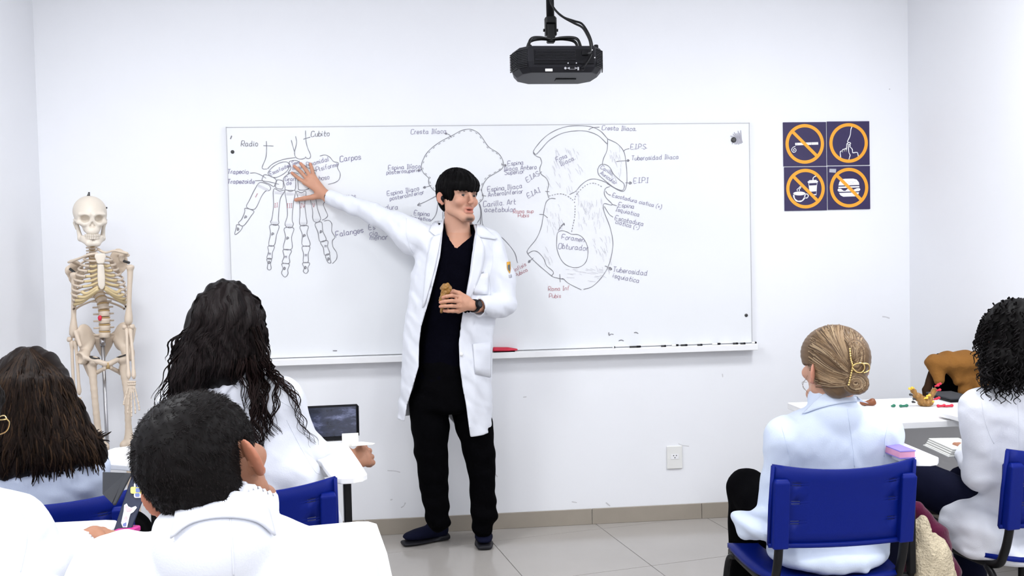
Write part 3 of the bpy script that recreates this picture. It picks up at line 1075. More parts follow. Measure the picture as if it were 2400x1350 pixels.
signs = [('no smoking sign with a crossed cigarette', (80, 92), (657, 85), (662, 668), (95, 678), (372, 378), True),
         ('silence sign with a finger held to lips', (664, 83), (1226, 72), (1233, 655), (668, 665), (950, 366), False),
         ('no drinks sign with a crossed cup and beaker', (97, 683), (663, 676), (672, 1250), (108, 1270), (382, 968), True),
         ('no food sign with a crossed hamburger', (670, 675), (1234, 662), (1241, 1240), (678, 1250), (956, 955), True)]
for i, (lab, a, b, c, d, cc, bar) in enumerate(signs):
    P = [U(*ZS(*q), SY) for q in (a, b, c, d)]
    x0, x1 = (P[0][0]+P[3][0])/2, (P[1][0]+P[2][0])/2
    z1, z0 = (P[0][2]+P[1][2])/2, (P[2][2]+P[3][2])/2
    t = empty('sign_plate', ((x0+x1)/2, -0.003, z0), 'dark violet square %s' % lab, 'sign', 'sign plates on the right of the wall')
    MB().box(((x0+x1)/2, -0.0032, (z0+z1)/2), ((x1-x0)/2-0.0012, 0.003, (z1-z0)/2-0.0012), bev=0.001).build('plate', 'sign', t)
    y1, y2, y3 = -0.0066, -0.0070, -0.0074
    wm = MB()
    cx, cy = cc
    if i == 0:
        flat(wm, [(245, 365), (548, 355), (550, 388), (246, 398)], y1)
        line(wm, [(248, 412), (215, 425), (200, 455), (215, 485), (245, 485), (258, 460), (245, 440), (225, 448), (228, 468), (240, 462)], 9, y1)
    elif i == 1:
        line(wm, [(995, 150), (980, 190), (972, 260), (950, 315), (935, 348), (950, 360), (972, 362), (975, 378), (958, 388), (972, 400), (965, 415), (985, 432), (1000, 455), (1002, 485), (1010, 495), (1060, 490), (1072, 510), (1078, 550)], 11, y1, n=4)
        line(wm, [(846, 560), (840, 500), (845, 478), (865, 470), (870, 488)], 11, y1)
        line(wm, [(868, 480), (872, 455), (888, 450), (895, 475)], 11, y1)
        line(wm, [(893, 470), (898, 445), (912, 442), (920, 475)], 11, y1)
        line(wm, [(918, 478), (924, 420), (926, 385), (934, 372), (944, 385), (948, 440), (955, 495), (970, 525), (962, 555), (952, 592)], 11, y1, n=4)
    elif i == 2:
        o = [(300+80*math.cos(k*math.pi/10), 1032+26*math.sin(k*math.pi/10)) for k in range(20)]
        flat(wm, o, y1)
        line(wm, [(226, 1050), (235, 1095), (265, 1128), (300, 1135), (335, 1128), (365, 1095), (376, 1050)], 18, y1)
        line(wm, [(378, 1042), (405, 1040), (418, 1062), (405, 1088), (378, 1090), (370, 1078)], 12, y1)
        for s in (0, 28):
            line(wm, [(278+s, 998), (270+s, 980), (300+s*.7, 955), (312+s*.3, 935)], 9, y1)
        flat(wm, [(410, 872), (545, 866), (543, 886), (412, 892)], y1)
        flat(wm, [(428, 858), (525, 853), (530, 866), (424, 872)], y1)
        flat(wm, [(420, 893), (538, 888), (533, 925), (424, 930)][:4], y1)
        flat(wm, [(424, 930), (533, 925), (524, 1055), (438, 1050)], y1)
        line(wm, [(480, 855), (486, 822), (522, 800)], 12, y1)
    else:
        flat(wm, [(815, 928), (828, 880), (860, 842), (905, 838), (1010, 836), (1055, 848), (1085, 885), (1090, 920)], y1)
        flat(wm, [(815, 942), (1090, 934), (1092, 952), (816, 962)], y1)
        flat(wm, [(803, 985), (815, 968), (850, 970), (880, 995), (905, 998), (940, 968), (1000, 990), (1060, 962), (1095, 962), (1105, 980), (1090, 1000), (1050, 1005), (830, 1010), (810, 1002)], y1)
        flat(wm, [(822, 1025), (1088, 1016), (1075, 1050), (1040, 1070), (880, 1075), (845, 1058)], y1)
    wm.build('pictogram', 'whitep', t)
    if i == 2:
        dm = MB()
        flat(dm, [(428, 898), (532, 893), (529, 922), (430, 928)], y2)
        flat(dm, [(436, 1010), (524, 1003), (520, 1040), (470, 1042), (440, 1030)], y2)
        dm.build('print', 'sign', t)
    if i == 0:
        dm = MB()
        flat(dm, [(262, 366), (270, 366), (271, 396), (263, 396)], y2)
        flat(dm, [(455, 360), (460, 360), (461, 391), (456, 391)], y2)
        dm.build('print', 'greyp', t)
    if i == 3:
        dm = MB()
        for k in range(9):
            x, y = 925+(k % 5)*26, 870+(k // 5)*22+(k % 2)*6
            flat(dm, [(x, y), (x+8, y), (x+6, y+9), (x+1, y+9)], y2)
        dm.build('print', 'greyp', t)
        st = MB()
        flat(st, [(697, 706), (787, 708), (780, 760), (695, 752)], y2)
        st.build('sticker', 'greyp', t)
    am = MB()
    ring(am, cx, cy, 212, 254, y3)
    if bar:
        k = 190
        am_w = 21
        flat(am, [(cx-k*.83+am_w*.7-8, cy-k*.83-am_w*.7-8), (cx+k*.83+am_w*.7+5, cy+k*.83-am_w*.7+5), (cx+k*.83-am_w*.7+5, cy+k*.83+am_w*.7+5), (cx-k*.83-am_w*.7-8, cy-k*.83+am_w*.7-8)], y3-0.0002, 0.0002)
    am.build('ring_and_bar' if bar else 'ring', 'amberp', t)

# ================================================================== wall outlet
p0, p1 = U(1563, 1046, -0.01), U(1600, 1098, -0.01)
oc = (p0+p1)/2
t = empty('wall_outlet', (oc[0], -0.002, p1[2]), 'white three-pin wall outlet low on the wall', 'outlet')
MB().box((oc[0], -0.0055, oc[2]), ((p1[0]-p0[0])/2, 0.0055, (p0[2]-p1[2])/2), bev=0.003).build('cover_plate', 'white', t)
MB().box((oc[0], -0.0118, oc[2]+0.004), (0.021, 0.001, 0.013), bev=0.0006).build('socket_module', 'whitep', t)
for dx, dz in ((-0.007, 0.006), (0.008, 0.006), (0.0, -0.005)):
    MB().lathe([(0.0028, 0), (0.0028, 0.0006)], (oc[0]+dx, -0.0128, oc[2]+0.004+dz), 10, axis=(0, -1, 0)).build('pin_hole', 'dmetal', t)

# marks on the paint of the wall
M['scuff'] = mat('scuff_grey', (0.62, 0.62, 0.64), 0.8, noise=0.2, nscale=60)
sc_ = MB()
for L, wd_ in (([(2068, 742), (2076, 743), (2085, 746)], 0.006), ([(2084, 208), (2086, 210)], 0.006), ([(1226, 931), (1234, 930)], 0.005), ([(1693, 876), (1694, 884)], 0.005),
              ([(908, 1103), (926, 1104), (938, 1107)], 0.004), ([(940, 1190), (947, 1185), (950, 1178)], 0.005), ([(915, 1172), (920, 1170)], 0.006), ([(1160, 1110), (1166, 1118)], 0.005),
              ([(1590, 1040), (1600, 1044), (1615, 1046)], 0.004), ([(1340, 1176), (1352, 1178)], 0.005), ([(1420, 1178), (1430, 1186)], 0.006)):
    ribbon(sc_, L, wd_, y=-0.0006)
w_b = bpy.data.objects['wall_back']
sc_.build('scuff_marks', 'scuff', w_b)['kind'] = 'stuff'
# ================================================================== projector on its ceiling mount
PY0 = -1.60
pc = U(1318, 165, PY0)
ez, ez1 = pc[2], U(1318, 106, PY0)[2]
cx = pc[0]
pr = empty('projector', (cx, PY0+0.12, ez), 'black ceiling projector seen from behind and below', 'projector')


def ringloft(levels):
    """levels = list of (list of (x,y), z)"""
    n = len(levels[0][0])
    V = [(x, y, z) for L, z in levels for x, y in L]
    F = [tuple(range(n))[::-1], tuple(range((len(levels)-1)*n, len(levels)*n))]
    for i in range(len(levels)-1):
        F += [(i*n+k, i*n+(k+1) % n, (i+1)*n+(k+1) % n, (i+1)*n+k) for k in range(n)]
    return V, F


plan = [(-0.112, 0), (0.112, 0), (0.138, 0.035), (0.15, 0.10), (0.14, 0.18), (0.10, 0.225), (-0.10, 0.225), (-0.145, 0.18), (-0.158, 0.10), (-0.142, 0.03)]
pl = lambda s, dy=0.0: [(cx+x*s, PY0+0.11+(y-0.11)*s) for x, y in plan]
V, F = ringloft([(pl(0.88), ez-0.004), (pl(0.97), ez+0.012), (pl(1.0), ez+0.03), (pl(1.0), ez1-0.012), (pl(0.95), ez1)])
MB().add(V, F).build('body', 'projb', pr, auto=0.003)
MB().box((cx+0.006, PY0+0.0055, (ez+ez1)/2+0.004), (0.100, 0.007, (ez1-ez)/2-0.016), bev=0.002).build('rear_panel', 'proj', pr)
for k in range(7):
    z = ez1-0.018-k*0.0048
    MB().box((cx-0.022, PY0-0.003, z), (0.066, 0.002, 0.0013)).build('louvre', 'projb', pr)
for s in (-1, 1):
    for k in range(11):
        z = ez+0.014+k*0.0055
        a = np.array([cx+s*0.113, PY0+0.001])
        b = np.array([cx+(0.139 if s > 0 else -0.1432), PY0+(0.035 if s > 0 else 0.03)])
        d = np.array([cx+(0.151 if s > 0 else -0.1592), PY0+0.10])
        mb = MB()
        for p, q in ((a, b), (b, d)):
            m_ = (p+q)/2
            an = math.atan2(q[1]-p[1], q[0]-p[0])
            mb.box((m_[0], m_[1], z), (np.linalg.norm(q-p)/2, 0.002, 0.0014), rotz(an))
        mb.build('vent_slat', 'proj', pr)


def pj(px, py):
    return U(px, py, PY0-0.0025)


q0, q1 = pj(1278, 161), pj(1295, 167)
MB().box(((q0[0]+q1[0])/2, PY0-0.0020, (q0[2]+q1[2])/2), ((q1[0]-q0[0])/2, 0.001, (q0[2]-q1[2])/2)).build('white_sticker', 'whitep', pr)
for py in (148, 160):
    a = pj(1341, py)
    MB().box((a[0], PY0-0.003, a[2]), (0.011, 0.002, 0.004), bev=0.001).build('display_port', 'steel' if py > 150 else 'proj', pr)
    MB().box((a[0], PY0-0.0055, a[2]), (0.008, 0.0012, 0.0026)).build('port_insert', 'proj', pr)
    for s in (-1, 1):
        MB().lathe([(0.0022, 0), (0.0022, 0.002)], (a[0]+s*0.0135, PY0-0.0025, a[2]), 8, axis=(0, -1, 0)).build('port_screw', 'steel', pr)
a = pj(1325, 160)
MB().lathe([(0.004, 0), (0.004, 0.003), (0.002, 0.003)], (a[0], PY0-0.0015, a[2]), 12, axis=(0, -1, 0)).build('round_jack', 'steel', pr)
a = pj(1355, 161)
MB().box((a[0], PY0-0.003, a[2]), (0.0025, 0.002, 0.005)).build('usb_port', 'steel', pr)
a = pj(1366, 160)
MB().lathe([(0.007, 0), (0.007, 0.012), (0.004, 0.016)], (a[0], PY0-0.001, a[2]), 12, axis=(0, -1, 0)).build('cable_plug', 'proj', pr)
a = pj(1372, 124)
MB().box((a[0], PY0-0.004, a[2]), (0.011, 0.004, 0.008), bev=0.0015).build('power_socket', 'proj', pr)
for px, py in ((1388, 117), (1394, 135)):
    a = pj(px, py)
    MB().lathe([(0.002, 0), (0.002, 0.0015)], (a[0], PY0-0.001, a[2]), 8, axis=(0, -1, 0)).build('rivet', 'whitep', pr)
for dx in (-0.102, 0.118):
    MB().lathe([(0.008, 0), (0.008, 0.008), (0.006, 0.01)], (cx+dx, PY0+0.03, ez1-0.002), 12).build('foot', 'proj', pr)
MB().box((cx+0.03, PY0+0.13, ez-0.0055), (0.035, 0.018, 0.0015), bev=0.001).build('filter_hatch', 'proj', pr)

PM = PY0+0.12
mt = empty('projector_mount', (U(1291, 95, PM)[0], PM, ez1), 'black pole bracket that holds the projector below the ceiling', 'bracket')
mx = U(1291, 95, PM)[0]
MB().tube([(mx, PM, ZC), (mx+0.0, PM, U(1291, 44, PM)[2])], 0.0135, 14).build('pole', 'frame', mt, smooth=True)
MB().lathe([(0.05, 0), (0.05, 0.006)], (mx, PM, ZC-0.006), 20).build('ceiling_flange', 'frame', mt)
z1, z2, z3 = U(1291, 44, PM)[2], U(1291, 57, PM)[2], U(1291, 98, PM)[2]
MB().box((mx, PM, z1-0.006), (0.0165, 0.016, 0.012), bev=0.003).build('hinge_head', 'frame', mt)
for s in (-1, 1):
    MB().box((mx+s*0.0165, PM, (z1+z2)/2-0.018), (0.003, 0.012, 0.03), bev=0.002).build('hinge_cheek', 'frame', mt)
    MB().lathe([(0.005, 0), (0.005, 0.006)], (mx+s*0.019, PM, z2-0.02), 10, axis=(s, 0, 0)).build('hinge_knob', 'frame', mt)
MB().box((mx, PM, (z2+z3)/2-0.002), (0.0135, 0.013, (z2-z3)/2+0.002), bev=0.003).build('hinge_block', 'frame', mt)
for sg in (-1, 1):
    for sp in (0.035, 0.075):
        pts = spline([(mx, PM-0.005, z3+0.006), (mx+sg*0.04, PM-sp*.5, z3+0.005), (mx+sg*0.075, PM-sp, z3-0.008), (mx+sg*0.088, PM-sp*1.1, ez1+0.002)], 6)
        MB().tube(pts, 0.005, 8).build('arm', 'frame', mt, smooth=True)
MB().lathe([(0.05, 0), (0.046, 0.008), (0.02, 0.011)], (mx, PM, ez1+0.001), 24).build('mount_plate', 'frame', mt)
for i, off in enumerate((0, 1)):
    P = [(1296, -90), (1296, -20), (1290, 2), (1302, 24), (1320, 40), (1345, 49+off*5), (1364, 56+off*8), (1379-off*3, 78+off*4), (1387-off*4, 100), (1388-off*4, 122)] + ([(1380, 140), (1368, 158)] if i == 0 else [(1376, 126)])
    Y = np.linspace(PM-0.022, PY0-0.016-.012*off, len(P))-.012*off
    pts = spline([U(a, b, y) for (a, b), y in zip(P, Y)], 6)
    tag(MB().tube(pts, 0.0036, 8).build('projector_cable', 'frame', smooth=True), ['black cable looping down to the projector ports', 'black cable looping to the projector power socket'][i], 'cable', 'projector cables')

# ================================================================== skeleton model
YS = -0.36
kx = lambda px, py, dy=0.0: U(px, py, YS+dy)
sz = lambda py: U(235, py, YS)[2]
X0 = U(240, 800, YS)[0]
sk = empty('skeleton_model', (X0, YS, 0), 'life-size ivory skeleton model on a steel pole by the left wall', 'skeleton model')
RS = rotz(math.radians(25))
# skull
Rk = RS@rotx(math.radians(4))
s = S().add(ell((0, .01, 0), (.069, .087, .07))).add(ell((0, -.028, -.02), (.060, .058, .055)), .02)
s.add(ell((0, -.050, -.055), (.043, .036, .045)), .015)
for q in (-1, 1):
    s.add(cap((q*.012, -.084, -.012), (q*.048, -.068, -.010), .007), .010)
    s.add(cap((q*.030, -.076, -.054), (q*.054, -.056, -.046), .009, .008), .010).add(cap((q*.054, -.056, -.046), (q*.066, .0, -.036), .006, .004), .006)
    s.add(cap((q*.050, -.064, -.014), (q*.054, -.058, -.044), .005), .006)
    s.add(cap((q*.058, .02, -.05), (q*.054, .015, -.075), .011, .007), .012)
s.add(ell((0, -.074, -.085), (.027, .022, .02)), .012)
for q in (-1, 1):
    s.cut(ell((q*.029, -.088, -.030), (.0195, .038, .0165)), .004)
    s.cut(ell((q*.052, -.040, -.082), (.016, .040, .026)), .006)
    s.cut(ell((q*.007, -.105, -.062), (.0075, .030, .009)), .003)
s.cut(ell((0, -.105, -.054), (.0085, .030, .015)), .003)
kc = kx(211, 496)
V, F = sdf_mesh(local(s, kc, Rk), kc-.14, kc+.14, .003)
mk('skull', V, F, 'boneb', sk)
s = S().add(cap((-.016, -.083, -.138), (.016, -.083, -.138), .012))
for q in (-1, 1):
    s.add(cap((q*.018, -.083, -.136), (q*.044, -.03, -.118), .0125, .010), .01).add(cap((q*.044, -.03, -.118), (q*.053, -.006, -.062), .011, .007), .01)
    s.add(cap((q*.012, -.082, -.122), (q*.036, -.05, -.112), .010), .008)
V, F = sdf_mesh(local(s, kc, Rk), kc-.17, kc+.12, .003)
mk('jaw', V, F, 'boneb', sk)
s = MB()
for row, z0 in ((0, -.102), (1, -.1135)):
    for k in range(12):
        a = math.radians(-80+k*160/11)
        p = np.array([math.sin(a)*.028, -.062-math.cos(a)*.034, z0])
        s.box(kc+Rk@p, (.0033, .0035, .0058), Rk@rotz(a), bev=.0012)
s.build('teeth', 'boneb', sk)['kind'] = 'stuff'
top = kx(208, 464)
wn = MB().lathe([(.006, 0), (.006, .012), (.003, .02)], top, 10)
wn.box(top+np.array([-.008, 0, .006]), (.012, .003, .003), roty(-.5)).box(top+np.array([.002, 0, .016]), (.003, .003, .010))
wn.build('crown_hook', 'dmetal', sk)
for px, py in ((176, 489), (249, 487)):
    MB().lathe([(.004, 0), (.004, .004)], kx(px, py, -.03), 8, axis=(-1 if px < 200 else 1, 0, 0)).build('latch', 'dmetal', sk)

# spine
sp = spline([kx(217, 553, .0), kx(216, 575, .01), kx(217, 598, .035), kx(219, 628, .07), kx(222, 660, .08), kx(232, 690, .06), kx(242, 715, .03), kx(244.5, 745, .02), kx(245.5, 778, .02), kx(245, 793, .02)], 12)
dl = np.r_[0, np.cumsum(np.linalg.norm(np.diff(sp, axis=0), axis=1))]
nv = 23
cuts = np.cumsum([0]+[1.0 if i < 7 else (1.35 if i < 17 else 2.0) for i in range(nv)])
cuts = cuts/cuts[-1]*dl[-1]
pt = lambda s_: np.array([np.interp(s_, dl, sp[:, j]) for j in range(3)])
for i in range(nv):
    a, b = pt(cuts[i]), pt(cuts[i+1])
    ax = b-a
    L = np.linalg.norm(ax)
    r = .013 if i < 7 else (.0155 if i < 15 else .0235)
    vb = MB().lathe([(r*.9, L*.10), (r*1.05, L*.16), (r*.9, L*.45), (r*1.05, L*.80), (r*.9, L*.86)], a, 14, axis=ax)
    side = RS@np.array([1.0, 0, 0])
    bk = RS@np.array([0, 1.0, 0])
    m_ = (a+b)/2
    tl = .022 if i < 7 else .03 if i < 17 else .042
    for q in (-1, 1):
        vb.tube([m_+bk*.012, m_+bk*.022+side*q*tl*.5, m_+bk*.028+side*q*tl], [.006, .005, .004], 6)
    vb.tube([m_+bk*.012, m_+bk*.035+np.array([0, 0, -.005]), m_+bk*.055+np.array([0, 0, -.015])], [.006, .005, .004], 6)
    vb.build('vertebra', 'bone', sk, smooth=True)
    if i > 0:
        MB().lathe([(r*.96, -L*.10), (r*1.08, 0), (r*.96, L*.10)], a, 14, axis=ax).build('disc', 'cart', sk, smooth=True)
a = pt(cuts[20])+RS@np.array([-.02, -.018, 0])
V, F = sdf_mesh(S().add(ell(a, (.008, .008, .012))).disp(ripple(.002, .02, 3)), a-.02, a+.02, .003)
mk('disc_bulge', V, F, 'red', sk)

# ribs, sternum, costal cartilage
cc = kx(232, 640, .0)
zt, zb_ = sz(606), sz(712)
for i in range(12):
    t = i/11
    zb = sz(596)-(sz(596)-sz(704))*t
    rx = .058+.052*math.sin(min(1, t*1.25)*math.pi*.62)
    ry = .062+.026*math.sin(min(1, t*1.2)*math.pi*.6)
    drop = .030+.045*t
    endang = {0: 1.0, 10: .55, 11: .42}.get(i, .86-.012*i if i < 7 else .80-.07*(i-6))
    for q in (-1, 1):
        P = []
        for k in range(15):
            f_ = k/14*endang
            ang = math.pi*(.5-f_*.98)
            P.append(cc*np.array([1, 1, 0])+RS@np.array([q*rx*math.cos(ang)**.8 if math.cos(ang) > 0 else 0.0, .012+ry*math.sin(ang), 0])+np.array([0, 0, zb-drop*math.sin(f_*1.5)]))
        P = np.array(P)
        Vt, Ft = tube_np(P, np.linspace(.0038, .0056, 15), 8)
        mb = MB().add(Vt, Ft)
        mb.v = [tuple(v) for v in (np.array(mb.v))]
        mb.build('rib', 'bone', sk, smooth=True)
        if i < 10:
            e = P[-1]
            stz = sz(612)-(sz(612)-sz(676))*min(1, i/6.5)
            tgt = cc*np.array([1, 1, 0])+RS@np.array([q*.012, .012-ry-.002, 0])+np.array([0, 0, stz])
            if i >= 6:
                mid = (e*.5+tgt*.5)+np.array([0, 0, -.018])+RS@np.array([q*.012, 0, 0])
            else:
                mid = (e+tgt)/2+np.array([0, 0, -.004])
            MB().tube(spline([e, mid, tgt], 5), .0058 if i < 6 else .0075, 8).build('costal_cartilage', 'cartl', sk, smooth=True)
stp = lambda x, z, y=0: cc*np.array([1, 1, 0])+RS@np.array([x, -.077+y, 0])+np.array([0, 0, z])
V, F = sdf_mesh(S().add(stk(stp(0, sz(594)), stp(0, sz(619), -.006), RS@np.array([1., 0, 0]), [(0, .02, .006), (.3, .024, .007), (1, .013, .006)], .006)), stp(0, sz(607))-.06, stp(0, sz(607))+.06, .003)
mk('manubrium', V, F, 'boneb', sk)
V, F = sdf_mesh(S().add(stk(stp(0, sz(620), -.006), stp(0, sz(678), -.01), RS@np.array([1., 0, 0]), [(0, .013, .006), (.5, .016, .006), (.85, .014, .006), (1, .005, .004)], .006)), stp(0, sz(650))-.09, stp(0, sz(650))+.09, .003)
mk('sternum', V, F, 'boneb', sk)


def bone(name, pts, prof, m='bone', n=12):
    P = spline(pts, 10)
    tt = np.linspace(0, 1, len(P))
    r = np.interp(tt, [p[0] for p in prof], [p[1] for p in prof])
    Vt, Ft = tube_np(P, r, n)
    k = len(Vt)
    Vt = np.vstack([Vt, P[0], P[-1]])
    Fl = [tuple(f) for f in Ft]+[(k, (j+1) % n, j) for j in range(n)]+[(k+1, k-n+j, k-n+(j+1) % n) for j in range(n)]
    return mk(name, Vt, Fl, m, sk)


lp = [(0, .004), (.02, .012), (.08, .013), (.16, .0095), (.5, .0085), (.85, .0105), (.93, .013), (.985, .011), (1, .004)]
# shoulder girdle
bone('clavicle', [kx(229, 594, -.05), kx(208, 597, -.07), kx(180, 608, -.05), kx(160, 615, -.03)], [(0, .006), (.1, .006), (.5, .0048), (.9, .007), (1, .005)], 'bone')
bone('clavicle', [kx(228, 583, -.04), kx(246, 592, -.04), kx(268, 588, .0), kx(300, 594, .02)], [(0, .006), (.1, .006), (.5, .0045), (.9, .007), (1, .005)], 'bone')
for q, c0, acr in ((-1, kx(178, 640, .06), kx(168, 612, .0)), (1, kx(278, 612, .08), kx(300, 598, .03))):
    s = S().add(ell(c0, (.042, .008, .058), RS@rotz(q*-.5)))
    s.add(cap(c0+np.array([q*-.02, .01, .03]), acr, .006, .008), .008).add(ell(c0+np.array([q*.022, -.03, .012]), (.012, .014, .018)), .012)
    lo, hi = bbox([c0-.09, c0+.09, acr], .03)
    V, F = sdf_mesh(s, lo, hi, .004)
    mk('scapula', V, F, 'bone', sk)
for a, b in (((164, 630), (176, 640)), ((290, 612), (303, 616))):
    MB().tube([kx(*a, .0), kx(*b, -.01)], .006, 8).build('shoulder_joint', 'dmetal', sk)


def arm_bones(sh, el, wr, hand_pts, dsh, dwr):
    bone('humerus', [kx(*sh, dsh), kx(sh[0]*.98+el[0]*.02, sh[1]*.8+el[1]*.2, dsh), kx(sh[0]*.5+el[0]*.5, sh[1]*.5+el[1]*.5, dsh), kx(*el, dsh)],
         [(0, .006), (.03, .017), (.09, .0185), (.18, .013), (.5, .0105), (.8, .0105), (.92, .018), (.97, .017), (1, .006)])
    e = kx(*el, dsh)
    for q in (-1, 1):
        d = np.array([q*.016, 0, -.006])
        MB().lathe([(.004, -.011), (.011, -.008), (.012, 0), (.011, .008), (.004, .011)], e+d, 10, axis=(1, 0, 0)).build('condyle', 'bone', sk, smooth=True)
    for q, nm in ((-1, 'ulna'), (1, 'radius')):
        bone(nm, [kx(el[0]+q*4, el[1]+6, dsh), kx((el[0]+wr[0])/2+q*6, (el[1]+wr[1])/2, (dsh+dwr)/2), kx(wr[0]+q*6, wr[1], dwr)],
             [(0, .006), (.03, .011), (.1, .009), (.2, .0065), (.8, .0065), (.92, .010), (.98, .009), (1, .004)])
    rgk = random.Random(int(sh[0]))
    s = S()
    w0 = np.array(wr, float)
    for k in range(8):
        s.add(sph(kx(w0[0]-7+(k % 4)*5, w0[1]+7+(k//4)*6, dwr), .0058), .002)
    for j in range(5):
        fx, L = hand_pts[0]+(j-2)*5.5, hand_pts[1]*(.62 if j == 0 else 1-.10*abs(j-2))
        prev = (w0[0]-7+j*3.6, w0[1]+16)
        y = prev[1]
        for k, fr in enumerate((.44, .26, .18, .12)):
            cur = (prev[0]+(fx-w0[0])*.25+(j-2)*(1.2-k*.8), y+L*fr)
            s.add(cap(kx(prev[0], y+1.5, dwr-.01*k), kx(cur[0], cur[1]-1.0, dwr-.01*(k+1)), .0034), .001)
            s.add(sph(kx(cur[0], cur[1]-1.2, dwr-.01*(k+1)), .0046), .001)
            prev, y = cur, cur[1]
    c = kx(w0[0], w0[1]+35, dwr)
    V, F = sdf_mesh(s, c-.13, c+.13, .003)
    mk('hand_bones', V, F, 'bone', sk)


arm_bones((174, 638), (172, 792), (180, 926), (186, 60), -.02, -.03)
arm_bones((305, 620), (301, 763), (308, 888), (308, 72), .0, -.10)

# pelvis
hc = kx(247, 815, .03)
s = S()
Rp = RS
LP_ = lambda x, y, z: hc+Rp@np.array([x, y, z])
for q in (-1, 1):
    W = S().add(ell(LP_(q*.078, .015, .045), (.050, .017, .068), Rp@rotz(q*-.75)@roty(q*.32)))
    W.cut(ell(LP_(q*.050, -.035, .055), (.048, .040, .062), Rp@rotz(q*-.7)), .006)
    s.add(W, .01)
    s.add(cap(LP_(q*.045, .05, .05), LP_(q*.085, -.005, -.02), .016, .020), .012)
    s.add(cap(LP_(q*.12, -.02, .08), LP_(q*.105, -.045, .02), .009, .008), .012)
    s.add(ell(LP_(q*.095, -.015, -.035), (.030, .030, .032)), .012)
    s.cut(sph(LP_(q*.118, -.03, -.038), .024), .005)
    s.add(cap(LP_(q*.085, -.04, -.035), LP_(q*.010, -.072, -.065), .010, .012), .008)
    s.add(cap(LP_(q*.085, .01, -.045), LP_(q*.062, .005, -.115), .016, .015), .008)
    s.add(cap(LP_(q*.060, -.005, -.118), LP_(q*.012, -.068, -.085), .010, .009), .008)
V, F = sdf_mesh(s, hc-np.array([.17, .17, .16]), hc+np.array([.17, .17, .15]), .004)
mk('pelvis', V, F, 'bone', sk)
s = S().add(stk(LP_(0, .03, .055), LP_(0, .085, -.045), Rp@np.array([1., 0, 0]), [(0, .048, .020), (.5, .036, .014), (1, .012, .008)], .01)).add(cap(LP_(0, .085, -.04), LP_(0, .075, -.085), .009, .005), .01)
V, F = sdf_mesh(s, hc-.16, hc+.16, .004)
mk('sacrum', V, F, 'bone', sk)
MB().tube([LP_(0, -.075, -.06), LP_(0, -.075, -.088)], .008, 8).build('pubic_disc', 'cart', sk, smooth=True)

# legs
for q, hd, tr, sh1, kn, an in ((-1, (221, 846), (216, 863), (222, 930), (234, 1052), (238, 1250)), (1, (286, 842), (291, 868), (298, 930), (303, 1046), (302, 1245))):
    dq = .01 if q > 0 else -.03
    s = S().add(sph(kx(*hd, dq), .021))
    s.add(cap(kx(*hd, dq), kx(*tr, dq+.01), .014), .008).add(sph(kx(tr[0]-q*-2, tr[1]-5, dq+.015), .019), .012)
    pts = spline([kx(*tr, dq+.01), kx(*sh1, dq), kx((sh1[0]*.4+kn[0]*.6), sh1[1]*.4+kn[1]*.6, dq), kx(kn[0], kn[1]-12, dq)], 4)
    for k in range(len(pts)-1):
        f0, f1 = k/(len(pts)-1), (k+1)/(len(pts)-1)
        rr = lambda f: np.interp(f, [0, .12, .3, .7, .9, 1], [.019, .0155, .0135, .0135, .019, .026])
        s.add(cap(pts[k], pts[k+1], rr(f0), rr(f1)), .004)
    for w_ in (-1, 1):
        s.add(ell(kx(kn[0]+w_*9, kn[1]-4, dq), (.023, .030, .022)), .008)
    lo, hi = bbox([kx(hd[0], hd[1]-20, dq), kx(kn[0], kn[1]+20, dq)], .07)
    V, F = sdf_mesh(s, lo, hi, .004)
    mk('femur', V, F, 'bone', sk)
    MB().lathe([(.022, 0), (.024, .003), (.022, .006)], kx(hd[0], hd[1]-3, dq)+np.array([0, 0, .006]), 16, axis=(q*-.3, 0, 1)).build('hip_joint_band', 'dmetal', sk, smooth=True)
    k0_ = kx(kn[0], kn[1]+16, dq)
    ft = np.array([k0_[0]+.0, k0_[1], 0.10])
    s = S().add(ell(k0_+np.array([0, 0, -.006]), (.041, .030, .018))).add(cap(k0_+np.array([0, 0, -.01]), k0_+np.array([0, 0, -.07]), .026, .014), .02)
    s.add(cap(k0_+np.array([0, 0, -.06]), ft+np.array([0, 0, .03]), .0145, .012), .01).add(sph(ft+np.array([-q*.012, 0, .0]), .020), .02)
    lo, hi = bbox([k0_, ft], .06)
    V, F = sdf_mesh(s, lo, hi, .005)
    mk('tibia', V, F, 'bone', sk)
    bone('fibula', [k0_+np.array([q*.036, .012, -.03]), (k0_+ft)/2+np.array([q*.034, .012, 0]), ft+np.array([q*.022, .005, -.005])], [(0, .006), (.05, .009), (.12, .006), (.9, .006), (.97, .009), (1, .004)])
    s = S().add(cap(ft+np.array([0, .045, -.045]), ft+np.array([0, .0, -.025]), .02, .022)).add(sph(ft+np.array([0, -.0, -.018]), .022), .015)
    for j in range(5):
        b0 = ft+RS@np.array([(j-2)*.008, -.03, -.035])
        b1 = ft+RS@np.array([(j-2)*.015, -.105, -.062])
        b2 = ft+RS@np.array([(j-2)*.017, -.145+.006*abs(j-1.5), -.068])
        s.add(cap(b0, b1, .009, .006), .006).add(cap(b1+RS@np.array([0, -.006, 0]), b2, .0062, .005), .002)
    V, F = sdf_mesh(s, ft+np.array([-.13, -.21, -.1]), ft+np.array([.13, .1, .02]), .005)
    mk('foot_bones', V, F, 'bone', sk)
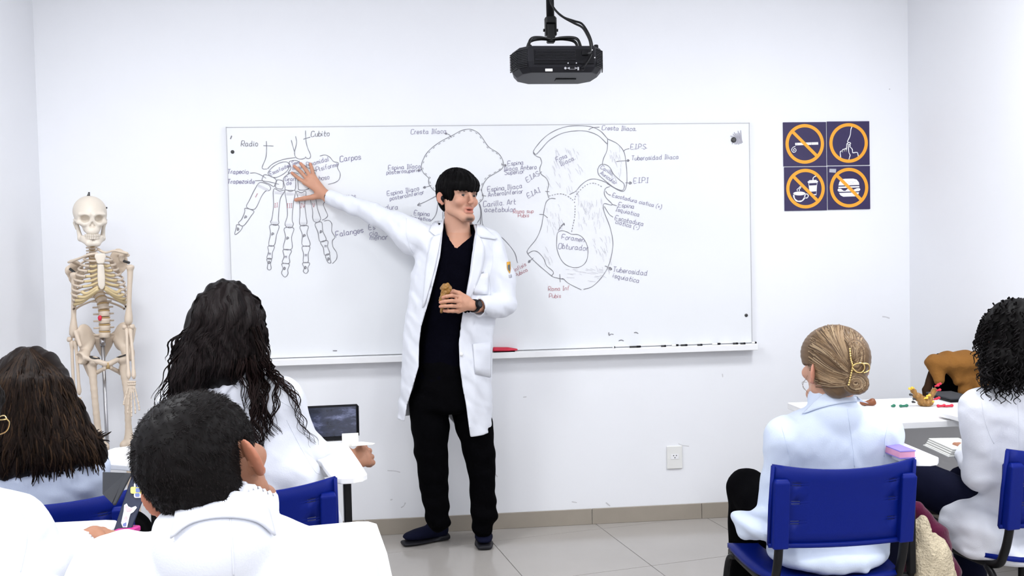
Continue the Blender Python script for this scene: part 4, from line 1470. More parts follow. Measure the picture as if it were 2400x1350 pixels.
# stand
pt0, pt1 = kx(240, 792, .045), kx(253, 1074, .045)
dd = (pt1-pt0)/(pt0[2]-pt1[2])
pf = pt0+dd*(pt0[2]-.05)
MB().tube([pt0+np.array([0, 0, .03]), pf], .0085, 12).build('stand_pole', 'steel', sk, smooth=True)
q_ = pt0+dd*.035
MB().tube([pt0, q_], .012, 12).build('pole_sleeve', 'steel', sk, smooth=True)
MB().lathe([(.03, 0), (.03, .04), (.012, .06)], (pf[0], pf[1], .03), 16).build('stand_hub', 'dmetal', sk, smooth=True)
for k in range(5):
    a = 2*math.pi*k/5+.3
    e = np.array([pf[0]+.24*math.cos(a), pf[1]+.24*math.sin(a), .035])
    MB().tube([(pf[0], pf[1], .05), e], .010, 8).build('stand_foot', 'steel', sk, smooth=True)
    MB().lathe([(.008, -.008), (.016, 0), (.008, .008)], e-np.array([0, 0, .019]), 12, axis=(-math.sin(a), math.cos(a), 0)).build('castor', 'proj', sk, smooth=True)


# ================================================================== tablet-arm chairs
def copy_tree(o, parent=None):
    c = o.copy()
    COL.objects.link(c)
    c.parent = parent
    for ch in o.children:
        copy_tree(ch, c)
    return c


def make_chair():
    t = empty('tablet_chair', (0, 0, 0), 'x', 'chair', 'blue tablet-arm chairs in the classroom')
    W, ZT, ZB, YBk = 0.212, 0.785, 0.545, -0.215
    # backrest panel with slots cut through
    slots = []
    for sx in (-1, 1):
        for k in range(3):
            for dz in (0, .0075):
                slots.append((sx*.142, .735-.058*k-dz))
    xs = sorted(set([-W, W]+list(np.linspace(-W, W, 13))+[s_*.142+d for s_ in (-1, 1) for d in (-.0125, .0125)]))
    zs = sorted(set([ZB, ZT]+list(np.linspace(ZB, ZT, 7))+[z+d for _, z in slots for d in (-.0016, .0016)]))
    xs = np.array(xs)
    zs = np.array(zs)
    V = []
    for z in zs:
        for x in xs:
            f = (z-ZB)/(ZT-ZB)
            y = YBk-.030*f+.028*(1-(x/W)**2)*-1*.9+.02
            zz = z-(.018*(1-(x/W)**2))*max(0, (f-.6)/.4)
            xx = x*(1-.02*f)
            V.append((xx, y+.004*math.sin(f*3), zz))
    nx = len(xs)
    F = []
    for i in range(len(zs)-1):
        for j in range(nx-1):
            mx_, mz = (xs[j]+xs[j+1])/2, (zs[i]+zs[i+1])/2
            if any(abs(mx_-a) < .0124 and abs(mz-b) < .0014 for a, b in slots):
                continue
            F.append((i*nx+j, i*nx+j+1, (i+1)*nx+j+1, (i+1)*nx+j))
    bk = mk('backrest', V, F, 'chair', t)
    md = bk.modifiers.new('s', 'SOLIDIFY')
    md.thickness = .007
    md.offset = 0
    # rim and channel covers
    rimpts = [(x, YBk-.030*0+.028*(1-(x/W)**2)*-.9+.017, ZB+.004) for x in np.linspace(-W, W, 13)]
    MB().tube(rimpts, .008, 8).build('bottom_rim', 'chair', t, smooth=True)
    for sx in (-1, 1):
        mb = MB()
        V, F = ringloft([([(sx*.185-.022, YBk-.012), (sx*.185+.022, YBk-.006 if sx > 0 else YBk-.012), (sx*.185+.022, YBk+.022), (sx*.185-.022, YBk+.022)], ZB-.002),
                         ([(sx*.185-.022, YBk-.03), (sx*.185+.022, YBk-.03), (sx*.185+.022, YBk+.012), (sx*.185-.022, YBk+.012)], .735),
                         ([(sx*.185-.018, YBk-.022), (sx*.185+.018, YBk-.022), (sx*.185+.018, YBk+.004), (sx*.185-.018, YBk+.004)], .745)])
        mb.add(V, F).build('channel_cover', 'chair', t, auto=.004)
        MB().tube([(sx*W*.99, YBk-.012+.03, ZB+.004), (sx*W*.99, YBk+.004, (ZB+ZT)/2), (sx*W*.975, YBk-.012, ZT-.004)], .006, 8).build('side_rim', 'chair', t, smooth=True)
        up = spline([(sx*.185, YBk-.006, .70), (sx*.185, YBk+.004, .56), (sx*.185, YBk+.03, .46), (sx*.185, YBk+.07, .415), (sx*.185, .0, .405), (sx*.185, .19, .405)], 6)
        MB().tube(up, .0125, 10).build('upright', 'frame', t, smooth=True)
        MB().tube(spline([(sx*.19, -.12, .405), (sx*.20, -.17, .36), (sx*.21, -.23, .18), (sx*.215, -.25, .012)], 6), .011, 10).build('leg', 'frame', t, smooth=True)
        MB().tube(spline([(sx*.19, .14, .405), (sx*.20, .18, .37), (sx*.21, .20, .2), (sx*.215, .21, .012)], 6), .011, 10).build('leg', 'frame', t, smooth=True)
        for y in (-.25, .21):
            MB().lathe([(.014, 0), (.014, .012), (.011, .018)], (sx*.215, y, 0), 10).build('foot_cap', 'proj', t)
        MB().tube([(sx*.212, -.238, .12), (sx*.212, .204, .12)], .008, 8).build('side_bar', 'frame', t, smooth=True)
    for y in (-.09, .12):
        MB().tube([(-.188, y, .405), (.188, y, .405)], .010, 8).build('cross_bar', 'frame', t, smooth=True)
    # seat
    n = 13
    V, F = [], []
    for j in range(n):
        for i in range(n):
            u, v = i/(n-1)*2-1, j/(n-1)*2-1
            x = .215*u*(1-.10*max(0, -v)**2)
            y = .01+.21*v
            z = .432+.012*(abs(u)**2)-.018*max(0, v-.5)**2*4+.02*max(0, -v-.6)
            c = max(abs(u), abs(v))
            V.append((x*(1-.03*abs(u*v)**3*3), y*(1-.03*abs(u*v)**3*3), z))
    F = [(j*n+i, j*n+i+1, (j+1)*n+i+1, (j+1)*n+i) for j in range(n-1) for i in range(n-1)]
    st = mk('seat', V, F, 'chair', t)
    md = st.modifiers.new('s', 'SOLIDIFY')
    md.thickness = .014
    md.offset = -1
    # writing tablet at the right
    poly = [(.205, -.19), (.225, -.212), (.26, -.22), (.285, -.212), (.302, -.19), (.308, -.05), (.315, .20), (.312, .41), (.295, .435), (.27, .442), (.10, .442), (.06, .43), (.045, .40), (.045, .22), (.06, .185), (.10, .165), (.15, .13), (.185, .09), (.20, .02)]
    MB().prism(poly, (0, 0, .757), (1, 0, 0), (0, 1, 0), .018).build('writing_tablet', 'desk', t, auto=.003)
    MB().box((.255, -.12, .585), (.011, .011, .17), bev=.003).build('tablet_post', 'frame', t)
    MB().tube(spline([(.255, -.12, .42), (.25, -.11, .405), (.185, -.10, .405)], 5), .011, 8).build('post_bend', 'frame', t, smooth=True)
    MB().tube(spline([(.255, -.13, .748), (.25, .0, .748), (.22, .2, .748)], 5), .010, 8).build('tablet_support', 'frame', t, smooth=True)
    return t


CH = [('girl', U(62, 1200, -2.06)[0]+.02, -1.86, 9, 'blue plastic tablet-arm chair of the girl with long straight brown hair'),
      ('wavy', U(562, 1200, -2.03)[0], -1.84, 14, 'blue plastic tablet-arm chair of the girl with long wavy black hair'),
      ('blonde', U(1975, 1200, -2.09)[0], -1.875, 0, 'blue plastic tablet-arm chair of the blonde woman, back fully in view'),
      ('curly', U(2472, 1200, -2.0)[0], -1.80, 6, 'blue plastic tablet-arm chair of the woman with curly black hair'),
      ('man', U(520, 1250, -3.05)[0]-.045, -2.89, 8, 'blue plastic tablet-arm chair under the short-haired man'),
      ('glasses', U(-100, 1250, -2.55)[0]-.06, -2.74, 0, 'blue plastic tablet-arm chair of the student at the left edge')]
proto = make_chair()
CHP = {}
for i, (nm, x, y, a, lab) in enumerate(CH):
    o = proto if i == 0 else copy_tree(proto)
    o.location = (x, y, 0)
    o.rotation_euler = (0, 0, math.radians(a))
    o['label'] = lab
    CHP[nm] = (np.array([x, y, 0.0]), rotz(math.radians(a)))
bpy.context.view_layer.update()


def on_chair(nm, x, y, z):
    c, R = CHP[nm]
    return c+R@np.array([x, y, z])
# ================================================================== desk and the things on it
M['brown'] = mat('ochre_suede', (0.26, 0.115, 0.028), 0.95, noise=0.15, nscale=14, bump=0.3, bscale=90, spec=0.15)
M['brownd'] = mat('shaded_brown_lining', (0.035, 0.018, 0.010), 0.95, noise=0.2, nscale=20, bump=0.2, bscale=90, spec=0.1)  # lining brown, darkened to hold the shade on the jacket's side
M['yellow'] = mat('yellow_plastic', (0.85, 0.55, 0.06), 0.4)
M['green'] = mat('green_plastic', (0.01, 0.16, 0.09), 0.45)
M['purple'] = mat('purple_cover', (0.27, 0.20, 0.62), 0.5, noise=0.04)
M['pink'] = mat('pink_pages', (0.72, 0.33, 0.50), 0.6, noise=0.06, nscale=90)
M['paper'] = mat('paper', (0.80, 0.80, 0.76), 0.8, noise=0.02)
M['fleece'] = mat('cream_fleece', (0.62, 0.53, 0.38), 0.95, noise=0.12, nscale=90, bump=1.0, bscale=160, spec=0.1)
M['wine'] = mat('burgundy_cloth', (0.085, 0.004, 0.030), 0.85, noise=0.15, nscale=20, bump=0.2, bscale=120, sheen=0.2, spec=0.15)
M['navyc'] = mat('navy_folio', (0.018, 0.024, 0.055), 0.5, noise=0.08, nscale=40, spec=0.3)
M['grey'] = mat('dark_grey_felt', (0.03, 0.032, 0.038), 0.8, noise=0.1)
M['magenta'] = mat('magenta_plastic', (0.55, 0.03, 0.25), 0.5)
M['rust'] = mat('rust_bone', (0.20, 0.06, 0.02), 0.4, noise=0.3, nscale=80)

dx0, dx1 = U(1862, 960, -1.0)[0], XR-0.02
dyf, dyb, dz = -1.43, -0.93, 0.75
dk = empty('teacher_desk', ((dx0+dx1)/2, (dyf+dyb)/2, 0), 'white laminate desk against the right wall', 'desk')
MB().box(((dx0+dx1)/2, (dyf+dyb)/2, dz-.0125), ((dx1-dx0)/2, (dyb-dyf)/2, .0125), bev=.002).build('desk_top', 'desk', dk)
for x in (dx0+.06, dx1-.03):
    MB().box((x, (dyf+dyb)/2, (dz-.025)/2), (.0125, (dyb-dyf)/2-.04, (dz-.025)/2), bev=.002).build('side_panel', 'desk', dk)
MB().box(((dx0+dx1)/2+.015, dyb-.03, .58), ((dx1-dx0)/2-.06, .009, .14)).build('back_panel', 'desk', dk)


def dp(px, py):
    return UZ(px, py, dz)


# golden bone model standing on the desk
a = dp(2163, 952)
bm_ = empty('bone_model', a, 'golden pelvis-like bone model with coloured pins on the desk', 'anatomy model')
q = lambda px, py, dy=0.0: U(px, py, a[1]+dy)
s = S().add(cap(q(2168, 948), q(2140, 916), .014, .009)).add(cap(q(2172, 946), q(2190, 915), .013, .010), .01).add(ell(q(2170, 944), (.028, .025, .012)), .012)
s.add(cap(q(2150, 930), q(2168, 936), .012, .010), .01).add(cap(q(2140, 916), q(2134, 910), .008, .004), .006)
s.disp(ripple(.004, .02, 11)).meet(lambda P: dz+.001-P[:, 2])
V, F = sdf_mesh(s, q(2128, 960)-np.array([.02, .07, .01]), q(2205, 895)+np.array([.02, .07, .02]), .003)
mk('bone_body', V, F, 'amber', bm_)
for px, py, m_ in ((2136, 912, 'yellow'), (2142, 910, 'yellow'), (2166, 934, 'yellow'), (2180, 943, 'yellow'), (2172, 928, 'yellow'), (2192, 905, 'red'), (2197, 901, 'red'), (2196, 915, 'red'), (2194, 934, 'red'), (2189, 936, 'red'),
                   (2138, 926, 'dmetal'), (2146, 936, 'dmetal'), (2144, 943, 'dmetal')):
    b = q(px, py, -.012)
    c = b+np.array([.010 if px > 2165 else -.010, -.004, .003])
    V, F = sdf_mesh(S().add(cap(b, c, .0035)).add(sph(c, .0052), .003), np.minimum(b, c)-.012, np.maximum(b, c)+.012, .0022)
    mk('pin', V, F, m_, bm_)
for i, (px, m_, lab) in enumerate(((2094, 'green', 'tiny green plastic bead on the desk'), (2119, 'green', 'green plastic peg lying on the desk by the bead'), (2207, 'red', 'red plastic peg on the desk beside the bone model'), (2225, 'red', 'dark red plastic peg on the desk, right of the other red one'))):
    b = dp(px, 955)+np.array([0, 0, .006])
    s = S().add(cap(b+np.array([-.006 if i == 0 else -.014, 0, 0]), b+np.array([.006 if i == 0 else .014, .004, .0]), .0045)).add(sph(b+np.array([.013 if i else .004, .004, .001]), .0062), .003)
    if i in (1, 2):
        s.add(sph(b+np.array([-.014, 0, .001]), .0062), .003)
    s.meet(lambda P: dz+.0005-P[:, 2])
    V, F = sdf_mesh(s, b-.03, b+.03, .0022)
    tag(mk('plastic_peg', V, F, m_), lab, 'peg', 'coloured pegs on the desk')
b = dp(2038, 951)
s = S().add(cap(b+np.array([-.03, 0, .012]), b+np.array([.012, .01, .008]), .010, .009)).add(ell(b+np.array([.012, 0, .014]), (.014, .014, .014)), .01).disp(ripple(.003, .02, 4)).meet(lambda P: dz+.0005-P[:, 2])
V, F = sdf_mesh(s, b-.06, b+.06, .003)
tag(mk('bone_fragment', V, F, 'rust'), 'small reddish brown bone fragment on the desk beside the blonde woman', 'anatomy model')
l0_ = dp(2228, 944)
lx1 = U(2290, 940, l0_[1])[0]
tg = empty('laptop', ((l0_[0]+lx1)/2, l0_[1]+.10, dz), 'thin closed black laptop on the desk', 'laptop')
MB().box(((l0_[0]+lx1)/2, l0_[1]+.09, dz+.006), ((lx1-l0_[0])/2, .09, .005), bev=.002).build('base', 'proj', tg)
MB().box(((l0_[0]+lx1)/2, l0_[1]+.09, dz+.0145), ((lx1-l0_[0])/2, .09, .003), bev=.001).build('lid', 'grey', tg)

# black chair behind the desk with a brown jacket on its back
cc2 = U(2240, 900, -.62)
oc_ = empty('office_chair', (cc2[0], -.45, 0), 'black padded chair behind the desk under the brown jacket', 'chair')
X_ = cc2[0]-.07
V, F = sdf_mesh(S().add(rbox((X_+.11, -.58, .755), (.12, .035, .135), None, .03)), (X_-.2, -.65, .6), (X_+.2, -.5, 1.0), .008)
mk('backrest', V, F, 'black', oc_)
V, F = sdf_mesh(S().add(rbox((X_, -.36, .47), (.19, .19, .04), None, .03)), (X_-.25, -.6, .4), (X_+.25, -.1, .55), .008)
mk('seat', V, F, 'black', oc_)
MB().tube(spline([(X_, -.57, .66), (X_, -.58, .52), (X_, -.50, .43), (X_, -.36, .42)], 5), .016, 8).build('back_bar', 'frame', oc_, smooth=True)
MB().tube([(X_, -.36, .43), (X_, -.36, .10)], .025, 12).build('column', 'frame', oc_, smooth=True)
for k in range(5):
    a_ = 2*math.pi*k/5
    e = np.array([X_+.21*math.cos(a_), -.36+.21*math.sin(a_), .065])
    MB().tube([(X_, -.36, .11), e], [.02, .013], 8).build('base_arm', 'frame', oc_, smooth=True)
    MB().lathe([(.012, -.012), (.026, -.006), (.026, .006), (.012, .012)], e-np.array([0, 0, .038]), 12, axis=(math.cos(a_), math.sin(a_), 0)).build('castor', 'proj', oc_, smooth=True)
jk = empty('brown_jacket', (X_, -.60, .6), 'ochre brown suede jacket draped over the chair behind the desk', 'jacket')
j = lambda px, py, dy=0.0: U(px, py, -.70+dy)
s = S().add(stk(j(2180, 852), j(2330, 848), (0, 1, 0), [(0, .075, .035), (.4, .085, .045), (1, .07, .04)], .03))
s.add(cap(j(2196, 858, -.02), j(2202, 892, -.05), .035, .022), .03).add(cap(j(2240, 850, -.02), j(2250, 890, -.04), .045, .025), .03)
s.add(cap(j(2265, 855), j(2262, 912, -.03), .05, .032), .03).add(cap(j(2300, 855), j(2300, 925, -.03), .055, .04), .03).add(ell(j(2245, 846), (.14, .06, .035)), .03)
s.disp(ripple(.006, .07, 21, [(1, 0, .4), (.5, 0, .8), (1, 0, -.3)]))
V, F = sdf_mesh(s, j(2150, 945)-np.array([.05, .16, .02]), j(2340, 815)+np.array([.06, .16, .05]), .006)
mk('outer_shell', V, F, 'brown', jk)
s = S().add(cap(j(2193, 862, .01), j(2172, 915, .0), .022, .018)).add(cap(j(2172, 915, .0), j(2168, 935, .0), .018, .012), .01).disp(ripple(.003, .05, 8))
V, F = sdf_mesh(s, j(2150, 950)-.06, j(2215, 840)+.06, .006)
mk('lining', V, F, 'brownd', jk)  # inner strip at the left, the jacket's shadowed side put into its colour

# purple book with pink pages on the blonde woman's writing tablet
TZ = .7755
b0 = UZ(2128, 1075, TZ)
R = rotz(.02)
bk_ = empty('closed_book', (b0[0]-.03, b0[1]+.08, TZ), 'closed purple book with pink page edges on the writing tablet', 'book')
bx = U(2127, 1075, b0[1])[0]
MB().box((bx, b0[1]+.075, TZ+.0015), (.024, .075, .0015), R).build('back_cover', 'purple', bk_)
MB().box((bx-.001, b0[1]+.075, TZ+.0115), (.0235, .073, .0085), R).build('page_block', 'pink', bk_)
MB().box((bx, b0[1]+.075, TZ+.0215), (.024, .075, .0015), R).build('front_cover', 'purple', bk_)

# burgundy jacket with cream fleece lining hung at the side of the blonde woman's chair
fj = lambda px, py, dy=0.0: U(px, py, -1.98+dy)
fl = empty('fleece_jacket', fj(2180, 1400), 'burgundy jacket with cream fleece lining hanging beside the blonde woman\'s chair', 'jacket')
s = S().add(cap(fj(2150, 1235), fj(2172, 1345), .022, .048)).add(cap(fj(2160, 1225), fj(2205, 1345), .018, .030), .02).add(cap(fj(2185, 1300), fj(2190, 1420), .055, .06), .03)
s.disp(ripple(.006, .05, 5, [(1, 0, .3), (.8, 0, -.3)])).disp(ripple(.0022, .012, 6, n=6))
V, F = sdf_mesh(s, fj(2120, 1440)-np.array([.02, .09, 0]), fj(2250, 1190)+np.array([.03, .09, .02]), .0045)
mk('fleece_lining', V, F, 'fleece', fl)
s = S().add(cap(fj(2150, 1195, .10), fj(2190, 1260, .10), .025, .04)).add(cap(fj(2190, 1260, .09), fj(2215, 1345, .08), .035, .04), .03).add(cap(fj(2150, 1300, .05), fj(2150, 1400, .05), .035, .05), .03).add(cap(fj(2210, 1340, .08), fj(2200, 1420, .07), .04, .05), .03)
s.disp(ripple(.005, .06, 9))
V, F = sdf_mesh(s, fj(2100, 1450)-np.array([.02, .1, 0]), fj(2260, 1160)+np.array([.03, .22, .02]), .006)
mk('outer_shell', V, F, 'wine', fl)

# tablet computer propped up on the wavy-haired girl's writing tablet
M['screen'], nt, bs_ = new_mat('tablet_screen')  # mottled reflection on the glass, painted into its colour and faint glow
bs_.inputs['Roughness'].default_value = .12
tc = nt.nodes.new('ShaderNodeTexCoord')
n1 = nt.nodes.new('ShaderNodeTexNoise')
n1.inputs['Scale'].default_value = 16
n1.inputs['Detail'].default_value = 9
n1.inputs['Roughness'].default_value = .72
mp = nt.nodes.new('ShaderNodeMapping')
mp.inputs['Scale'].default_value = (.6, 1, 1.4)
nt.links.new(tc.outputs['Object'], mp.inputs['Vector'])
nt.links.new(mp.outputs['Vector'], n1.inputs['Vector'])
cr = nt.nodes.new('ShaderNodeValToRGB')
e = cr.color_ramp.elements
e[0].position, e[0].color = .38, (.006, .008, .016, 1)
e[1].position, e[1].color = .78, (.42, .45, .60, 1)
k_ = e.new(.52)
k_.color = (.018, .022, .045, 1)
k_ = e.new(.64)
k_.color = (.09, .10, .17, 1)
nt.links.new(n1.outputs['Fac'], cr.inputs['Fac'])
nt.links.new(cr.outputs['Color'], bs_.inputs['Base Color'])
nt.links.new(cr.outputs['Color'], bs_.inputs['Emission Color'])
bs_.inputs['Emission Strength'].default_value = .35
ty = -1.47
A, B = U(690, 955, ty), U(838, 948, ty)
Cb = U(838, 1062, ty)
tw, th = B[0]-A[0], B[2]-.779
tcn = np.array([(A[0]+B[0])/2, ty, .779])
tp = empty('tablet_computer', tcn, 'tablet computer in a dark case propped up before the wavy-haired girl', 'tablet computer')
Rt = rotz(.05)@rotx(-.22)
MB().box(tcn+Rt@np.array([0, .004, th/2]), (tw/2, .006, th/2), Rt, bev=.004).build('case', 'proj', tp)
MB().box(tcn+Rt@np.array([0, -.0032, th/2+.002]), (tw/2-.007, .0012, th/2-.010), Rt).build('screen', 'screen', tp)
MB().box(tcn+Rt@np.array([0, .045, th*.46]), (tw/2-.02, .003, .05), Rt@rotx(.5), bev=.002).build('kickstand', 'proj', tp)
MB().box(tcn+Rt@np.array([tw/2+.001, .004, th*.52]), (.0018, .006, .05), Rt, bev=.001).build('edge_grip', 'proj', tp)
c0 = U(821, 1031, ty-.03)
crd = MB().box(c0, (.027, .0008, .022), Rt, bev=.0005).build('paper_card', 'paper')
tag(crd, 'small white card leaning on the tablet computer screen', 'card')
c0 = UZ(852, 1040, .7762)
tag(MB().prism([(-.035, -.03), (.03, -.02), (.038, .0), (-.01, .035), (-.04, .02)], (c0[0], c0[1], .7755), (1, 0, 0), (0, 1, 0), .0012).build('paper_sheet', 'paper'), 'small white sheet of paper under the hand near the tablet computer', 'paper')

# navy folio case with stickers on the left student's writing tablet
fy = -2.43
f = lambda px, py, dy=0.0: U(px, py, fy+dy)
fo = empty('navy_folio', f(300, 1245), 'navy tablet folio with two stickers standing at the left', 'folio case')


def panel(mb, P4, th):
    P4 = [np.array(p) for p in P4]
    nrm = np.cross(P4[1]-P4[0], P4[3]-P4[0])
    nrm /= np.linalg.norm(nrm)
    if nrm[1] > 0:
        nrm = -nrm
    V = P4+[p-nrm*th for p in P4]
    mb.add(V, [(0, 1, 2, 3), (7, 6, 5, 4), (0, 4, 5, 1), (1, 5, 6, 2), (2, 6, 7, 3), (3, 7, 4, 0)])
    return mb


panel(MB(), [f(266, 1243), f(306, 1243), f(352, 1126, .06), f(310, 1108, .07)], .006).build('cover', 'navyc', fo, auto=.002)
panel(MB(), [f(263, 1182, .02), f(270, 1182, .02), f(309, 1108, .065), f(293, 1107, .065)], .008).build('spine', 'grey', fo, auto=.002)
panel(MB(), [f(240, 1158, .06), f(262, 1180, .03), f(296, 1108, .07), f(240, 1106, .09)], .005).build('inner_flap', 'grey', fo, auto=.001)


def stick(pts, m_, name, dy):
    mb = MB()
    # plane of the cover: interpolate depth with height
    P = [U(x, y, fy+.065*(1243-y)/130-dy) for x, y in pts]
    n_ = len(P)
    c = sum(P)/n_
    mb.add(P+[c], [(i_, (i_+1) % n_, n_) for i_ in range(n_)])
    o_ = mb.build(name, m_, fo)
    md_ = o_.modifiers.new('s', 'SOLIDIFY')
    md_.thickness = .0006
    return o_


M['stw'] = mat('sticker_white', (0.80, 0.80, 0.85), 0.5, noise=0.1, nscale=200)
M['sty'] = mat('sticker_yellow', (0.80, 0.72, 0.18), 0.5, noise=0.1, nscale=200)
M['stb'] = mat('sticker_blue', (0.12, 0.17, 0.42), 0.5, noise=0.3, nscale=300)
M['stp'] = mat('sticker_pink', (0.72, 0.50, 0.52), 0.5, noise=0.25, nscale=150)


def rr(cx_, cy_, w_, h_, r_=4, sk_=0.0):
    o_ = []
    for sx, sy, a0 in ((1, 1, 0), (-1, 1, 90), (-1, -1, 180), (1, -1, 270)):
        for k in range(4):
            a = math.radians(a0+k*30)
            o_.append((cx_+sx*(w_-r_)+r_*math.cos(a), cy_+sy*(h_-r_)+r_*math.sin(a)))
    return o_


stick(rr(323, 1148, 9, 19), 'stw', 'cross_sticker', .0015)
stick(rr(322, 1149, 16, 8), 'sty', 'cross_sticker_band', .0022)
stick(rr(324, 1137, 5, 5, 2), 'stb', 'cross_sticker_print', .003)
stick(rr(323, 1149, 5, 5, 2), 'stb', 'cross_sticker_print', .003)
stick(rr(322, 1160, 5, 4, 2), 'stb', 'cross_sticker_print', .003)
stick([(288, 1236), (284, 1226), (287, 1212), (290, 1198), (291, 1184), (297, 1180), (301, 1187), (308, 1190), (318, 1186), (321, 1190), (313, 1200), (306, 1204), (303, 1214), (301, 1224), (298, 1236)], 'stw', 'floral_sticker', .0015)
stick([(293, 1188), (298, 1184), (302, 1191), (311, 1191), (306, 1198), (298, 1200)], 'stp', 'floral_sticker_print', .0025)
stick([(290, 1214), (297, 1208), (299, 1216), (293, 1222)], 'stp', 'floral_sticker_print', .0025)
stick([(288, 1228), (296, 1224), (296, 1233), (289, 1234)], 'stb', 'floral_sticker_print', .0025)
b = UZ(300, 1252, .7755)
tag(MB().box(b+np.array([-.005, 0, .007]), (.018, .03, .0065), rotz(-.4), bev=.003).build('pencil_eraser', 'magenta'), 'magenta eraser block beside the writing hand at the left', 'eraser')
# ================================================================== people
SK_A = np.array([0.57, 0.315, 0.22])      # light skin
SK_B = np.array([0.40, 0.19, 0.115])      # tan skin
HEADS = {}


def head_sdf(mouth=0.0, fl=.82, es=1.0):
    s = S().add(ell((0, .014, .038), (.074, .093, .080)))
    s.add(ell((0, -.030, .03), (.062, .062, .062)), .02)
    s.add(ell((0, -.028, -.036), (.055, .055, .068)), .025)
    s.add(cap((-.018, -.074, -.100), (.018, -.074, -.100), .016), .018)
    for q in (-1, 1):
        s.add(cap((q*.016, -.072, -.099), (q*.050, -.004, -.062), .016, .014), .02)
        s.add(cap((q*.050, -.004, -.062), (q*.060, .006, -.02), .014, .012), .02)
        s.add(ell((q*.040, -.066, -.028), (.022, .02, .02)), .02)
        s.add(cap((q*.014, -.087, .022), (q*.046, -.074, .021), .008, .007), .012)
        s.cut(ell((q*.031, -.104, .002), (.017, .018, .011)), .010)
        s.add(sph((q*.031, -.0735, .0), .0150), .004)
        s.cut(ell((q*.031, -.092, -.0005), (.0130, .012, .0048)), .0012)
        # ear
        E = S().add(ell((q*.085, .022, -.008), (.0065, .023*es, .033*es), rotz(q*-fl)@rotx(-.15)))
        E.cut(ell((q*.092, .015, -.006), (.007, .012, .019), rotz(q*-fl)@rotx(-.15)), .003)
        E.add(ell((q*.080, .010, -.033), (.007, .009, .010)), .006)
        s.add(E, .006)
    s.add(cap((0, -.091, .010), (0, -.111, -.028), .0068, .0082), .009)
    s.add(ell((0, -.102, -.034), (.0145, .012, .0080)), .006)
    s.cut(ell((.007, -.107, -.043), (.0035, .006, .003)), .002).cut(ell((-.007, -.107, -.043), (.0035, .006, .003)), .002)
    s.add(ell((0, -.079, -.062), (.026, .017, .020)), .012)
    s.add(cap((-.019, -.0880, -.0575), (.019, -.0880, -.0575), .0052), .004).add(cap((-.017, -.0878, -.0705-mouth), (.017, -.0878, -.0705-mouth), .0062), .004)
    s.cut(ell((0, -.100, -.0636-mouth*.5), (.021, .018, .0014+mouth*.55)), .0015)
    s.cut(ell((0, -.098, -.084-mouth*.6), (.018, .009, .004)), .006)
    return s


HS0, HS1 = head_sdf(0.0), head_sdf(0.005, .30, .80)


def head_color(L, base, stubble=0.0):
    """skin tint from head-local position"""
    c = np.tile(base, (len(L), 1))
    x, y, z = L[:, 0], L[:, 1], L[:, 2]

    def mixin(m, col):
        nonlocal c
        m = np.clip(m, 0, 1)[:, None]
        c = c*(1-m)+np.array(col)*m
    front = np.clip((-.05-y)/.02, 0, 1)
    mixin(np.exp(-(((np.abs(x)-.040)/.020)**2+((z+.030)/.022)**2))*front*.35, base*np.array([1.12, .80, .78]))
    mixin(np.exp(-((x/.014)**2+((z+.032)/.014)**2))*front*.4, base*np.array([1.1, .78, .75]))
    lip = np.exp(-(((x/.026)**2)**2+((z+.0665)/.0145)**4))*np.clip((-.078-y)/.004, 0, 1)
    mixin(lip*.85, base*np.array([.86, .46, .48]))
    brow = np.exp(-(((np.abs(x)-.031)/.017)**4+((z-.0130+.05*(np.abs(x)-.031)**1)/.0036)**2))*front
    mixin(brow*.92, (.02, .012, .01))
    lid = np.exp(-(((np.abs(x)-.031)/.015)**4+((z-.0056)/.0022)**2))*front
    mixin(lid*.9, (.05, .025, .02))
    inm = np.exp(-((x/.016)**4+((z+.0665)/.0030)**4))*np.clip((y+.088)/.004, 0, 1)*front
    mixin(inm, (.10, .02, .02))
    if stubble:
        st = 1.2*np.exp(-((x/.024)**4+((z+.108)/.011)**2))*front+.5*np.exp(-((x/.024)**4+((z+.048)/.006)**2))*front
        mixin(st*stubble, (.045, .028, .022))
    ear = np.clip((np.abs(x)-.075)/.008, 0, 1)
    mixin(ear*.45, base*np.array([1.15, .72, .68]))
    return c


def add_head(B, c, R, sc=1.0, mouth=False):
    B.add(local(HS1 if mouth else HS0, c, R, sc), .012)


def hair_cap(grow, zl, fr=.0):
    """short or pulled-back hair as a shell over the cranium; zl = [(y, z)] hairline by head-local depth"""
    ys, zs = [p[0] for p in zl], [p[1] for p in zl]
    s = S().add(ell((0, .016, .040), (.075+grow, .094+grow, .081+grow))).add(ell((0, -.030, .034), (.064+grow, .062+grow, .062+grow)), .03)
    s.add(ell((0, .047, -.02), (.058+grow*.6, .043+grow*.6, .058)), .03)
    s.meet(lambda P: np.interp(P[:, 1], ys, zs)-P[:, 2]+fr*np.sin(P[:, 0]*420)*.5, .006)
    return s


def eyes(root, c, R, sc, gaze=(0, 0)):
    for q in (-1, 1):
        n = 14
        V, F, cl = [], [], []
        g = rotz(gaze[0])@rotx(gaze[1])
        for i in range(n+1):
            th = math.pi*i/n
            for k in range(16):
                ph = 2*math.pi*k/16
                p = g@np.array([math.sin(th)*math.cos(ph), -math.cos(th), math.sin(th)*math.sin(ph)])
                V.append(c+R@(np.array([q*.031, -.0748, 0])+p*.0130)*sc)
                cl.append((.006, .005, .005) if th < .36 else (.045, .022, .014) if th < .72 else (.72, .68, .66))
        for i in range(n):
            for k in range(16):
                F.append((i*16+k, i*16+(k+1) % 16, (i+1)*16+(k+1) % 16, (i+1)*16+k))
        mk('eye', V, F, 'eye', root, col=np.array(cl))


M['eye'] = mat('eye', (.8, .8, .8), .15, vcol=True)


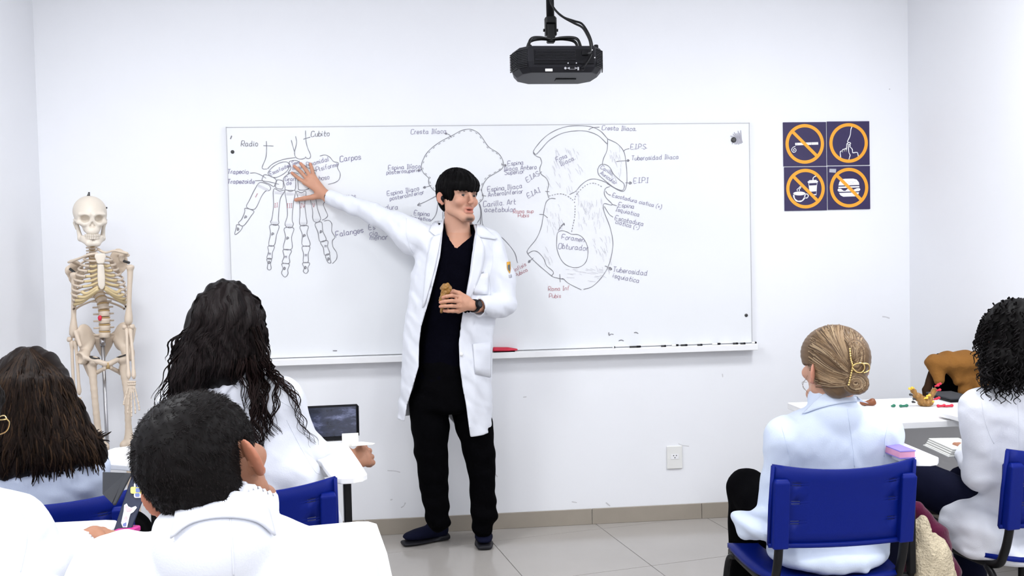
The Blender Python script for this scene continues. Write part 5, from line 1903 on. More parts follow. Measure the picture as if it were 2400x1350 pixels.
def hand_sdf(B, wrist, mcps, chains, thumb, rf=.0085, rp=.0135, kk=.010):
    """palm from wrist to knuckles, fingers as jointed chains"""
    prev = None
    for m_ in mcps:
        B.add(cap(wrist, m_, rp*1.25, rp*.86), kk if prev is not None else .012)
        if prev is not None:
            B.add(cap(prev, m_, rp*.82), .006)
        prev = m_
    for m_, ch in zip(mcps, chains):
        pts = [m_]+list(ch)
        for i in range(len(pts)-1):
            f0, f1 = i/(len(pts)-1), (i+1)/(len(pts)-1)
            B.add(cap(pts[i], pts[i+1], rf*(1.08-.22*f0), rf*(1.08-.22*f1)), .0035)
    for i in range(len(thumb)-1):
        f0, f1 = i/(len(thumb)-1), (i+1)/(len(thumb)-1)
        B.add(cap(thumb[i], thumb[i+1], rf*(1.75-.75*f0), rf*(1.75-.75*f1)), .022 if i == 0 else .004)


def region(pts, pad, h):
    lo, hi = bbox(pts, pad)
    return lo, hi, h


def mesh_person(root, B, regs, colorf, name='body'):
    V, F = sdf_parts([(B, lo, hi, h) for lo, hi, h in regs])
    return mk(name, V, F, 'skin', root, col=colorf(V))


def cloth(root, name, f, pts, pad, h, m_, label=None):
    lo, hi = bbox(pts, pad)
    V, F = sdf_mesh(f, lo, hi, h)
    return mk(name, V, F, m_, root, label=label)


def project(f, P, it=5, off=0.0):
    P = np.array(P, float)
    e = .002
    for _ in range(it):
        d = f(P)-off
        g = np.stack([(f(P+np.eye(3)[k]*e)-f(P-np.eye(3)[k]*e))/(2*e) for k in range(3)], 1)
        g /= np.linalg.norm(g, axis=1)[:, None]+1e-9
        P = P-g*np.clip(d, -.05, .05)[:, None]
    return P, g


VIEW = lambda px, py: (_f+CR*(px-1200)/FPX-CU*(py-675)/FPX)


def drape_px(f, pts_px, Y0, off=.002):
    """photo pixels marched from depth Y0 onto a surface"""
    out = []
    P = np.array([U(a, b, Y0) for a, b in pts_px])
    D = np.array([VIEW(a, b) for a, b in pts_px])
    D /= np.linalg.norm(D, axis=1)[:, None]
    tot = np.zeros(len(P))
    for _ in range(45):
        v = f(P)-off
        st_ = np.clip(v*.8, -.02, .05)
        st_ = np.where(tot > .9, 0, st_)
        tot += st_
        P = P+D*st_[:, None]
    bad = np.abs(f(P)-off) > .008
    if bad.any() and not bad.all():
        good = np.where(~bad)[0]
        px_ = np.array(pts_px, float)
        for i in np.where(bad)[0]:
            g = good[np.argmin(((px_[good]-px_[i])**2).sum(1))]
            P[i] = U(px_[i][0], px_[i][1], P[g][1])
    return P


def drape_many(f, paths, Y0, off):
    n_ = [len(p) for p in paths]
    o_ = np.concatenate([np.full(k, o) for k, o in zip(n_, off)]) if np.ndim(off) else off
    P = drape_px(f, [q for p in paths for q in p], Y0, o_)
    out, k = [], 0
    for m_ in n_:
        out.append(P[k:k+m_].copy())
        k += m_
    return out


def strip(root, name, f, A, Bp, Y0, m_, off=.004, th=.003, n=14, w=5, label=None):
    """a cloth strip lying on a surface between two pixel polylines"""
    a, b = spline(A, 6), spline(Bp, 6)
    ta, tb = np.linspace(0, 1, len(a)), np.linspace(0, 1, len(b))
    tt = np.linspace(0, 1, n)
    a = np.stack([np.interp(tt, ta, a[:, k]) for k in (0, 1)], 1)
    b = np.stack([np.interp(tt, tb, b[:, k]) for k in (0, 1)], 1)
    G = [tuple(a[i]*(1-u)+b[i]*u) for i in range(n) for u in np.linspace(0, 1, w)]
    P = drape_px(f, G, Y0, off)
    F = [(i*w+j, i*w+j+1, (i+1)*w+j+1, (i+1)*w+j) for i in range(n-1) for j in range(w-1)]
    o = mk(name, P, F, m_, root, label=label)
    md = o.modifiers.new('s', 'SOLIDIFY')
    md.thickness = th
    md.offset = 0
    return o


def seam(root, f, pts_px, Y0, m_, r=.0014, name='seam', off=.0004):
    a = spline(pts_px, 8)
    P = drape_px(f, [tuple(p) for p in a], Y0, off)
    return MB().tube(P, r, 6).build(name, m_, root, smooth=True)


def locks_mesh(root, name, locks, m_='hairb', n=5, base=None):
    """locks = [(path, radii, colour)]; base = optional (V, F, colour) mass joined in"""
    V, F, C, k = [], [], [], 0
    if base is not None:
        V.append(base[0])
        F.append(base[1])
        C.append(np.broadcast_to(np.array(base[2]), (len(base[0]), 3)))
        k = len(base[0])
    for p, r, c in locks:
        v, q = tube_np(np.asarray(p, float), np.asarray(r, float), n)
        V.append(v)
        F.append(q+k)
        C.append(np.broadcast_to(np.array(c), (len(v), 3)))
        k += len(v)
    return mk(name, np.vstack(V), np.vstack(F), m_, root, col=np.vstack(C))


# ------------------------------------------------------------------ the teacher
TY = -.28
T = lambda px, py, dy=0.0: U(px, py, TY+dy)
feet = UZ(1080, 1270, 0)
tea = empty('person', (feet[0], feet[1], 0), 'person in an open white lab coat over black, pointing at the whiteboard', 'person')
hc_ = T(1073, 461, -.045)
HR = rotz(math.radians(34))@roty(math.radians(2))
HSC = 1.01
# body
B = S()
B.add(stk(T(1062, 900), T(1078, 560), (1, 0, 0), [(0, .14, .09), (.5, .135, .09), (.85, .165, .09), (1, .10, .07)], .03))
B.add(cap(T(1074, 562, -.01), T(1070, 500, -.025), .062, .056), .02)
B.add(cap(T(1022, 572), T(1132, 576), .038), .03)
B.add(cap(T(1066, 590, -.065), T(1074, 545, -.03), .030, .035), .03)
add_head(B, hc_, HR, HSC, True)
# right arm to the board
B.add(cap(T(1005, 562), T(900, 513, .05), .030, .024), .02).add(cap(T(900, 513, .05), T(768, 460, .20), .024, .0235), .02)
ZH = lambda x, y, Y: U(x/9.64+670, y/9.64+360, Y)
hw = ZH(900, 935, -.075)
mc = [ZH(430, 650, -.046), ZH(490, 585, -.048), ZH(560, 530, -.048), ZH(628, 520, -.044)]
ch = [[ZH(290, 560, -.040), ZH(215, 500, -.026), ZH(140, 440, -.031)], [ZH(345, 420, -.044), ZH(262, 345, -.036), ZH(190, 285, -.030)],
      [ZH(455, 370, -.044), ZH(390, 285, -.036), ZH(335, 225, -.030)], [ZH(598, 395, -.040), ZH(575, 310, -.034), ZH(553, 235, -.030)]]
th = [ZH(800, 950, -.065), ZH(610, 985, -.055), ZH(420, 1010, -.048), ZH(225, 1045, -.036)]
hand_sdf(B, hw, mc, ch, th, .0086, .0142)
B.add(cap(T(768, 462, .20), hw, .027, .0215), .012)
# left arm, hand round the bone
B.add(cap(T(1140, 575), T(1176, 715, -.02), .045, .04), .02).add(cap(T(1176, 715, -.02), T(1118, 718, -.16), .038, .026), .02)
Z6 = lambda x, y, Y: U(x/3.553+880, y/3.553+380, Y)
w2 = Z6(800, 1192, -.47)
mc2 = [Z6(700, 1125, -.495), Z6(705, 1163, -.505), Z6(700, 1203, -.505), Z6(690, 1240, -.495)]
ch2 = [[Z6(635, 1112, -.535), Z6(592, 1118, -.548), Z6(562, 1128, -.540)], [Z6(635, 1155, -.548), Z6(580, 1160, -.560), Z6(541, 1168, -.550)],
       [Z6(635, 1198, -.548), Z6(580, 1200, -.560), Z6(541, 1203, -.550)], [Z6(645, 1240, -.535), Z6(605, 1240, -.545), Z6(574, 1238, -.538)]]
th2 = [Z6(765, 1140, -.47), Z6(695, 1095, -.462), Z6(648, 1078, -.468), Z6(618, 1085, -.478)]
hand_sdf(B, w2, mc2, ch2, th2, .0086, .0130)
B.add(cap(T(1118, 718, -.16), w2, .026, .022), .012)
# legs
B.add(cap(T(1012, 900), T(1016, 1060), .075, .055), .02).add(cap(T(1016, 1060), T(1030, 1225), .05, .035), .02)
B.add(cap(T(1095, 900), T(1125, 1060), .075, .055), .02).add(cap(T(1125, 1060), T(1132, 1230), .05, .035), .02)


def tea_col(V):
    L = ((V-hc_)@HR)/HSC
    c = head_color(L, SK_A, .75)
    near = (np.linalg.norm(L, axis=1) < .17)[:, None]
    tips = np.zeros(len(V))
    for c_ in ch+[th[2:]]+ch2+[th2[2:]]:
        tips = np.maximum(tips, np.exp(-(np.linalg.norm(V-c_[-1], axis=1)/.012)**2))
    kn = np.zeros(len(V))
    for c_ in list(ch)+list(ch2):
        kn = np.maximum(kn, np.exp(-(np.linalg.norm(V-c_[0], axis=1)/.009)**2))
    base = np.tile(SK_A*np.array([1.0, .92, .86]), (len(V), 1))
    base = base*(1-.5*tips[:, None])+SK_A*np.array([1.08, .74, .72])*.5*tips[:, None]
    base = base*(1-.12*kn[:, None])
    return np.where(near, c, base)


mesh_person(tea, B, [region([hc_+.0, hc_+np.array([0, 0, -.03])], .165, .0027),
                     region([hw]+mc+[c[-1] for c in ch]+th, .03, .0024),
                     region([w2]+mc2+[c[-1] for c in ch2]+th2, .03, .0024),
                     (T(900, 1240)-np.array([.1, .3, 0]), T(1220, 560)+np.array([.05, .3, 0]), .012),
                     (T(760, 560, -.15), T(1000, 430, .2), .010)], tea_col)
eyes(tea, hc_, HR, HSC, (-.35, .0))
# hair: thick black fringe
zl = [(-.12, .016), (-.075, .013), (-.055, .006), (-.045, -.016), (-.024, -.028), (.006, -.030), (.014, .004), (.030, .004), (.036, -.045), (.05, -.080), (.12, -.088)]
Hl = hair_cap(.010, zl)
Hl.add(ell((0, -.062, .050), (.066, .042, .036)), .02)
Hl.cut(lambda P: smax(P[:, 2]-.013-.12*np.abs(P[:, 0]), P[:, 1]+.055, .004), .006)
Hl.disp(lambda P: .0016*np.sin(np.arctan2(P[:, 0], P[:, 1]-.01)*34+P[:, 2]*60)+.0015*np.sin(np.arctan2(P[:, 0], P[:, 1]-.01)*13+2))
Hw = local(Hl, hc_, HR, HSC)
V, F = sdf_mesh(Hw, hc_-.16, hc_+.18, .0032)
lk = []
rg = np.random.RandomState(4)
st = []
for i in range(260):
    a = rg.uniform(-math.pi, math.pi)
    L0 = np.array([.01*math.sin(a), .02, .14])
    e_ = np.array([.10*math.sin(a), -.10*math.cos(a)+.01, .03 if math.cos(a) > .3 else -.02])
    m_ = L0*.45+e_*.55+np.array([0, 0, .055])
    P = spline([L0, m_, e_], 6)
    st.append(P)
allp = np.vstack(st)
pp, _g = project(Hl, allp, 5, .0006)
n_ = len(st[0])
for i in range(len(st)):
    P = pp[i*n_:(i+1)*n_]
    keep = P[:, 2] > np.interp(P[:, 1], [p[0] for p in zl], [p[1] for p in zl])-.004
    P = P[:max(4, int(keep.sum()))]
    lk.append((hc_+(P@HR.T)*HSC, np.linspace(.0022, .0008, len(P)), np.array([.0022, .0018, .0022])*rg.uniform(.5, 1.5)))
locks_mesh(tea, 'hair', lk, base=(V, F, (.0015, .0013, .0015)))
pb = hc_+HR@(np.array([-.083, .004, -.012])*HSC)
V, F = sdf_mesh(S().add(ell(pb, (.008, .009, .012))).add(cap(pb, pb+np.array([.003, -.004, -.016]), .004), .003), pb-.03, pb+.03, .0022)
mk('earphone', V, F, 'proj', tea)

# shirt
sh = S().add(stk(T(1046, 905), T(1078, 560), (1, 0, 0), [(0, .148, .115), (.35, .142, .112), (.7, .165, .118), (.9, .165, .105), (1, .10, .075)], .03))
sh.add(cap(T(1030, 552), T(1124, 556), .058), .03)
zv = T(1068, 576)[2]
xv = T(1068, 576, -.12)[0]
sh.cut(lambda P: np.maximum(np.maximum(np.abs(P[:, 0]-xv-.012-(P[:, 2]-zv)*.10)-(P[:, 2]-zv)*.62, zv-P[:, 2]), P[:, 1]-(TY-.02)), .004)
sh.cut(cap(T(1076, 540, -.03), T(1072, 480, -.03), .064, .062), .004)
sh.disp(ripple(.003, .10, 31, [(1, 0, .6), (.3, 0, 1), (1, 0, -.4)]))
cloth(tea, 'scrub_top', sh, [T(990, 915), T(1150, 530)], .16, .006, 'black')
# trousers
tr = S().add(stk(T(1048, 965), T(1050, 830), (1, 0, 0), [(0, .165, .12), (.5, .155, .12), (1, .142, .112)], .05))
for ps in ([(1006, 940, .095), (1008, 1000, .088), (1011, 1060, .078), (1015, 1110, .070), (1020, 1170, .062), (1028, 1222, .054)],
           [(1098, 930, .098), (1112, 1000, .086), (1124, 1060, .074), (1129, 1110, .063), (1132, 1170, .061), (1134, 1205, .060), (1131, 1236, .050)]):
    for (a, b, r0), (c, d, r1) in zip(ps[:-1], ps[1:]):
        tr.add(cap(T(a, b), T(c, d), r0, r1), .012)
tr.disp(ripple(.0045, .11, 33, [(.3, 0, 1), (-.4, 0, 1), (.8, .2, .6)]))
tr.disp(lambda P: .004*np.sin(P[:, 2]*75+P[:, 0]*20)*np.clip((.34-P[:, 2])/.2, 0, 1))
cloth(tea, 'trousers', tr, [T(940, 1240), T(1180, 830)], .13, .006, 'trous')
# shoes
for nm, heel, toe, dr in (('a', (1040, 1262), (955, 1280), (-1, -.35)), ('b', (1134, 1255), (1133, 1291), (.0, -1))):
    hp, tpnt = UZ(*heel, 0), UZ(*toe, 0)
    d = np.array([*dr, 0.0])
    d /= np.linalg.norm(d)
    mid = (hp+tpnt)/2 if nm == 'a' else UZ(1133, 1272, 0)
    h0 = mid-d*.105
    t0 = mid+d*.115
    sd = np.array([-d[1], d[0], 0])
    up = np.array([0, 0, 1.0])
    s = S().add(stk(h0+up*.055, t0+up*.040, sd, [(0, .034, .038), (.35, .037, .034), (.7, .044, .026), (1, .030, .014)], .03))
    s.add(cap(h0+d*.03+up*.06, h0+d*.055+up*.115, .036, .040), .03).meet(lambda P: .018-P[:, 2])
    V, F = sdf_mesh(s, np.minimum(h0, t0)-.07, np.maximum(h0, t0)+np.array([.07, .07, .18]), .0045)
    so = mk('shoe', V, F, 'navy', tea)
    s = S().add(stk(h0+up*.012-d*.012, t0+up*.012+d*.006, sd, [(0, .036, .012), (.4, .038, .012), (.72, .047, .012), (1, .034, .012)], .012)).meet(lambda P: .001-P[:, 2])
    s.add(stk(h0+up*.022-d*.012, h0+up*.022+d*.05, sd, [(0, .037, .014), (1, .038, .008)], .012), .008)
    V, F = sdf_mesh(s, np.minimum(h0, t0)-.07, np.maximum(h0, t0)+np.array([.07, .07, .08]), .0045)
    mk('sole', V, F, 'projb', so)

# lab coat
def key_interp(tab, Y):
    zz = np.array([T(1050, p[0])[2] for p in tab])[::-1]
    out = []
    for k in range(1, len(tab[0])):
        out.append(np.array([U(p[k], p[0], Y)[0] for p in tab])[::-1])
    return (zz, *out)


tabO = [(520, 1030, 1130), (545, 1000, 1162), (600, 976, 1178), (650, 962, 1172), (700, 957, 1164), (760, 948, 1158), (850, 940, 1154), (900, 936, 1153), (960, 932, 1153), (1000, 930, 1154), (1060, 930, 1155)]
zO, xo0, xo1 = key_interp(tabO, TY)
tabE = [(500, 1046, 1105), (545, 1038, 1116), (600, 1032, 1106), (640, 1022, 1101), (700, 1006, 1090), (760, 987, 1079), (800, 982, 1075), (850, 981, 1077), (900, 966, 1084), (940, 953, 1092), (985, 946, 1098), (1040, 935, 1106)]
zE, xe0, xe1 = key_interp(tabE, TY-.13)
depz = np.array([T(1050, p)[2] for p in (1060, 900, 760, 650, 580, 520)])
depv = np.array([.150, .150, .142, .140, .128, .09])


def coat_shape(grow):
    def f(P):
        z = P[:, 2]
        a, b = np.interp(z, zO, xo0), np.interp(z, zO, xo1)
        rx = (b-a)/2+grow
        ry = np.interp(z, depz, depv)+grow
        x = P[:, 0]-(a+b)/2
        y = P[:, 1]-TY
        k0 = np.sqrt((x/rx)**2+(y/ry)**2)
        k1 = np.sqrt((x/rx**2)**2+(y/ry**2)**2)+1e-9
        return np.where(k0 < .05, -np.minimum(rx, ry), k0*(k0-1)/k1)
    return f


zh0, zh1 = T(1050, 985, -.1)[2], T(1050, 1036, -.1)[2]
ztop = T(1080, 528)[2]
ct = S().add(coat_shape(0.0))
ct.meet(lambda P: P[:, 2]-ztop, .04)
# collar stand
ct.add(cap(T(1076, 548, .02), T(1074, 528, .03), .080, .074), .015)
# sleeves
ct.add(cap(T(995, 562), T(958, 549, .01), .076, .078), .04).add(cap(T(958, 549, .01), T(922, 525, .04), .078, .056), .025)
ct.add(cap(T(922, 525, .04), T(865, 496, .09), .056, .047), .02).add(cap(T(865, 496, .09), T(772, 462, .17), .047, .036), .02)
ct.add(cap(T(1142, 580), T(1176, 650, -.01), .066, .064), .04).add(cap(T(1176, 650, -.01), T(1181, 712, -.02), .062, .058), .03)
ct.add(cap(T(1181, 714, -.02), T(1126, 720, -.15), .058, .044), .015)
ct.disp(ripple(.0085, .13, 41, [(1, 0, .15), (.9, .2, -.2), (.5, 0, .9)], 5))
ct.disp(ripple(.0036, .055, 42, [(1, 0, .5), (.6, .2, .7), (.8, 0, -.5)], 5))
xsl = T(950, 560)[0]
ct.disp(lambda P: .0032*np.sin((P[:, 0]*.8+P[:, 2]*.9)*80)*np.clip((xsl-P[:, 0])/.1, 0, 1)*np.clip((P[:, 0]-T(790, 480)[0])/.1, 0, 1))
# cut the inside, the front opening, the hem and the cuffs
inner = S().add(coat_shape(-.014)).meet(lambda P: P[:, 2]-T(1080, 580)[2], .03)
inner.add(cap(T(1072, 590, -.02), T(1074, 470, -.01), .068, .068), .01)
ct.cut(inner, .004)
ct.cut(lambda P: np.maximum(np.maximum(np.interp(P[:, 2], zE, xe0)-P[:, 0], P[:, 0]-np.interp(P[:, 2], zE, xe1)), P[:, 1]-(TY-.0)), .003)
xm_ = T(1060, 1000)[0]
ct.meet(lambda P: np.interp(P[:, 0], [xm_-.25, xm_-.02, xm_+.03, xm_+.25], [zh0, zh0-.02, zh1+.02, zh1+.03])-P[:, 2], .003)
cw = (T(760, 458, .18)-T(835, 485, .11))
cw /= np.linalg.norm(cw)
ct.cut(cap(T(772, 462, .17), T(740, 450, .21), .029, .029), .004)
p_c = T(770, 461, .172)
ct.meet(lambda P: np.where(np.linalg.norm(P-p_c, axis=1) < .09, (P-p_c)@cw, -1.0), .002)
cw2 = T(1112, 719, -.17)-T(1181, 714, -.02)
cw2 /= np.linalg.norm(cw2)
p_c2 = T(1121, 720, -.155)
ct.cut(cap(p_c2-cw2*.03, p_c2+cw2*.05, .036), .003)
ct.cut(lambda P: np.maximum(-((P-p_c2)@cw2), np.linalg.norm(P-p_c2-cw2*.05, axis=1)-.075), .002)
V, F = sdf_mesh(ct, T(740, 1060, -.25), T(1230, 430, .2)+np.array([0, .05, 0]), .005)
coat = mk('lab_coat', V, F, 'coat', tea)
# collar, lapels, pockets, buttons and badge
YC = -.75
strip(coat, 'collar_flap', ct, [(1040, 517), (1018, 520), (1006, 541)], [(1038, 532), (1034, 548), (1020, 553)], YC, 'coat', .006, .004)
strip(coat, 'lapel', ct, [(1035, 545), (1029, 580), (1016, 640), (995, 715)], [(1012, 556), (1001, 600), (996, 640), (990, 722)], YC, 'coat', .005, .004)
strip(coat, 'collar_flap', ct, [(1117, 525), (1133, 530), (1166, 560)], [(1118, 548), (1126, 556), (1160, 561)], YC, 'coat', .006, .004)
strip(coat, 'lapel', ct, [(1118, 546), (1109, 600), (1103, 640), (1088, 715)], [(1128, 561), (1136, 590), (1128, 640), (1092, 722)], YC, 'coat', .005, .004)
strip(coat, 'breast_pocket', ct, [(1112, 643), (1145, 640)], [(1110, 690), (1144, 690)], YC, 'coat', .004, .003)
strip(coat, 'side_pocket', ct, [(1108, 806), (1151, 802)], [(1114, 876), (1150, 884)], YC, 'coat', .004, .003)
seam(coat, ct, [(1150, 572), (1155, 610), (1148, 650), (1152, 700)], YC, 'coat', .0010)
seam(coat, ct, [(952, 512), (952, 540), (958, 570), (968, 592)], YC, 'coat', .0016)
bp_ = drape_px(ct, [(1081, 830)], YC, .003)[0]
MB().lathe([(.0085, 0), (.0085, .002), (.006, .003)], bp_, 14, axis=(0, -1, 0)).build('button', 'white', coat, smooth=True)
M['badge_o'] = mat('badge_orange', (0.72, 0.36, 0.03), .6)
M['badge_d'] = mat('badge_dark', (0.10, 0.12, 0.13), .6, noise=.4, nscale=200)
strip(coat, 'badge_border', ct, [(1188, 614), (1189, 630), (1194, 640)], [(1196, 613), (1197, 630), (1195, 641)], YC, 'badge_o', .003, .0015, 8, 3)
strip(coat, 'badge_emblem', ct, [(1190, 621), (1190.5, 630), (1194, 636)], [(1195, 620), (1195.5, 630), (1194.5, 637)], YC, 'badge_d', .0045, .0012, 8, 3)
strip(coat, 'badge_text', ct, [(1193, 644), (1194, 651)], [(1199, 643), (1200, 650)], YC, 'greyp', .003, .001, 5, 3)
strip(coat, 'stitched_name', ct, [(1121, 637), (1134, 636.5)], [(1121, 640), (1134, 639.5)], YC, 'greyp', .0045, .0008, 5, 2)
# wrist watch
wc = U(1108, 718, -.46)
wa = (w2-T(1181, 714, -.02))
wa /= np.linalg.norm(wa)
wt = MB()
e1 = np.cross(wa, (0, 0, 1.0))
e1 /= np.linalg.norm(e1)
e2 = np.cross(wa, e1)
wcen = T(1118, 718, -.16)*.45+w2*.55
ringp = [wcen+(e1*math.cos(a)*.0285+e2*math.sin(a)*.0285) for a in np.linspace(0, 2*math.pi, 25)]
for i in range(24):
    m_ = (ringp[i]+ringp[i+1])/2
    nr = m_-wcen
    nr /= np.linalg.norm(nr)
    tg_ = np.cross(wa, nr)
    wt.box(m_, (.0045, .0015, .010), np.stack([tg_, nr, wa], 1))
ws = wt.build('wrist_watch', 'proj', tea)
dn = np.array([.25, -1.0, .25])
dn = dn-wa*(dn@wa)
dn /= np.linalg.norm(dn)
MB().lathe([(.020, 0), (.021, .004), (.019, .009), (.014, .0095)], wcen+dn*.026, 18, axis=dn).build('watch_case', 'proj', ws, smooth=True)
MB().lathe([(.013, 0), (.013, .0006)], wcen+dn*.0358, 16, axis=dn).build('watch_dial', 'grey', ws)
# the bone he holds
hb = U(1042, 700, -.515)
s = S().add(cap(U(1047, 672, -.505), U(1040, 700, -.512), .017, .020)).add(cap(U(1040, 700, -.512), U(1036, 730, -.512), .016, .008), .01).add(ell(U(1046, 676, -.51), (.024, .018, .018)), .01)
s.disp(ripple(.005, .028, 51)).disp(ripple(.002, .012, 52))
V, F = sdf_mesh(s, hb-.12, hb+.12, .003)
tag(mk('bone_model', V, F, 'amber'), 'small golden brown bone model in the teacher\'s hand', 'anatomy model')
# ------------------------------------------------------------------ seated students
def seated(chair, label, hd, th, roll, pitch, sc, skin, neck, shl, shr, hip, arms, cm, keys=None, coll=(.072, .040), cax=None, legs=None, folds=(.006, .003), seed=1, h=.0055, cuts=None,
           hands=None, extra=None, hh=.0038, trouser='trous', lowres=False):
    c0, R0 = CHP[chair]
    root = empty('person', (c0[0], c0[1], 0), label, 'person')
    hc = U(*hd)
    HRl = rotz(math.radians(th))@rotx(math.radians(pitch))@roty(math.radians(roll))
    nk, sl, sr, hp = U(*neck), U(*shl), U(*shr), U(*hip)
    wd = sr-sl
    wd = wd/np.linalg.norm(wd)
    if keys is None:
        keys = [(0, .185, .130), (.25, .170, .120), (.55, .178, .118), (.8, .182, .108), (.93, .13, .085), (1.0, .075, .07)]
    B = S()
    B.add(stk(hp, nk, wd, [(max(k[0], .14), k[1]-.035, k[2]-.035) for k in keys], .04))
    up = HRl@np.array([0, .02, -.06])*sc+hc
    B.add(cap(nk, up, .056*sc, .052*sc), .02)
    B.add(cap(sl, sr, .035), .04)
    for ar in arms:
        P = [(U(*a[:3]), a[3]) for a in ar]
        for (a, ra), (b, rb) in zip(P[:-1], P[1:]):
            B.add(cap(a, b, ra*.6, rb*.6), .015)
    add_head(B, hc, HRl, sc)
    regs = [region([hc, hc-np.array([0, 0, .06])], .155*sc, hh)]
    lo, hi = bbox([hp, nk, sl, sr]+[U(*a[:3]) for ar in arms for a in ar], .10)
    regs.append((lo, hi, .014))
    if hands:
        for H in hands:
            hand_sdf(B, *H)
            regs.append(region([H[0]]+H[1]+[c[-1] for c in H[2]]+H[3], .03, .003))

    def colf(V):
        L = ((V-hc)@HRl)/sc
        c = head_color(L, skin)
        return np.where((np.linalg.norm(L, axis=1) < .17)[:, None], c, skin)
    mesh_person(root, B, regs, colf)
    # coat
    ct = S().add(stk(hp, nk, wd, keys, .05))
    ct.add(cap(sl, sr, .062), .05)
    for ar in arms:
        P = [(U(*a[:3]), a[3]) for a in ar]
        for i, ((a, ra), (b, rb)) in enumerate(zip(P[:-1], P[1:])):
            ct.add(cap(a, b, ra, rb), .035 if i == 0 else .018)
    if extra:
        extra(ct)
    ax = nk-hp
    ax /= np.linalg.norm(ax)
    ax2 = np.array([0, .42, 1.0]) if cax is None else np.array(cax, float)
    ax2 /= np.linalg.norm(ax2)
    ct.disp(ripple(folds[0], .15, seed, [(1, 0, .5), (.6, 0, 1), (.8, 0, -.6)], 5))
    ct.disp(ripple(folds[1], .055, seed+7, [(1, 0, .6), (.5, .3, .9), (.9, 0, -.7)], 5))
    # collar stand, open inside
    rc, hcoll = coll
    bk = np.array([0, -1.0, 0])
    ct.add(cap(nk-ax2*.03, nk+ax2*hcoll*.6, rc+.018, rc), .012)
    ct.cut(cap(nk+ax2*.045, nk+ax2*.15, rc-.011, rc-.009), .004)
    for ar in arms:
        a, b = U(*ar[-2][:3]), U(*ar[-1][:3])
        d = (b-a)/np.linalg.norm(b-a)
        ct.cut(cap(b-d*.02, b+d*.05, ar[-1][3]*.82), .003)
    if cuts:
        cuts(ct)
    pts = [hp-np.array([0, 0, .12]), nk+np.array([0, 0, .06]), sl, sr]+[U(*a[:3]) for ar in arms for a in ar]
    lo, hi = bbox(pts, .10)
    lo = lo-np.array([.06, .09, .06])
    V, F = sdf_mesh(ct, lo, hi, h)
    coat = mk('lab_coat', V, F, cm, root)
    # trousers and shoes
    if legs is None:
        legs = [[(q*.085, .05, .525), (q*.11, .34, .515), (q*.12, .33, .10)] for q in (-1, 1)]
    tr = S().add(ell(on_chair(chair, 0, .02, .52), (.135, .10, .055), R0))
    for L in legs:
        P = [on_chair(chair, *p) for p in L]
        tr.add(cap(P[0], P[1], .078, .066), .03).add(cap(P[1], P[2], .064, .048), .02)
    tr.disp(ripple(.004, .1, seed+3))
    pts = [on_chair(chair, *p) for L in legs for p in L]
    lo, hi = bbox(pts, .13)
    lo[2] = .06
    V, F = sdf_mesh(tr, lo, hi, .010)
    mk('trousers', V, F, trouser, root)
    for L in legs:
        a = on_chair(chair, *L[2])
        fw = R0@np.array([0, 1.0, 0])
        a = np.array([a[0], a[1], 0])
        s = S().add(stk(a-fw*.06+np.array([0, 0, .045]), a+fw*.17+np.array([0, 0, .032]), R0@np.array([1., 0, 0]), [(0, .035, .042), (.5, .042, .036), (1, .03, .02)], .03))
        s.add(cap(a+np.array([0, 0, .06]), a+np.array([0, 0, .10]), .04), .02).meet(lambda P: .004-P[:, 2])
        V, F = sdf_mesh(s, *bbox([a-fw*.08, a+fw*.2+np.array([0, 0, .12])], .06), .008)
        mk('shoe', V, F, 'proj', root)
    return root, hc, HRl, ct, coat


rg = np.random.RandomState(12)

# ---- the short-haired man in front
MY = -3.06
man, mhc, mR, mct, mcoat = seated('man', 'person in a white lab coat with short black hair seen from behind, nearest the camera', (488, 1098, MY), 171, 24, -11, 1.01, SK_B,
    (525, 1212, MY-.01), (285, 1345, MY+.06), (765, 1335, MY+.06), (560, 1900, MY+.10),
    [[(270, 1365, MY+.06, .074), (215, 1620, MY+.12, .065), (330, 1700, MY+.40, .055), (420, 1690, MY+.48, .05)],
     [(780, 1355, MY+.06, .074), (860, 1640, MY+.12, .065), (800, 1600, MY+.42, .055), (760, 1560, MY+.5, .05)]], 'coat',
    keys=[(0, .19, .13), (.25, .18, .125), (.55, .185, .12), (.78, .20, .115), (.9, .15, .095), (1.0, .082, .078)], coll=(.080, .025), cax=(.26, .50, 1), seed=3, folds=(.006, .0028), h=.006, hh=.0034)
zlm = [(-.12, .055), (-.06, .045), (-.045, .0), (-.02, -.012), (-.006, .022), (.026, .024), (.036, -.015), (.06, -.050), (.13, -.060)]
Hl = hair_cap(.006, zlm)
Hl.disp(lambda P: .0010*np.sin(P[:, 0]*310+3*np.sin(P[:, 2]*90))+.0010*np.sin(P[:, 1]*280+P[:, 2]*200+2*np.sin(P[:, 0]*120)))
V, F = sdf_mesh(local(Hl, mhc, mR, 1.01), mhc-.19, mhc+.19, .0040)
lk = []
idx = rg.choice(len(V), 15000)
P0 = ((V[idx]-mhc)@mR)/1.01
_, g = project(Hl, P0, 1)
for p, n_ in zip(P0, g):
    zline = np.interp(p[1], [q[0] for q in zlm], [q[1] for q in zlm])
    if p[2] < zline-.002:
        continue
    dn = np.array([0, .12, -1.0])*(.7 if p[2] < .08 else .2)+np.array([rg.normal()*.25, rg.normal()*.25+(-.5 if p[2] > .09 else 0), 0])
    ln = .0025+.006*np.clip((p[2]+.04)/.13, 0, 1)
    d = n_*.14+dn*.9+rg.normal(size=3)*.14
    d /= np.linalg.norm(d)
    d2 = d+dn*.5
    q = np.array([p-n_*.002, p+d*ln*.55, p+(d+d2)*.5*ln])
    lk.append((mhc+(q@mR.T)*1.01, [.0005, .0004, .0001], np.array([.010, .008, .008])*rg.uniform(.3, 2.2)))
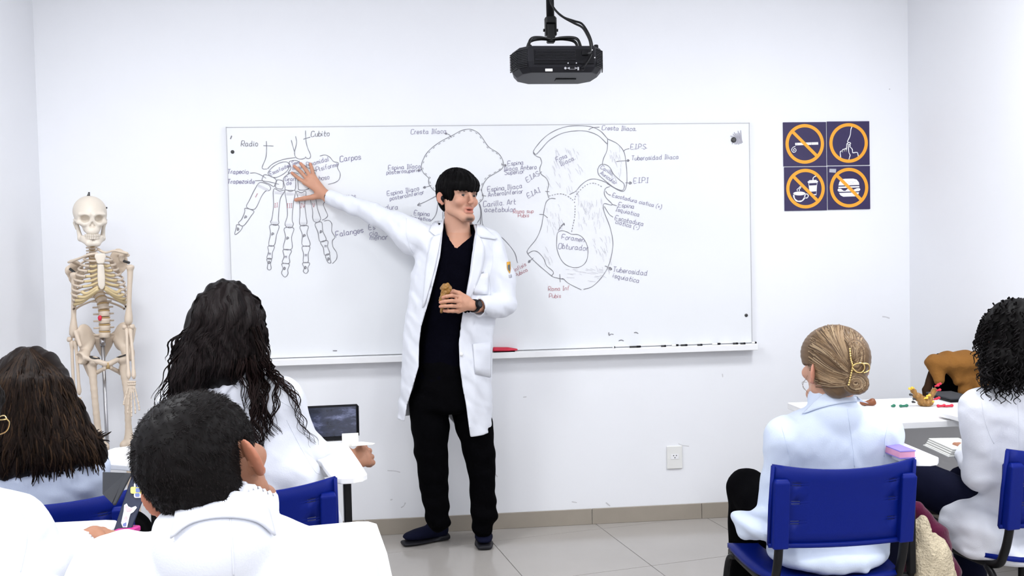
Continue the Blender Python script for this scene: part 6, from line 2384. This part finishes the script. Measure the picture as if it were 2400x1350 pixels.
locks_mesh(man, 'hair', lk, base=(V, F, (.006, .005, .005)), n=3)
strip(mcoat, 'collar_fold', mct, [(412, 1200), (455, 1163), (525, 1150), (590, 1160), (630, 1195)], [(400, 1262), (450, 1225), (525, 1212), (600, 1222), (645, 1255)], MY-.35, 'coat', .006, .004, 24, 7)
seam(mcoat, mct, [(540, 1216), (545, 1290), (548, 1350)], MY-.35, 'coat', .0012)

# ---- the blonde woman at the right
BY = -1.93
ear_side = 1


def blonde_extra(ct):
    ct.add(cap(U(1815, 1215, BY+.04), U(1748, 1248, BY-.02), .055, .02), .03)
    ct.add(ell(U(1775, 1232, BY-.01), (.075, .10, .03), roty(.35)), .03)
    ct.add(ell(U(1940, 1290, BY-.02), (.18, .135, .055)), .04)
    ct.add(cap(U(2015, 1310, BY-.10), U(2030, 1338, BY-.13), .022, .006), .02)


blo, bhc, bR, bct, bcoat = seated('blonde', 'person in a pale blue-white coat with blonde hair clipped up, seen from behind', (1953, 862, BY), 190, 0, -6, .98, SK_A,
    (1948, 948, BY+.01), (1846, 1022, BY+.01), (2062, 1010, BY+.01), (1962, 1300, BY+.06),
    [[(1838, 1038, BY+.01, .058), (1820, 1180, BY+.05, .052), (1850, 1190, BY+.36, .040), (1860, 1180, BY+.42, .037)],
     [(2064, 1027, BY+.01, .058), (2064, 1110, BY+.0, .052), (2060, 1080, BY+.36, .042), (2040, 1060, BY+.45, .037)]], 'coatb',
    keys=[(0, .165, .12), (.25, .150, .108), (.55, .158, .105), (.8, .165, .098), (.92, .12, .08), (1.0, .070, .062)], coll=(.066, .022), extra=blonde_extra, seed=14, folds=(.005, .0028),
    legs=[[(-.085, .05, .52), (-.105, .26, .585), (-.13, .24, .10)], [(.085, .05, .525), (.10, .34, .515), (.12, .33, .10)]], h=.005)
# hair pulled back into a clipped twist
zlb = [(-.12, .070), (-.075, .055), (-.06, .020), (-.045, .0), (-.02, .012), (.012, .014), (.030, -.035), (.06, -.080), (.13, -.090)]
Hb = hair_cap(.014, zlb)
Hbw = local(Hb, bhc, bR, .98)
b1, b2 = U(2010, 835, BY-.10), U(2006, 898, BY-.10)
bun = S().add(Hbw).add(ell(b1, (.030, .034, .048)), .02).add(ell(b2, (.036, .038, .034)), .012).add(cap(U(1985, 870, BY-.09), U(1960, 905, BY-.06), .030, .034), .02)
bun.disp(lambda P: .0006*np.sin((P[:, 2]*.9+P[:, 0]*.8)*420))
V, F = sdf_mesh(bun, *bbox([bhc, b1, b2], .15), .0038)
lk = []
cols = [(.15, .090, .046), (.20, .125, .066), (.29, .195, .11), (.10, .058, .030), (.40, .29, .175), (.17, .105, .055)]
OUT = spline([(1912, 912), (1899, 880), (1892, 845), (1894, 805), (1910, 775), (1940, 759), (1968, 757), (1998, 768), (2020, 788), (2032, 812)], 12)
su = np.linspace(0, 1, len(OUT))
streak = lambda u: np.array(cols[int(3+2.99*math.sin(u*41)*math.sin(u*17+1))])
jobs = []
for i in range(420):
    u = rg.uniform(0, 1)
    st0 = np.array([np.interp(u, su, OUT[:, 0]), np.interp(u, su, OUT[:, 1])])
    c0_ = np.array([1955, 845.0])
    st0 = st0+(c0_-st0)*rg.uniform(.02, .35)
    if u < .72:
        en = np.array([1984+rg.uniform(-3, 5), 905-70*(u/.72)])
        nrm_ = np.array([-.35, -.55]) if u > .3 else np.array([-.1, .25])
    else:
        en = np.array([1998+(u-.72)*60, 838+rg.uniform(-6, 10)])
        nrm_ = np.array([.25, -.3])
    mid = (st0+en)/2+nrm_*np.linalg.norm(en-st0)*.22
    jobs.append(([tuple(p) for p in spline([st0, mid, en], 7)], .0006+.0012*rg.uniform(), streak(u+rg.normal()*.012)*rg.uniform(.8, 1.15), 1))
# the two coils of the twist
for i in range(60):
    f_ = rg.uniform(.15, 1.0)
    a0, a1 = rg.uniform(-2.4, -1.6), rg.uniform(1.0, 2.2)
    Pp = [(2004+26*f_*math.cos(t), 834+40*f_*math.sin(t)) for t in np.linspace(a0, a1, 14)]
    jobs.append((Pp, .0012, streak(f_*.6+rg.normal()*.015)*rg.uniform(.8, 1.15), 0))
for i in range(70):
    f_ = rg.uniform(.12, 1.0)
    a0 = rg.uniform(0, 6.28)
    Pp = [(2006+29*f_*math.cos(t), 899+24*f_*math.sin(t)) for t in np.linspace(a0, a0+rg.uniform(2, 4), 14)]
    jobs.append((Pp, .0012, streak(f_*.5+rg.normal()*.015)*rg.uniform(.8, 1.15), 0))
for (_p, _o, c_, k_), P in zip(jobs, drape_many(bun, [j_[0] for j_ in jobs], BY-.4, [j_[1] for j_ in jobs])):
    if k_:
        for _ in range(2):
            P[1:-1, 1] = (P[:-2, 1]+P[1:-1, 1]*2+P[2:, 1])/4
        lk.append((P, np.r_[np.linspace(.0016, .0024, len(P)-2), .0016, .0006], c_))
    else:
        lk.append((P, np.full(14, .0022), c_))
# loose wisps at the temple
for q in range(3):
    lk.append((spline([U(1893-q, 880+q*8, BY+.03), U(1884-q*2, 896, BY+.03), U(1882+q, 908, BY+.03), U(1892+q*2, 918+q*3, BY+.03)], 6), np.linspace(.0005, .0003, 19), np.array(cols[1])))
locks_mesh(blo, 'hair', lk, base=(V, F, (.145, .088, .046)), m_='hairl')
# gold claw clip
def on_bun(L, off=.004):
    return drape_px(bun, L, BY-.35, off)


cl = MB()
P = on_bun([tuple(p) for p in spline([(1992, 818), (1994, 840), (1998, 858), (1994, 880), (1989, 902)], 8)])
for p in P[::2]:
    cl.lathe([(.001, -.003), (.003, -.0015), (.003, .0015), (.001, .003)], p, 8)
cl.tube(P, .0016, 6)
clip_ = cl.build('hair_clip', 'gold', blo, smooth=True, label='gold beaded claw clip')
for L in ([(1998, 858), (2008, 852), (2022, 852), (2026, 862), (2020, 872), (2008, 872), (1998, 862)], [(2022, 852), (2034, 853), (2038, 862), (2034, 870), (2024, 874)]):
    MB().tube(on_bun([tuple(p) for p in spline(L, 6)], .007), .0022, 6).build('clip_loop', 'gold', clip_, smooth=True)
strip(bcoat, 'collar_fold', bct, [(1912, 940), (1930, 924), (1958, 921), (1990, 922), (2010, 932)], [(1880, 970), (1925, 955), (1970, 945), (2010, 941), (2036, 946)], BY-.3, 'coatb', .005, .004, 20, 6)
seam(bcoat, bct, [(1986, 958), (1992, 1000), (1999, 1050), (2003, 1095)], BY-.3, 'coatb', .0009)
seam(bcoat, bct, [(1832, 1000), (1843, 1040), (1851, 1075), (1853, 1096)], BY-.3, 'coatb', .0009)
seam(bcoat, bct, [(2082, 992), (2074, 1030), (2072, 1070)], BY-.3, 'coatb', .0009)
sx0 = [(1776, 1230), (1735, 1252), (1712, 1258)]

# ---- the woman with curly hair at the right edge
CY = -1.88


def curly_extra(ct):
    ct.add(ell(U(2285, 1235, CY+.06), (.085, .15, .085)), .04)
    ct.add(ell(U(2370, 1280, CY+.02), (.18, .15, .04)), .04)


nb = U(2240, 1058, CY+.30)
hands_c = [(U(2262, 1062, CY+.28), [U(2250, 1056, CY+.32), U(2249, 1062, CY+.32), U(2249, 1067, CY+.31)], [[U(2240, 1056, CY+.35), U(2230, 1054, CY+.36)], [U(2239, 1061, CY+.35), U(2229, 1059, CY+.36)], [U(2241, 1066, CY+.34), U(2233, 1064, CY+.35)]],
            [U(2258, 1052, CY+.28), U(2248, 1045, CY+.29), U(2238, 1042, CY+.30)])]
cur, chc, cR, cct, ccoat = seated('curly', 'person in a white lab coat with curly black hair at the right edge', (2382, 800, CY+.02), 172, 0, -4, .99, SK_B,
    (2385, 905, CY+.01), (2305, 955, CY+.01), (2490, 955, CY+.01), (2420, 1290, CY+.06),
    [[(2300, 970, CY+.01, .060), (2300, 1108, CY+.03, .053), (2272, 1068, CY+.24, .040), (2266, 1064, CY+.27, .036)],
     [(2495, 970, CY+.01, .060), (2500, 1110, CY+.05, .053), (2440, 1060, CY+.3, .040), (2420, 1050, CY+.36, .036)]], 'coat',
    keys=[(0, .165, .12), (.25, .150, .108), (.55, .155, .105), (.8, .165, .098), (.92, .12, .08), (1.0, .070, .062)], coll=(.066, .015), extra=curly_extra, seed=22, folds=(.006, .0032), hands=hands_c,
    trouser='navy', legs=[[(-.085, .05, .525), (-.20, .30, .60), (-.24, .28, .10)], [(.085, .05, .525), (.10, .34, .515), (.12, .33, .10)]])
mass = S().add(ell(U(2385, 785, CY+.01), (.098, .105, .115))).add(ell(U(2380, 845, CY-.03), (.095, .075, .07)), .03)
mass.disp(ripple(.006, .03, 61, n=6))
V, F = sdf_mesh(mass, *bbox([U(2385, 790, CY)], .2), .006)
lk = []
P0 = V[rg.choice(len(V), 620)]
_, g = project(mass, P0, 1)
for p, n_ in zip(P0, g):
    if p[1] > CY+.10:
        continue
    ln = rg.uniform(.035, .075)
    r0 = rg.uniform(.004, .0075)
    d = n_*.35+np.array([0, 0, -1.0])
    d /= np.linalg.norm(d)
    e1 = np.cross(d, [0, 1.0, .1])
    e1 /= np.linalg.norm(e1)
    e2 = np.cross(d, e1)
    t = np.linspace(0, 1, 17)
    ph = rg.uniform(0, 6.28)
    tw_ = rg.uniform(10, 17)
    P = p+n_*.004+d*(t*ln)[:, None]+r0*(np.cos(ph+t*tw_)[:, None]*e1+np.sin(ph+t*tw_)[:, None]*e2)*(1-.3*t)[:, None]
    lk.append((P, np.linspace(.0028, .0012, 17), np.array([.0045, .0038, .004])*rg.uniform(.4, 2.0)))
for i in range(36):
    x0 = rg.uniform(2300, 2440)
    a = U(x0, rg.uniform(855, 880), CY-.07)
    ln = rg.uniform(.05, .10)
    t = np.linspace(0, 1, 21)
    ph = rg.uniform(0, 6.28)
    P = a+np.array([0, -.01, -1.0])*(t*ln)[:, None]+.008*np.stack([np.cos(ph+t*16), np.sin(ph+t*16), 0*t], 1)
    lk.append((P, np.linspace(.003, .001, 21), np.array([.0045, .0038, .004])*rg.uniform(.4, 2.0)))
locks_mesh(cur, 'hair', lk, base=(V, F, (.004, .0035, .0035)), n=4)
seam(ccoat, cct, [(2300, 935), (2306, 975), (2318, 1015), (2330, 1040)], CY-.3, 'coat', .0009)
seam(ccoat, cct, [(2385, 915), (2388, 1000), (2388, 1060)], CY-.3, 'coat', .0009)
nt_ = empty('open_notebook', nb, 'open white notebook held by the curly-haired woman', 'notebook')
Rn = rotz(.15)@rotx(.12)
for k in range(4):
    MB().box(nb+Rn@np.array([.015, .02, .004+k*.0052]), (.075-.004*k, .06, .0024), Rn@roty(.02*k), bev=.001).build('page_block', 'paper', nt_)
MB().box(nb+Rn@np.array([.015, .02, .0]), (.08, .064, .0016), Rn).build('cover', 'deske', nt_)

# ---- the girl with long wavy black hair
WY = -1.80
Zh = lambda x, y, Y: U(x/3.375+580, y/3.375+880, Y)
hy = -1.50
hands_w = [(Zh(850, 690, hy-.03), [Zh(895, 575, hy), Zh(925, 605, hy-.005), Zh(945, 645, hy-.01), Zh(950, 685, hy-.015)],
            [[Zh(925, 560, hy+.03), Zh(915, 590, hy+.05), Zh(895, 610, hy+.05)], [Zh(962, 597, hy+.028), Zh(950, 625, hy+.05), Zh(930, 640, hy+.05)], [Zh(980, 645, hy+.025), Zh(965, 668, hy+.045), Zh(945, 675, hy+.045)], [Zh(988, 690, hy+.015), Zh(970, 705, hy+.035), Zh(950, 708, hy+.035)]],
            [Zh(840, 650, hy-.02), Zh(790, 600, hy+.0), Zh(765, 575, hy+.01), Zh(755, 560, hy+.015)], .0095, .0150)]


def wavy_extra(ct):
    ct.add(cap(U(700, 1110, WY-.02), U(745, 1215, WY-.02), .06, .065), .04)
    ct.add(cap(U(650, 1200, WY), U(740, 1235, WY), .09, .07), .04)


wav, whc, wR, wct, wcoat = seated('wavy', 'person in a white lab coat with long wavy black hair, hand beside the tablet computer', (532, 755, WY+.06), 170, -3, 2, 1.0, SK_B,
    (548, 885, WY+.02), (432, 945, WY+.02), (655, 930, WY+.02), (590, 1240, WY+.0),
    [[(425, 960, WY+.02, .062), (400, 1110, WY+.10, .053), (470, 1090, WY+.32, .042), (500, 1080, WY+.40, .038)],
     [(655, 945, WY+.02, .066), (712, 1055, WY+.10, .058), (765, 1080, WY+.20, .044), (829, 1093, WY+.275, .031)]], 'coat',
    keys=[(0, .165, .12), (.25, .155, .11), (.55, .165, .108), (.8, .17, .10), (.92, .125, .082), (1.0, .070, .062)], coll=(.070, .03), extra=wavy_extra, seed=32, folds=(.007, .0035), hands=hands_w)
mass = S().add(ell(U(531, 742, WY+.05), (.094, .105, .112))).add(cap(U(500, 770, WY+.0), U(440, 890, WY-.05), .080, .050), .04).add(cap(U(540, 770, WY-.02), U(525, 860, WY-.055), .080, .062), .04)
mass.add(cap(U(582, 770, WY+.0), U(606, 850, WY-.05), .050, .024), .03).add(cap(U(450, 880, WY-.05), U(420, 1000, WY-.07), .05, .045), .03)
mass.disp(lambda P: .0035*np.sin(P[:, 0]*120+2.2*np.sin(P[:, 2]*38)+P[:, 1]*60)).disp(lambda P: .0018*np.sin(P[:, 0]*260+3*np.sin(P[:, 2]*50)))
V, F = sdf_mesh(mass, *bbox([U(531, 742, WY), U(400, 1010, WY-.08), U(620, 880, WY-.08)], .13), .005)
lk = []
rows = []
def wavypath(pts, amp, wl, ph):
    P = spline(pts, 9)
    s_ = np.r_[0, np.cumsum(np.linalg.norm(np.diff(P, axis=0), axis=1))]
    gro = np.clip(s_/.12, .1, 1)
    P = P+np.stack([np.sin(ph+s_*6.28/wl), .6*np.cos(ph+s_*6.28/wl), 0*s_], 1)*amp*gro[:, None]
    return P


top = (534, 662)
jobs = []
for i in range(620):
    u = rg.uniform(-1.08, 1.08)
    tx = 534+u*14
    ex = 520+u*95-(20 if u < 0 else -5)
    ey = rg.uniform(800, 890) if abs(u) < .5 else rg.uniform(820, 960)
    if u > .3:
        ey = rg.uniform(800, 870)
    pts = [(tx, 662), (534+u*70, 705), (534+u*82, 760), (ex, (760+ey)/2), (ex-8 if u < 0 else ex+6, ey)]
    if i % 2:
        u = rg.uniform(-1.05, .95)
        y0_ = rg.uniform(700, 790)
        xx = lambda y: 534+u*np.interp(y, [660, 705, 760, 850, 900, 960], [15, 70, 84, 100, 112, 118])-np.interp(y, [760, 900, 960], [0, 14, 30])
        y1_ = min(y0_+rg.uniform(90, 170), 890 if u > -.3 else 960)
        if u > .25:
            y1_ = min(y1_, 872)
        pts = [(xx(y), y) for y in np.linspace(y0_, y1_, 5)]
    jobs.append((u, [tuple(p) for p in spline(pts, 6)]))
for (u, _p), P in zip(jobs, drape_many(mass, [j_[1] for j_ in jobs], WY-.45, .001)):
    s_ = np.r_[0, np.cumsum(np.linalg.norm(np.diff(P, axis=0), axis=1))]
    P = P+np.stack([np.sin(s_*6.28/.075+u*9), 0*s_, 0*s_], 1)*.004*np.clip(s_/.15, 0, 1)[:, None]
    lk.append((P, np.r_[np.linspace(.0018, .0026, len(P)-4), .0022, .0016, .0009, .0003], np.array([.006, .0042, .0042])*rg.uniform(.4, 2.4)))
free = []
for pts, r in (([(590, 840), (600, 890), (592, 950), (610, 1010), (620, 1040)], .0060), ([(600, 850), (622, 900), (612, 950), (630, 1000), (640, 1022)], .0050),
               ([(610, 830), (640, 880), (648, 930), (636, 975), (652, 1010)], .0045), ([(580, 850), (585, 900), (600, 960), (596, 1010), (612, 1060)], .0060),
               ([(604, 800), (624, 840), (634, 872), (628, 910)], .0045), ([(596, 770), (614, 810), (622, 850), (640, 880)], .0040),
               ([(620, 850), (660, 900), (690, 935), (700, 975), (715, 1010), (738, 1040)], .0028), ([(615, 845), (650, 880), (686, 920), (696, 950)], .0032),
               ([(588, 860), (602, 920), (588, 975), (604, 1030), (600, 1070)], .0055), ([(575, 850), (566, 885), (580, 930), (574, 965)], .0040), ([(597, 855), (612, 930), (624, 985), (618, 1025)], .0055),
               ([(560, 845), (556, 880), (568, 905)], .0035)):
    for k in range(9):
        off = np.array([rg.normal()*5.5, rg.normal()*4])
        free.append(([tuple(np.array(p)+off) for p in spline(pts, 8)], r, k))
f2 = lambda Q: np.minimum(mass(Q), wct(Q))
for (_p, r, k), P in zip(free, drape_many(f2, [q_[0] for q_ in free], WY-.45, [.003+.0015*q_[2] for q_ in free])):
    s_ = np.r_[0, np.cumsum(np.linalg.norm(np.diff(P, axis=0), axis=1))]
    P = P+np.stack([np.sin(s_*6.28/.085+k*.35), -.4+.4*np.cos(s_*6.28/.085+k*.35), 0*s_], 1)*.007*np.clip(s_/.1, 0, 1)[:, None]
    for _ in range(3):
        P[1:-1, 1] = (P[:-2, 1]+P[1:-1, 1]*2+P[2:, 1])/4
    lk.append((P, r*.6*np.linspace(1, .2, len(P))*rg.uniform(.7, 1.2), np.array([.010, .0055, .005])*rg.uniform(.5, 1.8)))
# locks over the far shoulder, hanging free at the left
for pts in ([(446, 830), (412, 880), (394, 930), (384, 985)], [(440, 850), (404, 890), (384, 925), (376, 965)], [(450, 860), (424, 900), (404, 950), (396, 1000)], [(436, 820), (408, 856), (392, 895), (384, 930)]):
    for k in range(7):
        off = np.array([rg.normal()*7, rg.normal()*6])
        P = spline([U(p[0]+off[0]*(i_+1)*.5, p[1]+off[1], WY-.06-.004*k) for i_, p in enumerate(pts)], 9)
        s_ = np.r_[0, np.cumsum(np.linalg.norm(np.diff(P, axis=0), axis=1))]
        P = P+np.stack([np.sin(s_*6.28/.09+k*.5), .4*np.cos(s_*6.28/.09+k*.5), 0*s_], 1)*.006*np.clip(s_/.06, 0, 1)[:, None]
        lk.append((P, .0026*np.linspace(1, .2, len(P)), np.array([.009, .0055, .005])*rg.uniform(.5, 1.8)))
locks_mesh(wav, 'hair', lk, base=(V, F, (.005, .004, .004)), n=5)
strip(wcoat, 'collar_fold', wct, [(500, 880), (520, 868), (548, 868), (572, 874)], [(520, 935), (545, 905), (565, 900), (582, 925)], WY-.4, 'coat', .006, .004, 16, 5)
seam(wcoat, wct, [(640, 905), (652, 935), (690, 960), (720, 990)], WY-.4, 'coat', .0009)
seam(wcoat, wct, [(672, 985), (700, 1040), (735, 1100), (750, 1112)], WY-.4, 'coat', .0009)

# ---- the girl with long straight hair at the left
GY = -1.93
gir, ghc, gR, gct, gcoat = seated('girl', 'person in a pale coat with long straight dark brown hair at the left', (72, 922, GY+.05), 172, 0, -3, .97, SK_A,
    (78, 1020, GY+.01), (-40, 1095, GY+.01), (195, 1100, GY+.01), (80, 1310, GY+.05),
    [[(-45, 1110, GY+.01, .058), (-60, 1230, GY+.08, .05), (0, 1200, GY+.36, .042), (20, 1190, GY+.42, .037)],
     [(200, 1115, GY+.01, .056), (205, 1200, GY+.10, .05), (170, 1150, GY+.38, .042), (150, 1140, GY+.45, .037)]], 'coatb',
    keys=[(0, .165, .12), (.25, .150, .108), (.55, .155, .105), (.8, .165, .098), (.92, .12, .08), (1.0, .070, .062)], coll=(.066, .015), seed=42, folds=(.006, .003))
mass = S().add(ell(U(70, 913, GY+.045), (.098, .120, .121))).add(stk(U(72, 890, GY-.01), U(92, 1112, GY-.065), (1, 0, 0), [(0, .098, .085), (.35, .125, .08), (.7, .165, .065), (.92, .185, .05), (1, .175, .03)], .02), .04)
mass.disp(lambda P: .0024*np.sin(P[:, 0]*150+2.0*np.sin(P[:, 2]*14))+.0014*np.sin(P[:, 0]*330+1.5*np.sin(P[:, 2]*18)))
V, F = sdf_mesh(mass, *bbox([U(72, 900, GY), U(-80, 1130, GY-.08), U(250, 1130, GY-.08)], .13), .005)
lk = []
jobs = []
for i in range(560):
    u = rg.uniform(-1.1, 1.1)
    ey = rg.uniform(1030, 1140)-25*abs(u)
    ex = 80+u*158
    pts = [(66+u*10, 818), (72+u*72, 855+abs(u)*25), (74+u*100, 940), (78+u*132, 1020), (ex, ey)]
    jobs.append((u, [tuple(p) for p in spline(pts, 5)]))
for i, ((u, _p), P) in enumerate(zip(jobs, drape_many(mass, [j_[1] for j_ in jobs], GY-.5, .0012))):
    s_ = np.r_[0, np.cumsum(np.linalg.norm(np.diff(P, axis=0), axis=1))]
    w_ = rg.uniform(.0, .011)
    P = P+np.stack([np.sin(s_*6.28/.14+u*5+i)*w_, -np.abs(np.cos(s_*20))*.002, 0*s_], 1)*np.clip(s_/.2, 0, 1)[:, None]
    light = rg.uniform() < .22
    f_ = np.array([.030, .017, .010])*rg.uniform(.5, 1.4) if light else np.array([.010, .006, .0045])*rg.uniform(.4, 1.8)
    lk.append((P, np.linspace(.0022, .0032, len(P))*np.r_[np.ones(len(P)-3), .85, .6, .25], f_))
locks_mesh(gir, 'hair', lk, base=(V, F, (.009, .0055, .0045)), n=4)

# ---- the student at the left edge, only arm and glasses in the frame
EY = -2.62
hyy = -2.47
hands_e = [(U(200, 1270, hyy-.03), [U(222, 1250, hyy), U(230, 1256, hyy-.01), U(234, 1264, hyy-.02), U(232, 1272, hyy-.025)],
            [[U(248, 1250, hyy+.01), U(268, 1254, hyy+.015), U(284, 1259, hyy+.015)], [U(252, 1256, hyy+.0), U(270, 1262, hyy+.005), U(282, 1265, hyy+.005)], [U(252, 1264, hyy-.01), U(266, 1270, hyy-.01), U(276, 1272, hyy-.01)], [U(248, 1273, hyy-.02), U(260, 1278, hyy-.02), U(268, 1279, hyy-.02)]],
            [U(205, 1262, hyy-.01), U(222, 1248, hyy+.03), U(240, 1248, hyy+.045), U(252, 1252, hyy+.05)], .0095, .0150)]
edg, ehc, eR, ect, ecoat = seated('glasses', 'person in a white coat with gold glasses, cut off by the left edge', (-128, 1000, EY+.02), 160, -8, 4, 1.0, SK_B,
    (-110, 1140, EY-.02), (-270, 1235, EY-.03), (22, 1250, EY-.02), (-120, 1620, EY-.03),
    [[(-275, 1230, EY-.03, .068), (-290, 1420, EY+.05, .06), (-180, 1400, EY+.3, .048), (-140, 1380, EY+.36, .044)],
     [(12, 1262, EY-.02, .073), (70, 1348, EY-.02, .078), (110, 1330, EY+.03, .066), (182, 1290, EY+.10, .041)]], 'coat', coll=(.068, .015), seed=52, folds=(.006, .003), hands=hands_e)
zle = [(-.12, .060), (-.06, .050), (-.045, .0), (-.02, -.02), (-.006, .012), (.022, .015), (.034, -.05), (.06, -.10), (.13, -.11)]
He = hair_cap(.015, zle)
He.disp(lambda P: .0022*np.sin(np.arctan2(P[:, 0], P[:, 1])*30+P[:, 2]*70)+.0015*np.sin(P[:, 0]*240+P[:, 2]*160))
V, F = sdf_mesh(local(He, ehc, eR, 1.0), ehc-.17, ehc+.17, .005)
mk('hair', V, F, 'hairb', edg, col=np.tile((.008, .006, .005), (len(V), 1)))
seam(ecoat, ect, [(20, 1165), (58, 1215), (62, 1270), (48, 1341)], EY-.4, 'coat', .0009)
gl = MB()
GP = lambda px, py, dy=0.0: U(px, py, EY+.06+dy)
gl.tube(spline([GP(-60, 985, -.06), GP(-20, 984, .0), GP(4, 984, .03), GP(16, 982, .04)], 6), .0014, 6)
gl.tube(spline([GP(16, 982, .04), GP(22, 990, .045), GP(19, 1004, .05), GP(10, 1014, .055), GP(-4, 1018, .065), GP(-14, 1008, .075), GP(-12, 992, .075), GP(-2, 978, .065), GP(10, 974, .05), GP(16, 982, .04)], 6), .0013, 6)
gl.build('glasses', 'gold', edg, smooth=True, label='thin gold glasses frame')
pen = empty('pencil', U(180, 1262, hyy), 'short light pencil beside the hand at the left', 'pencil')
pa, pb_ = U(175, 1261, hyy+.02), U(204, 1272, hyy-.0)
MB().tube([pa+(pb_-pa)*.18, pb_], .0036, 6).build('barrel', 'paper', pen)
MB().tube([pa, pa+(pb_-pa)*.18], [.0008, .0034], 6).build('tip', 'grey', pen)
import OpenImageIO as o,sys,numpy as np
b=o.ImageBuf('/workdir/render_main.png');a=b.get_pixels(o.FLOAT)[:,:,:3]
for n,(x,y) in dict(board=(1650,600),boardlow=(1500,740),wallTL=(300,60),wallT=(900,60),wallmid=(1950,600),wallleft=(30,500),wallright=(2330,400),under=(1300,900),lowwall=(1350,1100),floor=(1300,1300),coat=(1120,950),coatblonde=(1950,1020),mancoat=(450,1320),chair=(1975,1180),sleeve=(850,520),tray=(1500,830),skin=(1085,480),arm_shadow=(860,620)).items():
    X,Y=int(x*1024/2400),int(y*576/1350);print(n,(a[Y-1:Y+2,X-1:X+2].mean((0,1))*255).astype(int))
